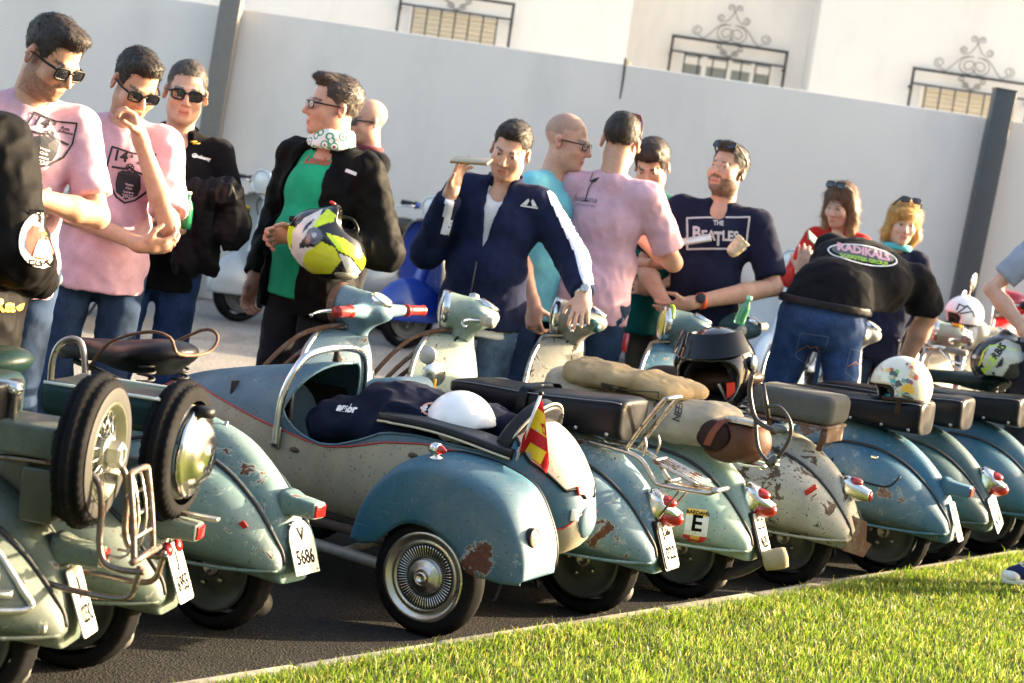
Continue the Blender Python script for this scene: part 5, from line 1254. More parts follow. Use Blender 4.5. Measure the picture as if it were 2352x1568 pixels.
# G: pillion cushion on a rusty bracket, and torn tail flap
s_ = SDF(.007); s_.box((.03, .0, .755), (.36, .26, .12), rad=.035); o = sdfo(s_, 'pillion_cushion', 1, lambda V: .003 * vnoise(V * 10, 2)); o.data.materials.append(fabric('grey_felt', (.085, .085, .08), weave=260)); bpart(bG, o)
MB().box((.03, 0, .688), (.34, .25, .012), bev=.003).box((-.13, 0, .66), (.012, .22, .07), bev=.003).tube([(-.10, .07, .59), (-.12, .09, .68)], .014, 8).tube([(.1, .07, .62), (.12, .09, .68)], .014, 8).build('cushion_bracket', RUSTY, bG)
MB().box((-.135, .205, .445), (.07, .012, .022), rot=(0, R(38), R(-28)), bev=.005).build('cowl_reflector', RFL, bG)
MB().add([(-.28, .08, .36), (-.335, .03, .34), (-.34, .02, .26), (-.36, .0, .25), (-.335, 0, .19), (-.27, .09, .215), (-.30, .06, .30)], [(0, 1, 2, 6), (6, 2, 3, 4, 5)]).build('torn_flap', RUSTY, bG)
# H: toolbox door seam
MB().tube([(x, cowl_y(x, z) + .002, z) for x, z in ((.22, .50), (.20, .46), (.10, .435), (-.01, .425), (-.05, .435), (-.075, .475))], .004, 6, 5).build('lid_seam', BLACK, bH); MB().box((.05, cowl_y(.05, .53) + .004, .535), (.03, .01, .012), bev=.003).build('lid_latch', CHROME, bH)
hH = [c for c in bH.children if c.name.startswith('headset')][0]
MB().tube([(.1, 0, .105), (.1, .045, .095), (.1, .075, .05)], .006, 6, 4).tube([(.1, 0, .105), (.1, -.045, .095), (.1, -.075, .05)], .006, 6, 4).build('lamp_band', plain('fluo_band', (.45, .75, .03), .5), hH)
# --- black full-face helmet on G, face toward the camera
r = root_at('black_helmet', bG, .36, .0, .70, 'glossy black full face helmet with open visor on the rusty cream scooter', 'helmet'); r.rotation_euler = (R(8), R(12), R(-112)); r.location = bike_pt(bG, .37, .02, .675); r.scale = (1.22,) * 3
BG = plain('black_gloss', (.004, .004, .005), .12, var=.2, coat=.2, spec=.4)
s_ = SDF(.0055); s_.ell((0, 0, .135), (.165, .135, .145), k=.03).ell((.09, 0, .07), (.11, .105, .075), k=.05).ell((.02, 0, .12), (.135, .108, .118), op='s').box((.17, 0, .125), (.24, .20, .135), rad=.055, op='s', k=.012).half((0, 0, .012), (0, 0, -1), .01)
o = sdfo(s_, 'shell', 1); o.data.materials.append(BG); o.parent = r
s_ = SDF(.007); s_.ell((.01, 0, .115), (.135, .110, .112)).ell((.05, 0, .115), (.13, .085, .088), op='s').half((0, 0, .0), (0, 0, -1)); o = sdfo(s_, 'lining'); o.data.materials.append(plain('helmet_lining', (.02, .02, .022), .9)); o.parent = r
V = []; F = []
for j, zz in enumerate((.215, .24, .265, .285)):
    for i in range(13):
        a = R(-78 + 156 * i / 12); V.append(((.168 - .02 * j) * math.cos(a) + .012, (.140 - .012 * j) * math.sin(a), zz))
MB().add(V, [(j * 13 + i, j * 13 + i + 1, (j + 1) * 13 + i + 1, (j + 1) * 13 + i) for j in range(3) for i in range(12)]).build('visor', plain('smoke_visor', (.004, .004, .005), .08, var=.1, spec=.3), r)
for sd in (1, -1): MB().lathe([(.03, 0), (.028, .008), (.012, .012), (0, .012)], (.02, sd * .133, .165), (0, sd, 0), 20).build('visor_pivot', plain('steel_pivot', (.4, .41, .43), .25, .8), r)
MB().box((.13, .088, .10), (.03, .006, .05), rot=(0, 0, R(-50))).build('red_tab', RFL, r); MB().box((.10, .05, .085), (.015, .01, .06), rot=(R(25), 0, 0), bev=.003).build('chin_buckle', OLDCHROME, r)
# --- cream sticker helmet on H
r = root_at('sticker_helmet', bH, .03, .02, .775, 'cream open face helmet covered in small colourful stickers', 'helmet', rz=R(38)); r.location.z += .065; r.rotation_euler[0] = R(6)
so_ = dome_helmet(r, 's', plain('ivory_gloss', (.66, .63, .52), .22, var=.05, coat=.4), (.138, .122, .135), cut=-.055); bpy.context.view_layer.update()
hbv = BVHTree.FromPolygons([r.matrix_basis @ v.co for v in so_.data.vertices], [tuple(p.vertices) for p in so_.data.polygons])
g_ = random.Random(4); scol = [(.5, .06, .04), (.06, .3, .36), (.75, .45, .05), (.05, .12, .3), (.2, .4, .15), (.55, .5, .4), (.08, .08, .08), (.35, .55, .55)]
for k in range(34):
    px = 1990 + 115 * g_.random(); py = 832 + 85 * g_.random(); wd, hd = g_.uniform(.008, .017), g_.uniform(.007, .014); cc = scol[k % 8]
    fig = poly2(circ(0, 0, wd * .8, 10)) if k % 4 == 0 else poly2([(-wd, -hd), (wd, -hd), (wd * g_.uniform(.5, 1), hd), (-wd, hd)])
    project_mark('sticker', fig, px, py, 1, hbv, plain('stk%d' % (k % 8), cc, .5), r, g_.uniform(-20, 30), .0015 + .0003 * (k % 5))
    if k % 3: project_mark('sticker', [[v * .55 for v in fig[0]], fig[1]], px, py, 1, hbv, plain('stk%d' % ((k + 3) % 8), scol[(k + 3) % 8], .5), r, 10, .0036)
project_mark('sticker', poly2([(-.03, -.012), (.03, -.012), (.026, .014), (0, .03), (-.026, .014)]), 2085, 895, 1, hbv, plain('stk2', scol[2], .5), r, 12, .004); project_mark('sticker', text_mesh('VENEZIA', .014, .0006), 2084, 912, 1, hbv, INK, r, 16, .006)
project_mark('snap_plate', poly2(circ(0, 0, .024, 14)), 2018, 895, 1, hbv, leather('snap_leather', (.02, .02, .022)), r, 8, .005)
for dx, dy in ((-12, 12), (0, 18), (12, 14), (16, -2), (-8, 28), (6, 34)): project_mark('snap', poly2(circ(0, 0, .0045, 8)), 2020 + dx, 898 + dy, 1, hbv, OLDCHROME, r, 0, .008)
s_ = SDF(.005); s_.box((.02, .075, -.075), (.06, .03, .07), rad=.01).box((.01, -.07, -.07), (.05, .03, .05), rad=.01); 
MB().tube([(.115, .075, -.058), (.02, .118, -.058), (-.08, .095, -.058), (-.137, 0, -.056), (-.08, -.095, -.058), (.02, -.118, -.058), (.115, -.075, -.058)], .009, 7, 5).build('edge_trim', leather('trim_brown', (.03, .018, .013)), r)
MB().box((.05, .112, -.085), (.025, .006, .07), rot=(R(-8), 0, 0), bev=.003).build('chin_strap', leather('trim_brown', (.03, .018, .013)), r)
# ================================================================ people
SKINM = attrmat('skin', .48, .12); HAIRM = attrmat('hair', .55, 0, 60, .3, .3)
UZ = np.array([0, 0, 1.0])
def nrm(v): v = np.array(v, float); return v / (np.linalg.norm(v) + 1e-12)
def rotm(yaw=0, pitch=0, roll=0):
    """head turn: yaw + = to the figure's left, pitch + = down, roll + = toward the figure's right shoulder"""
    return np.array((Matrix.Rotation(R(yaw), 3, 'Z') @ Matrix.Rotation(R(-pitch) * -1, 3, 'X') @ Matrix.Rotation(R(roll), 3, 'Y')))
def hand(s, w, d, n, th, curl=.3, sc=1.0, point=None, spread=1.0):
    """w wrist, d finger direction, n where the palm faces, th thumb side"""
    w = np.array(w, float); d = nrm(d); th = np.array(th, float); th = nrm(th - d * np.dot(th, d)); n = np.array(n, float); n = nrm(n - d * np.dot(n, d) - th * np.dot(n, th))
    Rm = np.stack([d, th, n], 1)
    s.ell(w + d * .050 * sc, (.056 * sc, .043 * sc, .0185 * sc), rot=Rm, k=.014); s.cap(w - d * .01, w + d * .035 * sc, .027 * sc, .026 * sc, k=.02)
    for i, L in enumerate((.074, .082, .076, .060)):
        c = curl[i] if isinstance(curl, (list, tuple)) else curl
        b = w + d * (.090 - .006 * abs(i - 1)) * sc + th * (.031 - .0205 * i) * sc; fan = (1.5 - i) * .09 * spread; p = b; a = 0
        for j, f in enumerate((.46, .30, .24)):
            a += c * (55, 75, 55)[j]; q = nrm(d * math.cos(R(a)) + n * math.sin(R(a)) + th * fan); e = p + q * L * f * sc
            s.cap(p, e, (.0098, .0090, .0082)[j] * sc, (.0090, .0082, .0072)[j] * sc, k=.004); p = e
    tc = curl if not isinstance(curl, (list, tuple)) else curl[0]
    p = w + d * .025 * sc + th * .030 * sc; q = nrm(d * .55 + th * .75 + n * (.25 + tc * .5)); e = p + q * .042 * sc; s.cap(p, e, .0145 * sc, .0105 * sc, k=.012); q2 = nrm(d * .85 + th * .25 + n * (.25 + tc * .6)); s.cap(e, e + q2 * .034 * sc, .0105 * sc, .0082 * sc, k=.004)
def head_sdf(s, o, Rm, f):
    def P(x, y, z): return o + Rm @ np.array([x, y, z])
    hs = f.get('jaw', 1.0)
    s.ell(P(0, .016, .045), (.0745, .096, .083), rot=Rm, k=.02); s.ell(P(0, -.028, -.030), (.060 * hs, .066, .085), rot=Rm, k=.03); s.ell(P(0, -.045, -.085), (.040 * hs, .038, .030), rot=Rm, k=.03)
    s.ell(P(0, -.076, -.098), (.018, .013, .014), rot=Rm, k=.02)
    for sd in (1, -1):
        s.ell(P(sd * .044 * hs, -.004, -.062), (.017, .026, .026), rot=Rm, k=.035); s.ell(P(sd * .040, -.066, -.028), (.020, .018, .020), rot=Rm, k=.03)
        s.ell(P(sd * .032, -.101, .004), (.016, .014, .011), rot=Rm, k=.012, op='s'); s.ell(P(sd * .031, -.0785, .001), (.0135, .0125, .0095), rot=Rm, k=.003)
        s.ell(P(sd * .080, .014, -.006), (.010, .019, .032), rot=Rm @ np.array(Euler((R(-12), 0, R(sd * 24))).to_matrix()), k=.008); s.ell(P(sd * .090, .008, -.002), (.008, .010, .017), rot=Rm, k=.004, op='s')
    s.cap(P(-.030, -.086, .020), P(.030, -.086, .020), .0095, k=.014)
    nz = f.get('nose', 1.0)
    s.cap(P(0, -.090, .010), P(0, -.104 - .008 * nz, -.030), .0075, .0118 * nz, k=.010)
    for sd in (1, -1): s.ell(P(sd * .0105, -.098, -.036), (.0085, .010, .0075), rot=Rm, k=.006)
    s.cap(P(-.017, -.090, -.0615), P(.017, -.090, -.0615), .0058, k=.007); s.cap(P(-.014, -.089, -.0735), P(.014, -.089, -.0735), .0062, k=.007); s.cap(P(-.024, -.0985, -.0672), P(.024, -.0985, -.0672), .0032, k=.003, op='s')
def head_color(V, o, Rm, f):
    L = (V - o) @ Rm; x, y, z = L[:, 0], L[:, 1], L[:, 2]; tone = np.array(f.get('tone', (.52, .30, .205))); C = np.tile(tone, (len(V), 1)); nl = vnoise(V * 40, 3); C *= (1 + .07 * nl)[:, None]
    hd = (z > -.13) & (np.abs(x) < .11) & (np.abs(y) < .14)
    def blend(m, c, a):
        a = (a * m)[:, None]; C[:] = C * (1 - a) + np.array(c) * a
    def g(cx_, cy_, cz_, r): return np.exp(-(((np.abs(x) - cx_) ** 2 + (y - cy_) ** 2 + (z - cz_) ** 2) / r ** 2))
    red = tone * np.array([1.08, .74, .70])
    blend(hd, red, np.clip(.55 * g(.042, -.07, -.03, .024) + .6 * g(0, -.11, -.03, .020) + .7 * (np.abs(x) > .079), 0, .75))
    if f.get('beard'):
        b = f['beard']; m = (z < -.028 - .25 * np.clip(.03 - np.abs(x), 0, 1) * 0) & (z > -.135) & (y < .02); lip = (np.abs(x) < .024) & (z > -.082) & (z < -.054); sid = (z > -.075) & (z < .0) & (np.abs(x) > .050) & (y > -.03) & (y < .02)
        upl = (z < -.040) & (z > -.056) & (np.abs(x) < .032); chk = (z < -.058 + .25 * (np.abs(x) - .02)) | sid | upl
        a = (m & chk & ~lip | sid) * b * np.clip(.85 + .5 * vnoise(V * 160, 5), .3, 1); blend(hd & (y < .03), f.get('beardcol', (.045, .032, .026)), a)
    blend(hd & (y < -.06), tone * np.array([.95, .50, .50]), ((np.abs(x) < .021) & (z > -.080) & (z < -.057)) * .75); blend(hd & (y < -.06), (.10, .03, .03), np.exp(-((z + .0672) / .0022) ** 2) * (np.abs(x) < .022) * .8)
    hc = np.array(f.get('hair', (.03, .022, .018))); blend(hd & (y < -.055), hc * 1.1, ((np.abs(np.abs(x) - .032) < .018) & (np.abs(z - .024 + .12 * np.abs(np.abs(x) - .03)) < .0050)) * f.get('brow', .8))
    ey = ((np.abs(x) - .031) / .0125) ** 2 + ((z - .001) / .0052) ** 2
    blend(hd & (y < -.07), (.55, .5, .47), (ey < 1) * .8 * f.get('eyes', 1)); blend(hd & (y < -.07), (.02, .015, .012), ((((np.abs(x) - .031) / .0058) ** 2 + ((z - .0015) / .0058) ** 2) < 1) * (ey < 1.3) * .9 * f.get('eyes', 1)); blend(hd & (y < -.07), (.04, .025, .02), np.exp(-((z - .0065) / .0022) ** 2) * (np.abs(np.abs(x) - .031) < .014) * .75)
    sc_ = f.get('scalp')
    if sc_: blend(hd & (z > .03) & (y > -.085 + .9 * np.clip(.1 - z, 0, .1)), hc, sc_ * ((z > .055) | (y > .0)) * np.clip((z + .02) / .05, 0, 1) * np.ones(len(V)))
    return np.clip(C, .005, 1)
def hair_sdf(o, Rm, style, h=.0045):
    s = SDF(h)
    def P(x, y, z): return o + Rm @ np.array([x, y, z])
    th = {'short': .005, 'crop': .003, 'quiff': .005, 'thick': .011, 'long': .012, 'bob': .014, 'buzz': .003}[style]
    s.ell(P(0, .018, .048), (.0745 + th, .095 + th, .083 + th * 1.1), rot=Rm)
    if style == 'quiff': s.ell(P(0, -.058, .112), (.052, .042, .022), rot=Rm, k=.03)
    if style == 'thick': s.ell(P(0, -.045, .108), (.070, .055, .034), rot=Rm, k=.03); s.ell(P(.02, -.085, .085), (.05, .022, .024), rot=Rm, k=.02)
    if style == 'short': s.ell(P(0, -.045, .105), (.056, .046, .024), rot=Rm, k=.03)
    if style in ('long', 'bob'):
        zl = -.30 if style == 'long' else -.085
        for sd in (1, -1):
            s.cap(P(sd * .060, -.010, .06), P(sd * .078, .0, -.05), .032, .030, k=.03); s.cap(P(sd * .078, .0, -.05), P(sd * .075, .02 - (.05 if style == 'long' else 0), zl), .030, .022 if style == 'long' else .03, k=.03)
        s.cap(P(0, .07, .0), P(0, .085, zl), .055, .045 if style == 'bob' else .035, k=.04); s.cap(P(-.04, .065, .0), P(-.05, .07, zl), .04, .03, k=.03); s.cap(P(.04, .065, .0), P(.05, .07, zl), .04, .03, k=.03)
        if style == 'bob': s.ell(P(-.02, -.078, .068), (.062, .022, .035), rot=Rm, k=.015)
        s.ell(P(0, -.105, -.035 if style == 'long' else -.045), (.058, .07, .10 if style == 'long' else .088), rot=Rm, op='s', k=.008)
        return s
    fz = {'short': .070, 'crop': .072, 'quiff': .078, 'thick': .058, 'buzz': .075}[style]
    s.box(P(0, -.150, fz - .15), (.3, .20, .30), rot=Rm, rad=.012, op='s', k=.008); s.box(P(0, -.165, -.115), (.3, .42, .19), rot=Rm, rad=.01, op='s', k=.006); s.box(P(0, .1, -.165), (.3, .3, .19), rot=Rm, rad=.005, op='s', k=.01)
    for sd in (1, -1): s.ell(P(sd * .085, .012, -.008), (.035, .026, .038), rot=Rm, op='s', k=.004)
    return s
BIAS = Matrix.Rotation(R(2.0), 4, 'Y')
def person(label, px, py, D, rz, f, cat='person', res=1.0, group=None, scale=None):
    """figure facing -Y before the turn; (px,py) is the photo pixel of the crown, D its distance; f holds pose, clothes and look"""
    be = f.get('bend', 0); bx = f.get('twist', 0); hip = np.array([0, 0, .96]); Rb = np.array(Matrix.Rotation(R(be), 3, 'X') @ Matrix.Rotation(R(f.get('side', 0)), 3, 'Y')); gth = f.get('girth', .3) * .62; shw = f.get('shw', 1.0)
    def U(p): return hip + Rb @ (np.array(p, float) - hip)
    nb = U((0, .012, 1.465)); hd = f.get('head', (0, 0, 0)); Rh = Rb @ rotm(*hd) if not f.get('headfree') else rotm(*hd)
    ho = nb + (Rb @ np.array([0, -.012, .034]) if not f.get('headfree') else Rb @ np.array([0, 0, .03])) + Rh @ np.array([0, -.02, .115]); ho = np.array(ho); fh = f.get('hs', 1.0)
    sh = {1: U((.168 * shw, .012, 1.398)), -1: U((-.168 * shw, .012, 1.398))}
    arms = {1: f.get('la'), -1: f.get('ra')}
    for sd in (1, -1):
        if arms[sd] is None: arms[sd] = dict(e=(sd * .25, .03, 1.13), w=(sd * .26, -.05, .88), d=(0, -.1, -1), n=(-sd, 0, 0), th=(0, -1, 0), curl=.35)
    top = ho + Rh @ np.array([0, .01, .135])
    # ---------- body
    S_ = SDF(.0055 * res); k_arm = 1 + (f.get('arm', 1.0) - 1) * .7
    head_sdf(S_, ho, Rh, f); S_.cap(ho + Rh @ np.array([0, .022, -.055]), nb + Rb @ np.array([0, .004, -.03]), .050 + .008 * gth, .057 + .010 * gth, k=.03)
    S_.ell(U((0, -.004, 1.385)), (.082, .062, .066), rot=Rb, k=.03); S_.cap(U((0, 0, 1.35)), hip, .06, k=.03)
    if be: S_.ell(hip, (.135 + gth * .03, .10 + gth * .03, .09), k=.05)
    for sd in (1, -1):
        a = arms[sd]
        if a == 'none': continue
        e, w = np.array(a['e'], float), np.array(a['w'], float); S_.cap(U((sd * .05, .01, 1.385)), sh[sd], .035, .036, k=.02); S_.cap(sh[sd], e, .038 * k_arm, .036 * k_arm, k=.015); S_.cap(e, e + (w - e) * .35, .037 * k_arm, .040 * k_arm, k=.015); S_.cap(e + (w - e) * .35, w, .040 * k_arm, .0255 * k_arm, k=.015)
        if a.get('d') is not None: hand(S_, w, a['d'], a['n'], a['th'], a.get('curl', .3), a.get('hsc', 1.0))
    V, F = S_.mesh(); V = relax(V, F, 1, .35); C = head_color(V, ho, Rh, f)
    kz = np.array(top)[2]; root = bpy.data.objects.new('person', None); COL.objects.link(root); tag(root, label, cat, group); root.empty_display_size = .1
    Pt = atD(px, py, D); sc = scale or (Pt.z / kz); MR = BIAS @ Matrix.Rotation(R(rz), 4, 'Z') @ Matrix.Scale(sc, 4); tp = MR @ Vector(top); root.matrix_basis = Matrix.Translation((Pt.x - tp.x, Pt.y - tp.y, 0)) @ MR
    if f.get('hipat'): Ph = atD(*f['hipat']); th_ = MR @ Vector((0, .1, 1.0)); root.matrix_basis = Matrix.Translation((Ph.x - th_.x, Ph.y - th_.y, 0)) @ MR
    body = mk('body', V, F, SKINM, root, col=C)
    info = dict(root=root, ho=ho, Rh=Rh, M=root.matrix_basis.copy(), U=U, Rb=Rb)
    # ---------- hair
    if f.get('style'):
        HV, HF = hair_sdf(ho, Rh, f['style'], .0056 * res).mesh(); L = (HV - ho) @ Rh; ns = vnoise(L * np.array([70, 60, 45]), 2); HV = HV + vnormals(HV, HF) * (f.get('tuft', .0022) * ns + .0022 * vnoise(L * 150, 4))[:, None]
        hc = np.array(f.get('hair', (.03, .022, .018))); cc = hc[None, :] * (1 + .35 * vnoise(L * np.array([90, 90, 25]), 6))[:, None]
        if f.get('grey'): cc = cc + (np.array([.10, .095, .09]) * f['grey'])[None, :] * np.clip((.05 - L[:, 2]) / .06, 0, 1)[:, None]
        if f.get('tips') is not None: t = np.clip((.02 - L[:, 2]) / .25, 0, 1)[:, None]; cc = cc * (1 - t) + np.array(f['tips'])[None, :] * t
        g9 = np.random.default_rng(3); nsel = f.get('strands', 4200); idx = g9.integers(0, len(HV), nsel); Nh = vnormals(HV, HF)[idx]; Lh = L[idx]
        comb = np.stack([.25 * Lh[:, 0] / .08, -.9 + 0 * Lh[:, 0], -.25 + 0 * Lh[:, 0]], 1) if f['style'] not in ('long', 'bob', 'crop', 'buzz') else (np.stack([.1 * Lh[:, 0] / .08, .05 + 0 * Lh[:, 0], -1 + 0 * Lh[:, 0]], 1))
        low = (Lh[:, 2] < .03)[:, None]; comb = np.where(low, np.array([[0, .35, -.9]]), comb); comb = comb @ Rh.T + .35 * g9.normal(size=(nsel, 3)); comb -= Nh * np.sum(comb * Nh, 1, keepdims=True); comb /= np.linalg.norm(comb, axis=1, keepdims=True) + 1e-9
        ln = (f.get('slen', .016) * (.5 + g9.random(nsel)))[:, None]; B = HV[idx] - Nh * .002; sd_ = np.cross(comb, Nh); wv = .0011; T = B + comb * ln + Nh * (.0035 * (.4 + g9.random(nsel)))[:, None]
        k0 = len(HV); HV = np.concatenate([HV, B - sd_ * wv, B + sd_ * wv, T + sd_ * .0004, T - sd_ * .0004]); ar = np.arange(nsel); HF = np.concatenate([HF, np.stack([k0 + ar, k0 + nsel + ar, k0 + 2 * nsel + ar, k0 + 3 * nsel + ar], 1)])
        cs = cc[idx] * (.55 + .9 * g9.random(nsel))[:, None]; cc = np.concatenate([cc, cs, cs, cs * 1.25, cs * 1.25]); mk('hair', HV, HF, HAIRM, root, col=np.clip(cc, .004, 1))
    # ---------- shirt / jacket
    def torso(s, gr=0.0, hem=.86, kk=.045, looser=0.0):
        s.ell(hip + np.array([0, .004, -.03]), (.150 + gth * .028 + gr + looser, .108 + gth * .035 + gr + looser, .15), k=kk); s.ell(U((0, -.010 - gth * .05, 1.08)), (.134 + gth * .045 + gr + looser, .092 + gth * .065 + gr + looser, .17), rot=Rb, k=kk)
        wd_ = .150 + gth * .03 + gr + looser + (.05 if hem < .6 else 0)
        if not be: s.cap(hip + np.array([0, .0, -.02]), (0, 0, hem - .06), wd_ - .004, wd_ + .002, k=.03, sq=((0, 1, 0), .86))
        else: s.ell(U((0, .035, 1.05)), (.160 + gth * .03, .120 + gth * .03, .16), rot=Rb, k=.06); s.ell(U((0, .05, 1.27)), (.185 * shw, .115, .19), rot=Rb, k=.06)
        s.ell(U((0, -.004 - gth * .015, 1.27)), (.150 * shw + gth * .015 + gr, .098 + gth * .02 + gr, .155), rot=Rb, k=kk); s.cap(U((0, .012, 1.432)), U((.140 * shw, .012, 1.405)), .040 + gr, .043 + gr, k=kk); s.cap(U((0, .012, 1.432)), U((-.140 * shw, .012, 1.405)), .040 + gr, .043 + gr, k=kk); s.ell(U((0, .018, 1.44)), (.074, .058, .038), rot=Rb, k=.03)
    def sleeve(s, sd, gr, frac, loose):
        a = arms[sd]
        if a == 'none': return
        e, w = np.array(a['e'], float), np.array(a['w'], float); r1, r2 = .047 * k_arm + gr * .7 + loose * .4, .043 * k_arm + gr * .5 + loose * .75
        if frac <= 1: s.cap(sh[sd], sh[sd] + (e - sh[sd]) * frac, r1, r2, k=.035, flat=(False, True))
        else: s.cap(sh[sd], e, r1, .042 * k_arm + gr * .6 + loose * .6, k=.04); q = e + (w - e) * (frac - 1); s.cap(e, q, .042 * k_arm + gr * .6 + loose * .6, .031 * k_arm + gr * .5 + loose * .35, k=.02, flat=(False, True))
    def folds(V, F, amp, seed, sq=1.0):
        Nn = vnormals(V, F); L = V.copy(); d = amp * (.9 * ridges(np.stack([L[:, 0] * 9 + L[:, 2] * 5, L[:, 1] * 9, L[:, 2] * 5 * sq - L[:, 0] * 4], 1), seed) + .6 * ridges(np.stack([L[:, 0] * 22 - L[:, 2] * 12, L[:, 1] * 22, L[:, 2] * 13 + L[:, 0] * 9], 1), seed + 1) + .25 * vnoise(L * 45, seed + 2) - .35)
        return V + Nn * d[:, None]
    for gi, gmt in enumerate(f.get('clothes', [])):
        s = SDF(gmt.get('h', .0084) * res); gr = gmt.get('grow', .008); hem = gmt.get('hem', .86); torso(s, gr, hem, looser=gmt.get('loose', 0)); 
        for sd in (1, -1): sleeve(s, sd, gr + .004, gmt.get('sleeve', .62), gmt.get('sl', .012))
        hp, hn = ((0, 0, hem), (0, 0, -1)) if not gmt.get('hemrel') else (U((0, 0, gmt['hemrel'])), Rb @ np.array([0, 0, -1.0])); s.half(hp, hn)
        nk = gmt.get('neck', 'crew')
        if nk == 'crew': s.ell(U((0, -.062, 1.475)), (.068, .055, .040), rot=Rb, op='s', k=.008)
        elif nk == 'vee': s.ell(U((0, -.085, 1.45)), (.058, .06, .072), rot=Rb, op='s', k=.008)
        elif nk == 'open':
            wv = gmt.get('open', .10); ctr = gmt.get('openx', 0.0)
            def cut(x, y, z, wv=wv, ctr=ctr):
                t = np.clip((1.46 - z) / .5, 0, 1); wd = wv * (.55 + .45 * np.sin(np.clip(t, 0, 1) * 2.6)); return np.maximum(np.abs(x - ctr) - wd, y + .02)
            s.fnc(cut, (-.4, -.5, .7), (.4, .05, 1.6), .012, 's')
        elif nk == 'zip':
            def cut(x, y, z):
                wd = np.clip((z - 1.17) * .17, 0, .045); return np.maximum(np.abs(x + .01) - wd, y + .03)
            s.fnc(cut, (-.2, -.4, 1.1), (.2, 0, 1.6), .008, 's')
        gV, gF = s.mesh(); gV = relax(gV, gF, 1, .5); gV = folds(gV, gF, .6 * gmt.get('fold', .007), gmt.get('seed', 1) + gi * 7)
        go = mk(gmt.get('name', 'shirt'), gV, gF, gmt['mat'], root); info[gmt.get('name', 'shirt')] = BVHTree.FromPolygons([root.matrix_basis @ Vector(v) for v in gV], [tuple(int(i) for i in q) for q in gF])
        if gmt.get('collar'):
            cm = gmt.get('collarmat', gmt['mat']); ck = gmt['collar']; pts = []
            for i in range(17):
                a = R(-145 + 290 * i / 16) if ck == 'stand' else R(-150 + 300 * i / 16); rr = .072 + .008 * gth; pts.append((math.sin(a) * rr, .010 + math.cos(a) * rr * .92, 1.475 - .018 * (1 - math.cos(a))))
            Vc = []; Fc = []; hgt = .042 if ck == 'stand' else .030
            for p in pts: b_ = U(p); t_ = U((p[0] * (1.0 if ck == 'stand' else 1.18), p[1] * (1.0 if ck == 'stand' else 1.15), p[2] + (hgt if ck == 'stand' else -.002))); m2 = U((p[0] * 1.03, p[1] * 1.03, p[2] + hgt * .8)); Vc += [b_, m2, t_]
            for i in range(16): Fc += [(3 * i, 3 * i + 1, 3 * i + 4, 3 * i + 3), (3 * i + 1, 3 * i + 2, 3 * i + 5, 3 * i + 4)]
            cl = MB().add(Vc, Fc).build('collar', cm, go); md = cl.modifiers.new('t', 'SOLIDIFY'); md.thickness = .006
    # ---------- trousers and shoes
    tm = f.get('trousers')
    if tm is not None:
        s = SDF(.0115 * res); st = f.get('stance', .0); s.ell(hip + np.array([0, .006, -.03]), (.152 + gth * .028, .110 + gth * .03, .12), k=.04); s.ell(hip + np.array([0, .05, -.09]), (.14, .075, .09), k=.05)
        kn = f.get('knees') or {}
        for sd in (1, -1):
            hj = np.array([sd * .088, .0, .90]); knee, ank = kn.get(sd, (np.array([sd * (.10 + st), -.02, .49]), np.array([sd * (.11 + st * 1.3), .02, .085]))); knee = np.array(knee, float); ank = np.array(ank, float)
            s.cap(hj, knee, .082 + gth * .012, .062, k=.03); s.cap(knee, ank, .060, .052, k=.03, flat=(False, True))
        s.half((0, 0, f.get('waist', 1.0)), (0, 0, 1)); tV, tF = s.mesh(); tV = relax(tV, tF, 1, .5); tV = folds(tV, tF, .006, 31, 1.3); to = mk('trousers', tV, tF, tm, root); info['trousers'] = BVHTree.FromPolygons([root.matrix_basis @ Vector(v) for v in tV], [tuple(int(i) for i in q) for q in tF])
        for sd in (1, -1):
            ank = np.array(kn[sd][1] if sd in kn else (sd * (.11 + st * 1.3), .02, .085), float); q = SDF(.014); q.ell((ank[0], ank[1] - .06, ank[2] - .04), (.046, .13, .042), k=.02).cap(ank - np.array([0, 0, .03]), ank + np.array([0, 0, .03]), .042, k=.03).half((0, 0, ank[2] - .083), (0, 0, -1)); a, b = q.mesh(); mk('shoe', a, b, f.get('shoes', BLACK), root)
    # ---------- eyewear
    g = f.get('glasses')
    if g:
        up, tl = (.0, 0) if not f.get('gup') else f['gup']; G = Rh @ np.array(Matrix.Rotation(R(tl), 3, 'X')); gc = ho + Rh @ np.array([0, 0, up])
        def P(x, y, z): return Vector(gc + G @ np.array([x, y, z]))
        lm = glassy('dark_lens', (.012, .012, .016), .06, 0) if g != 'clear' else glassy('clear_lens', (.9, .92, .95), .03, .92); r_ = .0032 if g != 'clear' else .0024; fm = f.get('gmat', BLACK); lw, lh = (.026, .019) if g == 'dark' else (.025, .015)
        for sd in (1, -1):
            ring = [(sd * (.033 + lw * math.copysign(abs(math.cos(t)) ** .6, math.cos(t))), -.1005 + .30 * (.033 + lw * math.cos(t)) ** 2 * 9 * .5, .0 + lh * math.copysign(abs(math.sin(t)) ** .6, math.sin(t))) for t in [2 * math.pi * i / 20 for i in range(20)]]
            MB().add([P(*q) for q in ring] + [P(sd * .033, -.1055, 0)], [(i, (i + 1) % 20, 20) for i in range(20)]).build('lens', lm, root); MB().tube([P(*q) for q in ring], r_, 6, 1, closed=True, smooth_path=False).build('frame', fm, root)
            MB().tube([P(sd * .058, -.092, .010), P(sd * .074, -.05, .008), P(sd * .081, .005, .006), P(sd * .080, .03, -.012)], [r_ * 1.5, r_ * 1.3, r_ * 1.1, r_], 6, 3).build('temple', fm, root)
        MB().tube([P(-.010, -.101, .006), P(0, -.104, .008), P(.010, -.101, .006)], r_, 6, 3).build('bridge', fm, root)
    return info
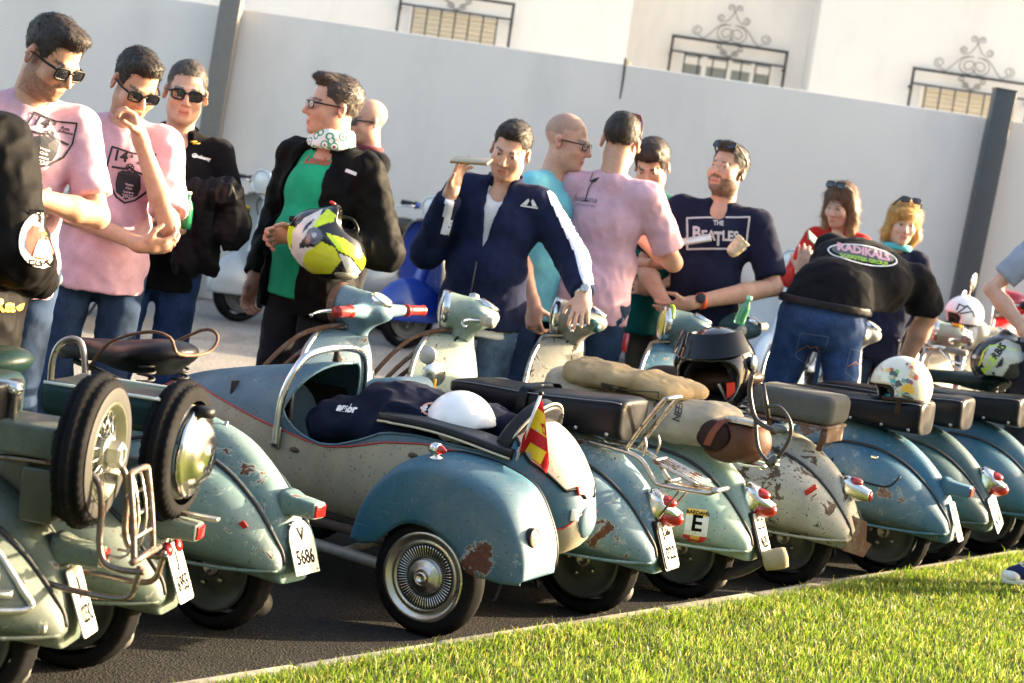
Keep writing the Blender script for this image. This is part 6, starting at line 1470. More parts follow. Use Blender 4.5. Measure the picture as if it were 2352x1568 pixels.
def mark(info, tgt, name, fig, px, py, mat, rot=8.3, scale=1.0, off=.004, mx=.025): return project_mark(name, fig, px, py, scale, info[tgt], mat, info['root'], rot, off, mx)

PINK = fabric('pink_cotton', (.60, .37, .44)); DENIM = None
def denim(name, col):
    mt, nt, b = nmat(name); co = objco(nt); n1 = noise(nt, co, 6, 5, .6); n2 = noise(nt, objco(nt, scale=(1, 1, .25)), 240, 3); c = ramp(nt, n1, [(.32, tuple(x * .6 for x in col)), (.68, tuple(x * 1.55 for x in col))]); c = mixc(nt, .3, c, ramp(nt, n2, [(.3, (.1, .1, .1)), (.7, (.9, .9, .9))]), 'OVERLAY'); nt.links.new(c, b.inputs['Base Color']); b.inputs['Roughness'].default_value = .85; b.inputs['Specular IOR Level'].default_value = .2; bump(nt, b, n2, .3, .002); return mt
DENIM = denim('blue_denim', (.016, .034, .074)); DENIM2 = denim('light_denim', (.075, .12, .20)); DENIM3 = denim('strong_denim', (.022, .050, .135)); CHAR = fabric('charcoal_trousers', (.022, .022, .027)); OLIVE = fabric('olive_trousers', (.05, .045, .03))
BLK = fabric('black_cotton', (.007, .007, .009), sheen=.06); NAVYT = fabric('navy_jersey', (.012, .017, .048), sheen=.06); NAVY2 = fabric('navy_cotton', (.011, .014, .034), sheen=.06); GREENT = fabric('green_cotton', (.02, .36, .18)); TEALT = fabric('teal_cotton', (.006, .10, .10)); TURQ = fabric('turquoise_cotton', (.18, .52, .60)); REDJ = fabric('red_softshell', (.46, .018, .016)); GREYT = fabric('grey_cotton', (.26, .30, .38)); WHITET = fabric('white_cotton', (.72, .72, .74)); WAX = leather('waxed_black', (.0045, .0042, .0045), .62, .07); WATCHM = plain('watch_steel', (.5, .5, .48), .3, .8)
INKD = plain('navy_print', (.012, .012, .02), .7); YEL = plain('gold_print', (.62, .38, .02), .6)
def ring_on(info, a, b, r, w, mat, name='cuff'):
    """a band around a limb: a,b local points, width w along"""
    a = Vector(a); b = Vector(b); d = (b - a).normalized(); o = MB().lathe([(r - .004, -w / 2), (r, -w / 2), (r + .001, 0), (r, w / 2), (r - .004, w / 2)], a, d, 24, False).build(name, mat, info['root']); return o
def shield_fig(w=.155, h=.20):
    o_ = outline2([(-w / 2, h / 2), (0, h / 2 - .012), (w / 2, h / 2), (w / 2 + .004, h * .1), (w * .42, -h * .2), (w * .2, -h * .42), (0, -h / 2), (-w * .2, -h * .42), (-w * .42, -h * .2), (-w / 2 - .004, h * .1)], .007)
    bar = outline2([(-.062, .025), (-.02, .025), (0, .034), (.02, .022), (.066, .012)], .008, False); lamp = outline2(circ(0, .033, .0135, 12), .004); x1 = outline2([(-.009, .042), (.009, .024)], .004, False); x2 = outline2([(-.009, .024), (.009, .042)], .004, False)
    leg = poly2([(-.040, .008), (-.025, .018), (.025, .018), (.040, .008), (.044, -.035), (.036, -.066), (0, -.088), (-.036, -.066), (-.044, -.035)])
    return cat2(o_, bar, lamp, x1, x2, leg, shift2(text_mesh('14', .055, .0018), -.040, .068), shift2(text_mesh('a', .022, .0008), .0, .078), shift2(text_mesh('Ruta', .017, .0006, .2), .040, .070), shift2(text_mesh('Subbetica', .014, .0005, .2), .046, .056))
def inner_print(info, px, py, rot): 
    for t, dy, sz in (('Vespa', -.030, .012), ('Club', -.044, .012), ('Lucena', -.058, .012), ('2025', -.074, .019)): mark(info, 'shirt', 'print_text', shift2(text_mesh(t, sz, .0004), .006, dy), px, py, plain('pink_print', (.55, .42, .48), .7), rot, off=.0065)
TAN = (.50, .285, .19)
# 1 front-left man in pink, arms folded
p1 = person('man in pink tee and sunglasses with folded arms, at the far left', 160, 42, 6.05, 18, dict(tone=TAN, style='short', beard=.55, head=(42, 26, 0), glasses='dark', girth=.6, shw=1.0, arm=1.05, trousers=DENIM,
    la=dict(e=(.255, -.11, 1.13), w=(.03, -.25, 1.17), d=(-1, .05, .05), n=(0, 1, 0), th=(0, 0, 1), curl=.3), ra=dict(e=(-.255, -.10, 1.12), w=(-.02, -.20, 1.12), d=(1, -.12, .3), n=(0, .6, -.3), th=(0, 0, 1), curl=.5),
    clothes=[dict(mat=PINK, sleeve=.78, sl=.014, hem=.84, seed=3, fold=.008)]))
mark(p1, 'shirt', 'print', shield_fig(), 106, 325, INKD, 13.5, .86); inner_print(p1, 106, 322, 13.5)
# 2 man in pink thinking, hand at chin
p2 = person('man in pink tee and sunglasses resting his chin on one hand', 338, 115, 6.85, 12, dict(tone=TAN, style='short', hair=(.022, .016, .013), beard=.35, head=(24, 26, 0), glasses='dark', girth=.25, trousers=DENIM,
    la=dict(e=(.225, -.17, 1.115), w=(.075, -.185, 1.405), d=(-.45, .1, 1), n=(-.6, .6, 0), th=(0, -1, .2), curl=.75), ra=dict(e=(-.27, -.05, 1.13), w=(.135, -.235, 1.035), d=(1, .0, .12), n=(0, .5, 1), th=(0, -.8, .8), curl=.55),
    clothes=[dict(mat=PINK, sleeve=.85, sl=.026, hem=.83, seed=5, fold=.010, loose=.012)]))
mark(p2, 'shirt', 'print', shield_fig(), 296, 405, INKD, 9, 1.0); inner_print(p2, 296, 405, 9)
# 3 black polo
p3 = person('man in black polo shirt with yellow tipped collar and sunglasses', 440, 135, 7.35, 14, dict(tone=(.50, .31, .23), style='crop', hair=(.055, .045, .038), grey=.6, head=(0, 4, 0), glasses='dark', girth=.3, trousers=DENIM3,
    la=dict(e=(.265, -.06, 1.12), w=(.04, -.25, 1.10), d=(-1, -.1, .1), n=(0, .6, -.8), th=(0, -.8, .6), curl=.6), ra=dict(e=(-.26, -.06, 1.12), w=(-.06, -.22, 1.05), d=(1, -.1, 0), n=(0, .4, 1), th=(0, -.8, .8), curl=.6),
    clothes=[dict(mat=BLK, sleeve=.80, sl=.020, hem=.84, neck='vee', collar='polo', collarmat=BLK, seed=8)]))
ring_on(p3, (.245, -.035, 1.185), (.265, -.06, 1.12), .079, .014, YEL); mark(p3, 'shirt', 'chest_logo', cat2(outline2(circ(-.028, 0, .008, 8), .004), text_mesh('embassy', .018, .0012)), 466, 362, WPRINT, 12)
for sd in (1, -1):
    pts = [p3['U']((math.sin(R(a)) * .093 * sd, .012 + math.cos(R(a)) * .080, 1.468 - .020 * (1 - math.cos(R(a))))) for a in (60, 90, 120, 150)]
    MB().tube(pts, .0035, 5, 3).build('collar_stripe', YEL, p3['root']); MB().tube([q + np.array([sd * .010, -.004, -.006]) for q in pts], .003, 5, 3).build('collar_stripe', YEL, p3['root'])
# 4 green tee, black jacket, helmet in hand
p4 = person('stout man in green tee and open black jacket with neck scarf, in profile', 785, 170, 7.45, -34, dict(tone=(.50, .27, .19), style='quiff', hair=(.045, .032, .026), grey=.5, head=(-34, 0, 0), glasses='clear', girth=1.0, shw=1.1, arm=1.25, hs=1.0, jaw=1.12, trousers=CHAR,
    la=dict(e=(.30, .06, 1.10), w=(.12, -.25, 1.12), d=(-.8, -.5, -.2), n=(-.3, .3, -1), th=(-.3, -.6, .5), curl=.7), ra=dict(e=(-.25, .05, 1.13), w=(-.25, -.04, .885), d=(0, -.2, -1), n=(1, 0, 0), th=(0, -1, 0), curl=.5),
    clothes=[dict(mat=GREENT, sleeve=.5, sl=0, hem=.86, grow=-.004, seed=11, fold=.004, neck='none'), dict(mat=WAX, name='jacket', sleeve=1.93, sl=.016, hem=.80, grow=.016, neck='open', open=.125, openx=-.03, collar='polo', seed=12, fold=.016, loose=.012)]))
s = SDF(.006); c = p4['U']((0, -.008, 1.475))
for dz, rr in ((0, .078), (.022, .074), (.042, .07)):
    s.fnc(lambda x, y, z, dz=dz, rr=rr: np.sqrt((np.sqrt((x - c[0]) ** 2 + ((y - c[1]) / .95) ** 2) - rr) ** 2 + (z - c[2] - dz - .10 * (y - c[1]) * -1 * -.6) ** 2) - .017, c - .11, c + .12, .012)
sv, sf_ = s.mesh(); sv = sv + vnormals(sv, sf_) * (.004 * ridges(sv * 24, 3))[:, None]
scm, nt, b = nmat('printed_scarf'); co = objco(nt); vv = nt.nodes.new('ShaderNodeTexVoronoi'); vv.inputs['Scale'].default_value = 26; nt.links.new(co, vv.inputs['Vector']); c1 = ramp(nt, vv.outputs['Distance'], [(.0, (.35, .03, .03)), (.16, (.74, .74, .74)), (.30, (.74, .74, .74)), (.34, (.03, .28, .12)), (.44, (.03, .28, .12)), (.48, (.72, .72, .74))], 'CONSTANT'); nt.links.new(c1, b.inputs['Base Color']); b.inputs['Roughness'].default_value = .9
mk('neck_scarf', sv, sf_, scm, p4['root']); mark(p4, 'shirt', 'print', text_mesh('Lambretta', .046, .002, .25), 748, 372, plain('rust_print', (.40, .09, .05), .7), 11); mark(p4, 'jacket', 'chest_badge', poly2([(-.026, -.007), (.026, -.007), (.026, .007), (-.026, .007)]), 806, 395, WPRINT, 24, 1, .006)
# 5 bald man behind
p5 = person('bald man in black tee and sunglasses, half hidden behind the stout man', 852, 225, 10.6, -62, dict(tone=(.52, .29, .21), head=(0, 6, 0), glasses='dark', girth=.5, trousers=CHAR, style=None, eyes=0, ra=dict(e=(-.24, -.16, 1.15), w=(-.10, -.28, 1.32), d=(.3, -.3, 1), n=(.5, .5, 0), th=(0, -1, 0), curl=.7), la=dict(e=(.27, -.10, 1.13), w=(.10, -.30, 1.30), d=(-.4, -.3, 1), n=(-.5, .5, 0), th=(0, -1, 0), curl=.7), clothes=[dict(mat=BLK, sleeve=.7, seed=13)]), res=1.6)
s = SDF(.007); c = p5['U']((0, .0, 1.47)); s.fnc(lambda x, y, z: np.sqrt((np.sqrt((x - c[0]) ** 2 + (y - c[1]) ** 2) - .07) ** 2 + (z - c[2]) ** 2) - .018, c - .1, c + .1); sv, sf_ = s.mesh(); mk('neck_scarf', sv, sf_, plain('maroon_scarf', (.12, .02, .03), .9), p5['root'])
# 6 navy track jacket, phone
p6 = person('man in navy track jacket with white sleeve bands holding a phone beside his ear', 1189, 277, 7.85, -12, dict(tone=(.55, .32, .23), style='short', hair=(.03, .022, .018), grey=.7, beard=.2, head=(2, 17, 6), girth=.85, shw=1.06, arm=1.15, jaw=1.12, hs=1.05, trousers=DENIM2,
    ra=dict(e=(-.27, -.06, 1.115), w=(-.175, -.19, 1.395), d=(.2, -.05, 1), n=(.9, .2, 0), th=(-.2, -.9, .3), curl=[.15, .22, .3, .35]), la=dict(e=(.36, .0, 1.19), w=(.47, -.21, 1.06), d=(.1, -.75, -.6), n=(-.05, .5, -.85), th=(-1, 0, 0), curl=.22),
    clothes=[dict(mat=WHITET, sleeve=.3, sl=0, hem=.80, grow=-.004, neck='vee', seed=14, fold=.003), dict(mat=NAVYT, name='jacket', sleeve=1.90, sl=.018, hem=.84, grow=.022, neck='zip', collar='stand', seed=15, fold=.009)]))
# 7 turquoise tee
p7 = person('shaven headed man in turquoise tee and glasses, in profile to the right', 1315, 257, 8.55, 62, dict(tone=(.52, .29, .21), style=None, scalp=.45, hair=(.16, .12, .10), head=(8, 4, 0), glasses='clear', girth=.6, trousers=DENIM, jaw=1.08, nose=1.15, ra=dict(e=(-.26, -.02, 1.12), w=(-.25, -.14, .90), d=(0, -.2, -1), n=(1, 0, 0), th=(0, -1, 0), curl=.6), clothes=[dict(mat=TURQ, sleeve=.7, sl=.02, hem=.82, seed=17)]), res=1.15)
# 8 pink tee seen from behind
p8 = person('man in pink tee seen from behind with sunglasses on his head', 1440, 255, 8.55, 158, dict(tone=(.50, .28, .19), style='crop', hair=(.03, .022, .018), head=(12, 6, 0), glasses='dark', gup=(.05, -50), girth=.75, shw=1.04, arm=1.12, trousers=DENIM, ra=dict(e=(-.30, -.12, 1.14), w=(-.06, -.30, 1.22), d=(1, -.1, .2), n=(0, 1, 0), th=(0, 0, 1), curl=.4), la=dict(e=(.29, -.08, 1.12), w=(.10, -.28, 1.15), d=(-1, -.1, .2), n=(0, 1, 0), th=(0, 0, 1), curl=.4), gmat=plain('maroon_frame', (.12, .01, .03), .3),
    clothes=[dict(mat=PINK, sleeve=.80, sl=.022, hem=.83, seed=19, fold=.009)]), res=1.1)
gl = cat2(poly2([(-.022, -.088), (.022, -.088), (.0, -.080)]), outline2([(0, -.085), (.008, -.03), (.02, .0)], .004, False), poly2([(.006, .0), (.018, -.006), (.034, .0), (.045, .02), (.026, .012)]), outline2([(.008, .0), (.02, .05), (.030, .075)], .0025, False))
mark(p8, 'shirt', 'print', gl, 1350, 415, INKD, 8, 1.1); mark(p8, 'shirt', 'print', text_mesh('lucena', .042, .0004, .2), 1344, 457, plain('grey_print', (.22, .17, .2), .7), 10); mark(p8, 'shirt', 'print', text_mesh('con luz propia', .016, .0002, .2), 1344, 470, plain('grey_print', (.22, .17, .2), .7), 10)
# 9 teal sweatshirt
p9 = person('young man in dark teal sweatshirt bowing over a phone, behind the pink tee', 1495, 322, 9.15, -8, dict(tone=(.48, .28, .20), style='thick', hair=(.03, .018, .013), head=(-6, 26, -8), girth=.2, trousers=OLIVE, brow=1, ra=dict(e=(-.24, -.08, 1.14), w=(.05, -.30, 1.13), d=(1, -.15, .12), n=(0, .0, 1), th=(0, -1, .3), curl=.25), la=dict(e=(.255, -.02, 1.11), w=(.12, -.22, 1.02), d=(-1, -.1, 0), n=(0, 1, 0), th=(0, 0, 1), curl=.5), clothes=[dict(mat=TEALT, sleeve=1.35, sl=.014, hem=.78, grow=.016, seed=21)]), res=1.15)
for k in (.72, .78, .84): e, w = np.array((-.24, -.08, 1.14)), np.array((.05, -.30, 1.13)); q = e + (w - e) * k; ring_on(p9, q, w, .036, .018, leather('wrist_strap', (.015, .013, .012)), 'wristband')
# 10 navy band tee
p10 = person('bearded man in navy band tee with sunglasses pushed up, hands clasped', 1690, 330, 9.0, -14, dict(tone=(.47, .27, .19), style='quiff', hair=(.055, .042, .034), grey=.5, beard=.85, beardcol=(.05, .042, .036), head=(-22, -8, 0), glasses='dark', gup=(.062, -28), girth=.9, shw=1.1, arm=1.22, jaw=1.1, trousers=DENIM3,
    la=dict(e=(.32, -.03, 1.12), w=(-.02, -.29, .985), d=(-.9, -.15, -.45), n=(0, .6, -.6), th=(-.3, -.6, .5), curl=.25), ra=dict(e=(-.31, -.06, 1.11), w=(-.13, -.26, .955), d=(.75, -.1, -.6), n=(0, .9, .2), th=(.5, -.2, .7), curl=.3), clothes=[dict(mat=NAVY2, sleeve=.84, sl=.026, hem=.76, neck='vee', seed=23, fold=.008)]), res=1.1)
mark(p10, 'shirt', 'print', outline2([(-.148, .072), (.148, .078), (.132, -.078), (-.148, -.082)], .009), 1652, 533, plain('pale_print', (.40, .40, .42), .7), 1)
mark(p10, 'shirt', 'print', text_mesh('THE', .034, .0012, sx=.8), 1650, 512, plain('pale_print', (.40, .40, .42), .7), 4); mark(p10, 'shirt', 'print', cat2(shift2(text_mesh('B', .092, .003, sx=.8), -.094, .004), shift2(text_mesh('EA', .066, .0026, sx=.85), -.040, -.006), shift2(text_mesh('T', .092, .003, sx=.8), .008, -.022), shift2(text_mesh('LES', .066, .0026, sx=.85), .066, -.006)), 1646, 539, plain('pale_print', (.40, .40, .42), .7), 2)
ring_on(p10, (.03, -.255, 1.005), (-.02, -.29, .985), .038, .026, plain('orange_strap', (.75, .10, .03), .5), 'watch_strap'); MB().lathe([(.024, 0), (.024, .010), (.020, .013), (0, .013)], (.03, -.292, 1.018), (.1, -1, .35), 20).build('watch', DARK, p10['root'])
# 11 woman in red
p11 = person('woman in red jacket with long brown hair looking at her phone', 1935, 420, 10.5, -26, dict(tone=(.56, .34, .27), style='long', hair=(.10, .05, .028), tips=(.36, .20, .10), tuft=.004, slen=.05, strands=6000, head=(-8, 18, 0), glasses='dark', gup=(.080, -40), girth=.0, shw=.86, arm=.82, jaw=.92, nose=.85, trousers=DENIM, ra=dict(e=(-.20, -.10, 1.14), w=(-.09, -.30, 1.20), d=(.2, -.4, .8), n=(.6, .6, .4), th=(0, -.5, .8), curl=.35), la=dict(e=(.20, -.12, 1.13), w=(.0, -.29, 1.21), d=(-.6, -.4, .6), n=(-.6, .6, .4), th=(-.2, -.5, .8), curl=.4), clothes=[dict(mat=REDJ, sleeve=1.92, sl=.014, hem=.84, grow=.014, collar='stand', seed=25, fold=.008)]), res=1.35)
ring_on(p11, (-.103, -.275, 1.192), (-.09, -.30, 1.20), .030, .008, plain('white_beads', (.7, .68, .62), .4), 'bracelet'); mark(p11, 'jacket' if 'jacket' in p11 else 'shirt', 'print', text_mesh('racing', .03, .001, .2), 1900, 548, plain('pale_pink', (.7, .45, .42), .7), 10)
# 12 blond woman
p12 = person('blonde woman in dark sweatshirt with sunglasses in her hair and turquoise scarf', 2085, 460, 10.1, 6, dict(tone=(.60, .37, .28), style='bob', hair=(.42, .23, .07), tips=(.62, .36, .12), tuft=.003, slen=.04, strands=6000, head=(-4, 6, 0), glasses='dark', gup=(.082, -42), girth=.2, shw=.92, arm=.9, jaw=.95, nose=.85, trousers=DENIM, la=dict(e=(.22, .02, 1.12), w=(.20, -.08, .88), d=(0, -.2, -1), n=(-1, 0, 0), th=(0, -1, 0), curl=.4), clothes=[dict(mat=NAVY2, sleeve=1.92, sl=.022, hem=.82, grow=.02, seed=27, fold=.013)]), res=1.3)
s = SDF(.007); c = p12['U']((0, -.0, 1.475)); s.fnc(lambda x, y, z: np.sqrt((np.sqrt((x - c[0]) ** 2 + (y - c[1]) ** 2) - .068) ** 2 + (z - c[2]) ** 2) - .02, c - .1, c + .1); sv, sf_ = s.mesh(); mk('neck_scarf', sv, sf_, fabric('turquoise_scarf', (.12, .50, .55)), p12['root'])
# 13 bending man
p13 = person('big man in black tee and jeans bending over the scooters, seen from behind', 2075, 590, 8.55, 166, dict(tone=(.50, .28, .20), style='crop', head=(0, 62, 0), bend=60, side=-20, hipat=(1888, 725, 8.75), girth=1.9, shw=1.28, arm=1.3, trousers=DENIM3, waist=1.005, stance=.05,
    ra=dict(e=(-.42, -.42, 1.0), w=(-.36, -.47, .77), d=(0, -.2, -1), n=(1, 0, 0), th=(0, -1, 0), curl=.5), la=dict(e=(.05, -.62, .93), w=(.0, -.72, .72), d=(0, -.2, -1), n=(-1, 0, 0), th=(0, -1, 0), curl=.5), clothes=[dict(mat=BLK, sleeve=.80, sl=.03, grow=.016, hem=.995, seed=29, fold=.008)]), scale=1.12)
# 14 grey tee at the right edge
p14 = person('man in grey tee with hand on hip, cut off by the right edge', 2512, 400, 9.3, 4, dict(tone=(.55, .33, .25), style='short', girth=.3, trousers=CHAR, ra=dict(e=(-.335, .06, 1.15), w=(-.175, -.05, .985), d=(.8, -.5, -.2), n=(.6, .6, 0), th=(0, .2, 1), curl=.45), clothes=[dict(mat=GREYT, sleeve=.75, sl=.02, hem=.84, seed=33)]), res=1.5)
# 16 dark riding jacket at the left edge
p16 = person('person in black riding jacket with club patches, cut off by the left edge', -76, 30, 5.25, 152, dict(tone=TAN, style='short', girth=2.2, shw=1.3, arm=1.5, trousers=DENIM, ra=dict(e=(-.335, .0, 1.12), w=(-.20, -.24, 1.02), d=(.6, -.5, 0), n=(0, 1, 0), th=(0, 0, 1), curl=.4), clothes=[dict(mat=WAX, name='jacket', sleeve=1.93, sl=.032, hem=.56, grow=.024, collar='stand', seed=35, fold=.014, loose=.055)]))
# 15 a leg in jeans and a canvas shoe on the lawn edge
gp = onz(2325, 1330, .10)
r = empty('person', (gp.x + .12, gp.y, .09), R(-68), 'leg in blue jeans with navy canvas sneaker standing on the lawn, right edge', 'person')
s = SDF(.007); s.cap((0, .0, .10), (0, .02, .45), .060, .068, k=.02, flat=(True, False)).cap((0, .02, .45), (.03, .02, .88), .07, .09, k=.03).cap((.16, .0, .10), (.16, .02, .45), .060, .068, k=.02, flat=(True, False)).cap((.16, .02, .45), (.12, .02, .88), .07, .09, k=.03).ell((.08, .02, .92), (.17, .12, .13), k=.05).half((0, 0, 1.0), (0, 0, 1))
V, F = s.mesh(); V = V + vnormals(V, F) * (.006 * ridges(V * np.array([9, 9, 14]), 3))[:, None]; mk('trousers', V, F, DENIM3, r)
s = SDF(.009); s.ell((.08, 0, 1.1), (.17, .12, .22), k=.06).ell((.08, 0, 1.32), (.19, .12, .15), k=.06).cap((-.10, 0, 1.42), (.26, 0, 1.42), .06, k=.05).half((0, 0, .93), (0, 0, -1)); 
for sd in (-1, 1): s.cap((.08 + sd * .19, 0, 1.40), (.08 + sd * .26, .0, 1.0), .055, .05, k=.04)
V, F = s.mesh(); mk('shirt', V, F, GREYT, r)
s = SDF(.006); o_ = np.array((.08, -.02, 1.63)); head_sdf(s, o_, np.eye(3), {}); s.cap((.08, 0, 1.4), (.08, 0, 1.56), .06, .055, k=.03)
for sd in (-1, 1): s.cap((.08 + sd * .19, 0, 1.40), (.08 + sd * .26, 0, 1.0), .045, .035, k=.03); hand(s, (.08 + sd * .26, 0, .98), (0, -.1, -1), (-sd, 0, 0), (0, -1, 0), .4)
s.cap((.08, 0, 1.4), (.08, 0, 1.0), .06, k=.03); s.cap((-.11, 0, 1.4), (.27, 0, 1.4), .05, k=.03)
V, F = s.mesh(); mk('body', V, F, SKINM, r, col=head_color(V, o_, np.eye(3), {})); V, F = hair_sdf(o_, np.eye(3), 'short', .006).mesh(); mk('hair', V, F, HAIRM, r, col=np.tile((.03, .02, .016), (len(V), 1)))
NCAN = fabric('navy_canvas', (.016, .026, .085)); 
for x in (0, .16):
    s = SDF(.0045); s.ell((x, -.075, .045), (.043, .115, .045), k=.02).cap((x, .0, .05), (x, .02, .12), .048, .046, k=.03).half((0, 0, .022), (0, 0, -1)); V, F = s.mesh(); sh_ = mk('sneaker', V, F, NCAN, r); shb = bvh_of(V, F)
    s = SDF(.0045); s.ell((x, -.075, .02), (.048, .125, .10)).ell((x, .02, .02), (.045, .06, .1), k=.02).half((0, 0, .004), (0, 0, -1)).half((0, 0, .028), (0, 0, 1)); V, F = s.mesh(); mk('sole', V, F, WPRINT, sh_)
    s = SDF(.0045); s.ell((x, -.155, .036), (.040, .045, .030)).half((0, 0, .02), (0, 0, -1)); V, F = s.mesh(); mk('toe_cap', V, F, WPRINT, sh_)
    for i in range(6):
        y = -.115 + i * .020; z0 = .060 + i * .011
        MB().tube([(x - .024, y, z0 + .014), (x, y - .006, z0 + .032), (x + .024, y + .004, z0 + .014)], .0038, 6, 3).build('lace', WPRINT, sh_)
    MB().tube([(x - .02, -.02, .13), (x, -.045, .145), (x + .02, -.02, .13)], .003, 5, 3).build('lace', WPRINT, sh_)
# ================================================================ scooters further along the row and by the wall
P_K = paint('paint_pale_grey', (.50, .55, .55), (.58, .62, .6), .1, 41, dirt=.2); P_L = paint('paint_red', (.42, .02, .02), (.5, .04, .04), .05, 42, dirt=.2); P_M = paint('paint_cream', (.55, .52, .42), (.62, .6, .5), .1, 43, dirt=.3); P_MT = paint('paint_pale_mint', (.45, .62, .54), (.5, .66, .58), .05, 44, dirt=.1)
bK = build_bike('scooter', (2.80, 9.36), 'pale grey scooter with green sprung saddle carrying a black and white helmet', P_K, lamp='chrome', seat='saddle', seatm=leather('green_vinyl', (.02, .045, .042)), steer=6)
bL = build_bike('scooter', (3.15, 9.86), 'red scooter half hidden behind the bending man', P_L, gripm=plain('grey_grip', (.16, .15, .14), .6), lamp='chrome', seat='dual', steer=14)
bM = build_bike('scooter', (3.52, 10.30), 'cream scooter with pale mint headset, tall mirrors and a toy duck', P_M, headm=P_MT, gripm=plain('grey_grip', (.16, .15, .14), .6), lamp='chrome', seat='dual', steer=18)
bN = build_bike('scooter', (3.86, 10.72), 'cream scooter with ivory headset at the far right end of the row', P_M, headm=P_M, gripm=plain('grey_grip', (.16, .15, .14), .6), lamp='chrome', seat='dual', steer=40)
hM = [c for c in bM.children if c.name.startswith('headset')][0]; hN = [c for c in bN.children if c.name.startswith('headset')][0]
def mirror(h, y, hgt, out, nm='mirror'):
    m_ = MB().tube([(-.03, y, .04), (-.02, y * 1.05, .04 + hgt * .6), (-.02, y + out, .04 + hgt)], .005, 7, 3); m_.build('mirror_stem', CHROME, h); MB().lathe([(.0, -.016), (.045, -.010), (.056, 0), (.052, .004), (0, .004)], (-.025, y + out, .06 + hgt), (-1, .35, .05), 24).build(nm, CHROME, h)
mirror(hM, .10, .30, .04); mirror(hM, -.12, .18, -.16); mirror(hN, -.12, .20, -.03)
MB().tube([(.03, .02, .05), (.16, .05, .10), (.20, .10, .0), (.16, .12, -.15)], .006, 7, 4).build('brake_cable', plain('grey_cable', (.3, .3, .3), .4), hM); MB().tube([(.0, -.05, .05), (.10, -.10, .12), (.15, -.16, .02), (.10, -.12, -.2)], .005, 7, 4).build('brake_cable', plain('grey_cable', (.3, .3, .3), .4), hN)
# toy duck on the mint headset
bpy.context.view_layer.update()
dp = bM.matrix_basis @ Vector((1.045, .03, .985)); r = empty('toy_duck', dp, R(-60), 'small yellow toy duck with a black cap on the mint headset', 'toy')
DUCK = plain('duck_yellow', (.78, .40, .02), .4, var=.04); s = SDF(.003); s.ell((0, 0, .026), (.034, .027, .024), k=.01).ell((-.022, 0, .035), (.02, .013, .014), k=.01).ell((.014, 0, .062), (.021, .020, .020), k=.008); o = sdfo(s, 'body'); o.data.materials.append(DUCK); o.parent = r
s = SDF(.003); s.ell((.036, 0, .058), (.013, .011, .005)); o = sdfo(s, 'beak'); o.data.materials.append(plain('duck_beak', (.7, .12, .01), .4)); o.parent = r
s = SDF(.003); s.ell((.012, 0, .070), (.0235, .022, .020)).half((0, 0, .066), (0, 0, -1)); o = sdfo(s, 'cap'); o.data.materials.append(BLACK); o.parent = r
# scooters standing by the wall
def wall_bike(label, lx, ly, th, pm, D, steer, zl=None):
    """placed by its headlamp"""
    b = build_bike('scooter', (0, 0), label, pm, gripm=BLACK, lamp='box', seat='dual', steer=steer, group='scooters parked by the wall', o_th=th - TH)
    p = atD(lx, ly, D); sc_ = p.z / .925; b.scale = (sc_,) * 3; f = Vector((-math.cos(R(th)), math.sin(R(th)), 0)); q = Vector((1.06, 0, 0)) + Matrix.Rotation(R(steer), 3, 'Z') @ Vector((.13, 0, 0)); l = Vector((-f.y, f.x, 0)); w = f * q.x + l * q.y
    b.location = (p.x - w.x * sc_, p.y - w.y * sc_, 0); return b
wall_bike('silver grey scooter parked by the wall behind the black polo man', 600, 418, -40, plain('silver_paint', (.36, .38, .39), .25, .1, .06, coat=.3), 14.5, 22)
wall_bike('bright blue scooter parked by the wall behind the stout man', 990, 480, -34, plain('royal_blue_paint', (.012, .045, .30), .2, 0, .1, coat=.5), 14.3, 30)
wall_bike('red scooter parked by the wall behind the teal sweatshirt', 1512, 560, -62, plain('scarlet_paint', (.42, .012, .012), .22, 0, .1, coat=.5), 14.6, 0)
wall_bike('white scooter parked by the wall behind the band tee man', 1815, 603, -60, plain('pearl_paint', (.62, .66, .70), .25, 0, .04, coat=.4), 14.2, 10)
wall_bike('red scooter parked by the wall at the right edge', 2290, 690, 20, plain('scarlet_paint', (.42, .012, .012), .22, 0, .1, coat=.5), 13.2, 0)
wall_bike('dark green scooter glimpsed behind the pink tees at the left', 172, 455, -80, plain('olive_paint', (.05, .075, .05), .3, 0, .1, coat=.3), 12.5, 10)

# ================================================================ things people hold
def paint_by_photo(V, polys, default, ox, oy, k):
    """colour vertices by hand-traced panels given in zoom pixels (ox,oy,k)"""
    C = np.tile(np.array(default, float), (len(V), 1)); P = V - np.array(CAM); zc = P @ np.array(_fw); u = ((P @ np.array(_cx)) * FPX / zc + 1176) * 1.69388; v = (784 - (P @ np.array(_cy)) * FPX / zc) * 1.69388; x = (u - ox) * k; y = (v - oy) * k
    for pts, col in polys:
        if len(pts) == 4 and isinstance(pts[0], (int, float)): ins = ((x - pts[0]) / pts[2]) ** 2 + ((y - pts[1]) / pts[3]) ** 2 < 1
        else:
            ins = np.zeros(len(V), bool); n = len(pts)
            for i in range(n):
                (x0, y0), (x1, y1) = pts[i], pts[(i + 1) % n]; c = ((y0 > y) != (y1 > y)) & (x < (x1 - x0) * (y - y0) / (y1 - y0 + 1e-9) + x0); ins ^= c
        C[ins] = col
    return C
GLOSSA = attrmat('painted_shell', .16, 0, 40, .02, .6)
def photo_basis(): 
    return np.stack([np.array(_cx), np.array(_fw), np.array(_cy)], 1)
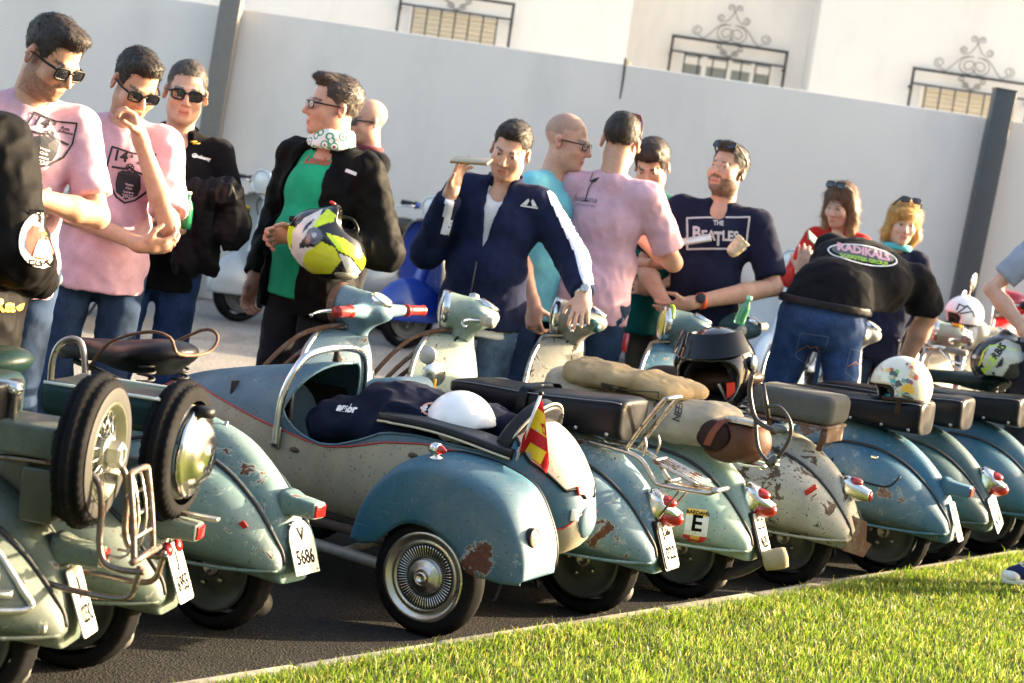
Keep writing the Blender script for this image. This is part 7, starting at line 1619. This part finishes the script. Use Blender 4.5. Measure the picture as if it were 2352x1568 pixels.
# helmet held by the stout man
HB = photo_basis(); c = np.array(atD(750, 562, 7.08)); px = 7.08 / FPX
def hp(a, b, d=0.0): return c + HB @ np.array([a * px, d, -b * px])
s = SDF(.005); Rr = HB @ np.array(Matrix.Rotation(R(38), 3, 'Y'))
s.ell(hp(-6, -4), (.152, .125, .125), rot=Rr).ell(hp(40, 28), (.085, .105, .072), rot=HB @ np.array(Matrix.Rotation(R(35), 3, 'Y')), k=.05).ell(hp(20, -62), (.07, .09, .05), rot=HB @ np.array(Matrix.Rotation(R(-30), 3, 'Y')), k=.03).ell(hp(58, -52, .0), (.085, .10, .072), rot=Rr, op='s', k=.01)
V, F = s.mesh(); V = relax(V, F, 1, .4); FL = (.52, .72, .02); WH = (.55, .55, .53); BK = (.012, .012, .013)
polys = [([(400, 330), (430, 150), (500, 170), (455, 300), (440, 400), (470, 460)], FL), ([(470, 190), (560, 90), (700, 20), (660, 120), (520, 290), (510, 380), (480, 440), (450, 390)], WH), ([(560, 150), (640, 90), (600, 150), (540, 210)], BK), ([(735, 20), (800, 70), (780, 120), (700, 140), (600, 190), (650, 110)], FL), ([(720, 205), (860, 250), (1000, 360), (1060, 470), (1030, 530), (920, 390), (820, 345)], FL), ([(815, 360), (905, 395), (1010, 530), (940, 580), (880, 500)], WH), ([(480, 330), (600, 315), (640, 320), (560, 390), (530, 500), (480, 440)], WH), ([(560, 360), (690, 275), (790, 320), (835, 420), (760, 520), (600, 520), (545, 460)], (.55, .60, .03)), ((632, 230, 62, 65), (.10, .12, .16)), ((632, 222, 20, 20), (.4, .43, .5))]
C = paint_by_photo(V, polys, BK, 900, 800, 1.96); r = empty('helmet', tuple(hp(0, 0)), 0, 'fluorescent yellow, white and black helmet held by the stout man', 'helmet'); o = mk('shell', V - c, F, GLOSSA, r, col=C); 
s = SDF(.005); s.ell(hp(30, 62) - c, (.075, .08, .028), rot=HB @ np.array(Matrix.Rotation(R(12), 3, 'Y'))); o = sdfo(s, 'visor'); o.data.materials.append(glassy('clear_visor', (.6, .6, .45), .04, .5)); o.parent = r
MB().tube([Vector(hp(34, -66) - c), Vector(hp(60, -58) - c), Vector(hp(72, -36) - c), Vector(hp(66, -22) - c)], .006, 6, 4).build('chin_strap', BLACK, r); s = SDF(.004); s.box(hp(-72, -58) - c, (.05, .03, .028), rad=.01); o = sdfo(s, 'intercom'); o.data.materials.append(BLACK); o.parent = r
MB().tube([Vector(hp(8, -100) - c), Vector(hp(20, -92) - c)], .007, 6).build('red_buckle', RFL, r)
# phone of the track jacket man
def phone(nm, label, a, b, D1, D2, w, up, m_, edge=None):
    A = atD(*a, D1); B = atD(*b, D2); u = (B - A).normalized(); up = Vector(up); up = (up - u * up.dot(u)).normalized(); n = u.cross(up); M = Matrix((u, up, n)).transposed().to_4x4(); M.translation = (A + B) / 2; r = empty(nm, M.translation, 0, label, 'phone'); L = (B - A).length
    M2 = M.copy(); M2.translation = (0, 0, 0); bb = MB().box((0, 0, 0), (L, w, .011), bev=.003); bb.V = [tuple(M2 @ Vector(v)) for v in bb.V]; bb.build('case', edge or m_, r); sc_ = MB().box((0, 0, .0046), (L * .95, w * .93, .001)); sc_.V = [tuple(M2 @ Vector(v)) for v in sc_.V]; sc_.build('screen', glassy('phone_glass', (.01, .01, .012), .05, 0), r); cm = MB()
    cm = MB().box((-L * .36, w * .2, -.0055), (.022, .022, .003), bev=.001); cm.V = [tuple(M2 @ Vector(v)) for v in cm.V]; cm.build('camera_bump', BLACK, r); return r
GOLD = plain('gold_case', (.30, .22, .12), .3, .6)
phone('phone', 'gold edged phone held flat beside the ear of the track jacket man', (1040, 366), (1126, 372), 7.60, 7.55, .074, (0, 1, .3), GOLD)
phone('phone', 'silver phone lying on the open palm in front of the band tee', (1566, 556), (1632, 545), 8.72, 8.72, .075, (0, 1, .35), plain('silver_case', (.6, .58, .52), .25, .5)); phone('phone', 'dark phone held by the woman in red', (1856, 538), (1880, 562), 10.05, 10.1, .075, (.2, 1, .6), plain('green_grey_case', (.12, .15, .13), .4))
# sleeve bands, badge, watch of the track jacket man
bj = p6['jacket']
for (a, b, w0) in (((1258, 415), (1340, 590), .055), ((1340, 590), (1352, 640), .06)):
    n = 7; L = [(a[0] + (b[0] - a[0]) * i / n, a[1] + (b[1] - a[1]) * i / n) for i in range(n + 1)]
    for i in range(n): 
        x, y = (L[i][0] + L[i + 1][0]) / 2, (L[i][1] + L[i + 1][1]) / 2; project_mark('sleeve_band', poly2([(-w0 / 2, -.034), (w0 / 2, -.034), (w0 / 2, .034), (-w0 / 2, .034)]), x, y, 1, bj, plain('band_white', (.62, .66, .78), .7), p6['root'], -18 if i < 99 else 0, .003 + .0004 * (i % 2))
for (x, y) in ((1026, 520), (1030, 480), (1035, 452)): project_mark('sleeve_band', poly2([(-.018, -.036), (.018, -.036), (.018, .036), (-.018, .036)]), x, y, 1, bj, plain('band_white', (.62, .66, .78), .7), p6['root'], 15, .003)
kap = cat2(poly2([(-.034, -.012), (-.016, .012), (-.008, .018), (-.004, .008), (-.012, -.012)]), poly2([(.034, -.012), (.016, .012), (.008, .018), (.004, .008), (.012, -.012)]), outline2([(-.036, -.017), (.036, -.017)], .006, False)); project_mark('chest_badge', kap, 1217, 466, 1, bj, WPRINT, p6['root'], 10, .005)
MB().tube([Vector(p6['U']((-.01, -.205, 1.12))), Vector(p6['U']((-.01, -.215, .9)))], .004, 6).build('zip', DARK, p6['root'])
w = np.array((.47, -.21, 1.06)); e = np.array((.36, .0, 1.19)); q = e + (w - e) * .93; ring_on(p6, q, w, .036, .020, WATCHM, 'watch_strap'); MB().lathe([(.021, 0), (.021, .009), (.017, .011), (0, .011)], tuple(q + np.array([.01, -.025, .027])), (.1, -.7, .75), 20).build('watch', WATCHM, p6['root'])
# jacket over the polo man's arm, bottle
c = np.array(atD(505, 520, 7.15)); s = SDF(.0075); K = 7.15 / FPX
def jp(px_, py_, d=0.0): return np.array(atD(px_, py_, 7.15 + d))
s.cap(jp(455, 432, .0), jp(520, 445, -.02), .038, .052, k=.03).cap(jp(520, 445, -.02), jp(548, 520, 0), .052, .045, k=.03).ell(jp(530, 530, -.01), (.06, .05, .075), k=.03).cap(jp(430, 450, .03), jp(432, 600, .04), .05, .062, k=.03).cap(jp(470, 460, 0), jp(480, 615, .02), .05, .036, k=.03)
V, F = s.mesh(); V = V + vnormals(V, F) * (.014 * ridges(V * np.array([24, 24, 4]), 4) + .004 * ridges(V * 34, 8) - .004)[:, None]; r = empty('draped_jacket', tuple(c), 0, 'black leather jacket draped over the arm of the polo shirt man', 'jacket'); mk('cloth', V - c, F, leather('jacket_leather', (.0045, .0045, .006), .5, .12), r)
p = atD(428, 490, 6.95); r = empty('green_bottle', (p.x, p.y, p.z - .06), 0, 'small green bottle held by the polo shirt man', 'bottle'); r.scale = (.72,) * 3; BOT = glassy('green_glass', (.02, .30, .12), .08, .5); MB().lathe([(.0, 0), (.032, .002), (.034, .02), (.034, .11), (.028, .135), (.015, .16), (.014, .19), (0, .192)], n=20).build('body', BOT, r); MB().lathe([(.016, .185), (.016, .2), (0, .201)], n=16).build('cap', plain('cap_white', (.6, .7, .6), .5), r)
p = atD(1702, 705, 8.3); r = empty('green_bottle', (p.x, p.y, p.z - .08), 0, 'clear green plastic bottle standing among the handlebars', 'bottle'); r.rotation_euler = (0, R(14), 0); r.scale = (.78,) * 3; MB().lathe([(.0, 0), (.030, .002), (.033, .02), (.031, .05), (.033, .08), (.030, .11), (.014, .145), (.013, .16)], n=20, cap=False).build('body', glassy('pet_green', (.12, .55, .30), .06, .75), r); MB().lathe([(.017, .155), (.017, .178), (0, .18)], n=16).build('cap', plain('cap_mint', (.25, .65, .45), .5), r)
# paper cup cone of the band tee man
p = atD(1697, 562, 8.62); r = empty('paper_wrap', tuple(p), 0, 'crumpled paper wrapped roll held in front of the band tee', 'food'); s = SDF(.004); s.cap((-.02, 0, -.03), (.02, 0, .025), .028, .036, k=.01, flat=(False, True)); o = sdfo(s, 'paper', 1, lambda V: .005 * ridges(V * 40, 3)); o.data.materials.append(plain('wrap_paper', (.55, .44, .30), .7, var=.25)); o.parent = r
# patches on the riding jacket at the left edge
bj = p16['jacket']
project_mark('club_patch', poly2(circ(0, 0, .062, 28, .085)), 112, 548, 1, bj, WPRINT, p16['root'], 8, .006); project_mark('club_patch', poly2(circ(0, 0, .044, 24, .062)), 112, 548, 1, bj, plain('patch_red', (.34, .05, .025), .7), p16['root'], 8, .0075); project_mark('club_patch', poly2([(.005, .06), (.03, .045), (.044, .0), (.03, -.04), (.02, 0)]), 112, 548, 1, bj, plain('patch_green', (.12, .42, .22), .7), p16['root'], 8, .009); project_mark('club_patch', poly2([(-.018, -.055), (-.016, -.01), (0, .005), (.016, -.01), (.018, -.055)]), 112, 548, 1, bj, WPRINT, p16['root'], 8, .0105); project_mark('club_patch', poly2(circ(0, .018, .009, 10)), 112, 548, 1, bj, YEL, p16['root'], 8, .0105)
project_mark('patch_text', shift2(text_mesh('VESPA', .021, .0008), -.01, .073), 112, 548, 1, bj, INK, p16['root'], -4, .009); project_mark('patch_text', shift2(text_mesh('CLUB', .021, .0008), .0, -.073), 112, 548, 1, bj, INK, p16['root'], 10, .009)
project_mark('name_patch', outline2([(-.10, .035), (.085, .040), (.095, -.042), (-.10, -.045)], .008), 66, 710, 1, bj, YEL, p16['root'], 2, .006); project_mark('patch_text', text_mesh('SCRacing', .052, .0014, .3, sx=.72), 62, 706, 1, bj, YEL, p16['root'], -2, .007)
# motocross style helmet on the green saddle of the pale grey scooter
c = np.array(atD(2290, 830, 9.35)); K = 9.35 / FPX
def hp2(a, b, d=0.0): return c + HB @ np.array([a * K, d, -b * K])
s = SDF(.0065); s.ell(hp2(5, -5), (.150, .125, .125), rot=HB @ np.array(Matrix.Rotation(R(-20), 3, 'Y'))).ell(hp2(40, 28), (.07, .09, .05), k=.04).ell(hp2(-10, 40), (.085, .09, .055), rot=HB, op='s', k=.012).ell(hp2(95, 30), (.1, .15, .06), op='s', k=.01)
s.cap(hp2(20, -62), hp2(62, -40), .03, .02, k=.03); V, F = s.mesh()
polys = [([(1480, 1290), (1560, 1140), (1750, 1050), (1910, 1120), (1950, 1300), (1800, 1330), (1700, 1480), (1600, 1540), (1530, 1480), (1510, 1380)], (.50, .52, .48)), ([(1630, 1370), (1700, 1250), (1720, 1260), (1715, 1350)], (.02, .02, .02)), ([(1440, 1350), (1500, 1180), (1570, 1115), (1640, 1110), (1880, 1180), (1885, 1190), (1640, 1128), (1575, 1130), (1515, 1190), (1460, 1350)], (.50, .75, .05)), ([(1190, 1470), (1230, 1380), (1310, 1310), (1240, 1430), (1220, 1480)], (.50, .75, .05)), ((1398, 1246, 22, 22), (.6, .6, .6)), ((1608, 1430, 20, 20), (.02, .02, .02))]
C = paint_by_photo(V, polys, (.022, .024, .03), 3300, 950, 2.85); r = empty('helmet', tuple(c), 0, 'black and white helmet with fluorescent lines on the green saddle', 'helmet'); mk('shell', V - c, F, GLOSSA, r, col=C); hv = bvh_of(V, F)
project_mark('lettering', text_mesh('ACE', .052, .0016), (3300 + 1565 / 2.85) / 1.69388, (950 + 1340 / 2.85) / 1.69388, 1, hv, plain('fluo_letters', (.5, .75, .05), .5), r, -58, .003); project_mark('lettering', text_mesh('RBIS', .048, .0016), (3300 + 1672 / 2.85) / 1.69388, (950 + 1185 / 2.85) / 1.69388, 1, hv, INK, r, -50, .003)
# back print on the bending man
bt = p13['shirt']; el = poly2(circ(0, 0, .165, 30, .045)); project_mark('back_print', outline2(circ(0, 0, .165, 30, .05), .006), 1985, 585, 1, bt, WPRINT, p13['root'], 10, .004, .02); project_mark('back_print', poly2(circ(0, .0, .15, 26, .038)), 1985, 582, 1, bt, plain('print_grey', (.10, .10, .10), .7), p13['root'], 10, .003, .02); project_mark('back_print', text_mesh('RADIKALS', .055, .003), 1985, 578, 1, bt, plain('print_rose', (.62, .35, .38), .7), p13['root'], 14, .006, .02); project_mark('back_print', text_mesh('SCOOTER GROUP', .028, .0014), 1985, 596, 1, bt, plain('print_lime', (.25, .45, .04), .7), p13['root'], 12, .006, .02)
bj = p13['trousers']; STI = plain('stitch', (.40, .16, .04), .8)
for (x, y, rr) in ((1862, 800, 8), (1972, 838, 14)):
    project_mark('pocket', outline2([(-.065, .065), (.065, .065), (.06, -.05), (0, -.075), (-.06, -.05)], .003), x, y, 1, bj, plain('stitch_blue', (.10, .15, .25), .8), p13['root'], rr, .002, .02); project_mark('pocket_stitch', outline2([(-.055, -.02), (-.02, .012), (0, .0), (.02, .012), (.055, -.02)], .004, False), x, y, 1, bj, STI, p13['root'], rr, .003, .02)
s = SDF(.008); s.fnc(lambda x, y, z: np.maximum(np.abs(np.sqrt((x / .196) ** 2 + ((y - .012) / .162) ** 2) - 1) * .17 - .007, np.abs(z - .985) - .019), (-.22, -.2, .95), (.22, .22, 1.03)); o = sdfo(s, 'belt'); o.data.materials.append(leather('belt_leather', (.012, .012, .014))); o.parent = p13['root']

# helmets and a lamp bowl crowding the handlebars at the far right
p = atD(2214, 722, 10.5); r = empty('white_helmet', tuple(p), R(200), 'white helmet with black lines hung among the far right handlebars', 'helmet'); wh = dome_helmet(r, 'x', WGLOSS, (.118, .104, .11), cut=-.05); bpy.context.view_layer.update()
wb = BVHTree.FromPolygons([r.matrix_basis @ v.co for v in wh.data.vertices], [tuple(q.vertices) for q in wh.data.polygons])
for k in range(3): project_mark('black_line', outline2([(-.05 + .02 * k, -.03), (-.03 + .03 * k, .04), (.0 + .03 * k, .03)], .008, False), 2214, 716, 1, wb, INK, r, 10 + 20 * k, .002)
MB().lathe([(.0, -.11), (.05, -.10), (.085, -.05), (.095, 0), (.090, .012), (.08, .012)], (.14, 0, .02), (1, 0, -.05), 28, False).build('lamp_bowl', P_M, hN)
for k, (a, b) in enumerate((((2128, 792), (2220, 812)), ((2190, 842), (2240, 868)))):
    A = atD(*a, 9.9); B = atD(*b, 9.75); r = empty('handlebar_grip', tuple(A), 0, ('upper' if k == 0 else 'lower') + ' grey rubber handlebar grip between the bending man and the far right helmets', 'handlebar'); d = B - A; MB().tube([(0, 0, 0), tuple(d * .55)], .011, 8).build('bar', CHROME, r); MB().tube([tuple(d * .5), tuple(d)], .018, 10).build('grip', plain('grey_grip', (.16, .15, .14), .6), r); MB().tube([tuple(d * .3), tuple(d * .5 + Vector((.02, -.05, -.05))), tuple(d * .95 + Vector((.0, -.06, -.06)))], .006, 7, 3).build('lever', CHROME, r); MB().tube([(0, 0, 0), (-.06, .02, .09), (-.12, .1, .02), (-.1, .15, -.3)], .006, 7, 4).build('cable', plain('grey_cable', (.3, .3, .3), .4), r)
# ================================================================ unseen trees added behind the camera to block low sky light and darken reflections
LEAF = plain('tree_leaves', (.045, .075, .022), .7, var=.5, scale=6, bmp=.6); BARK = plain('tree_bark', (.10, .075, .055), .9, var=.4, scale=8, bmp=.6)
gt = random.Random(9)
crown = None; trunk = None
for i in range(9):
    x = -21 + i * 5.2 + gt.uniform(-.8, .8); y = -9.5 + gt.uniform(-1.2, 1.2); r = empty('sky_blocker_tree', (x, y, 0), gt.uniform(0, 6), 'unseen leafy tree added behind the camera to cut sky light, %s from the left' % ('first', 'second', 'third', 'fourth', 'fifth', 'sixth', 'seventh', 'eighth', 'ninth')[i], 'tree', 'trees added behind the camera to block sky light')
    if crown is None:
        s = SDF(.16); g2 = random.Random(3)
        for k in range(16): a = g2.uniform(0, 6.28); q = g2.uniform(0, 1.7); s.ell((math.cos(a) * q, math.sin(a) * q, 4.2 + g2.uniform(-1.9, 1.9)), (g2.uniform(.9, 1.4),) * 3, k=.2)
        V, F = s.mesh(); V = V + vnormals(V, F) * (.28 * vnoise(V * 2.6, 2) + .16 * vnoise(V * 6, 3))[:, None]; crown = mk('crown', V, F, LEAF, r, smooth=False)
        trunk = MB().tube([(0, 0, 0), (.05, 0, 1.2), (0, .08, 2.4), (.1, 0, 3.6)], [.22, .17, .14, .08], 10, 4).tube([(0, .05, 2.2), (.5, .2, 3.2), (.9, .3, 4.0)], [.1, .07, .04], 8, 3).build('trunk', BARK, r)
    else:
        for q in (crown, trunk): c = q.copy(); COL.objects.link(c); c.parent = r
    r.scale = (gt.uniform(.9, 1.2),) * 3
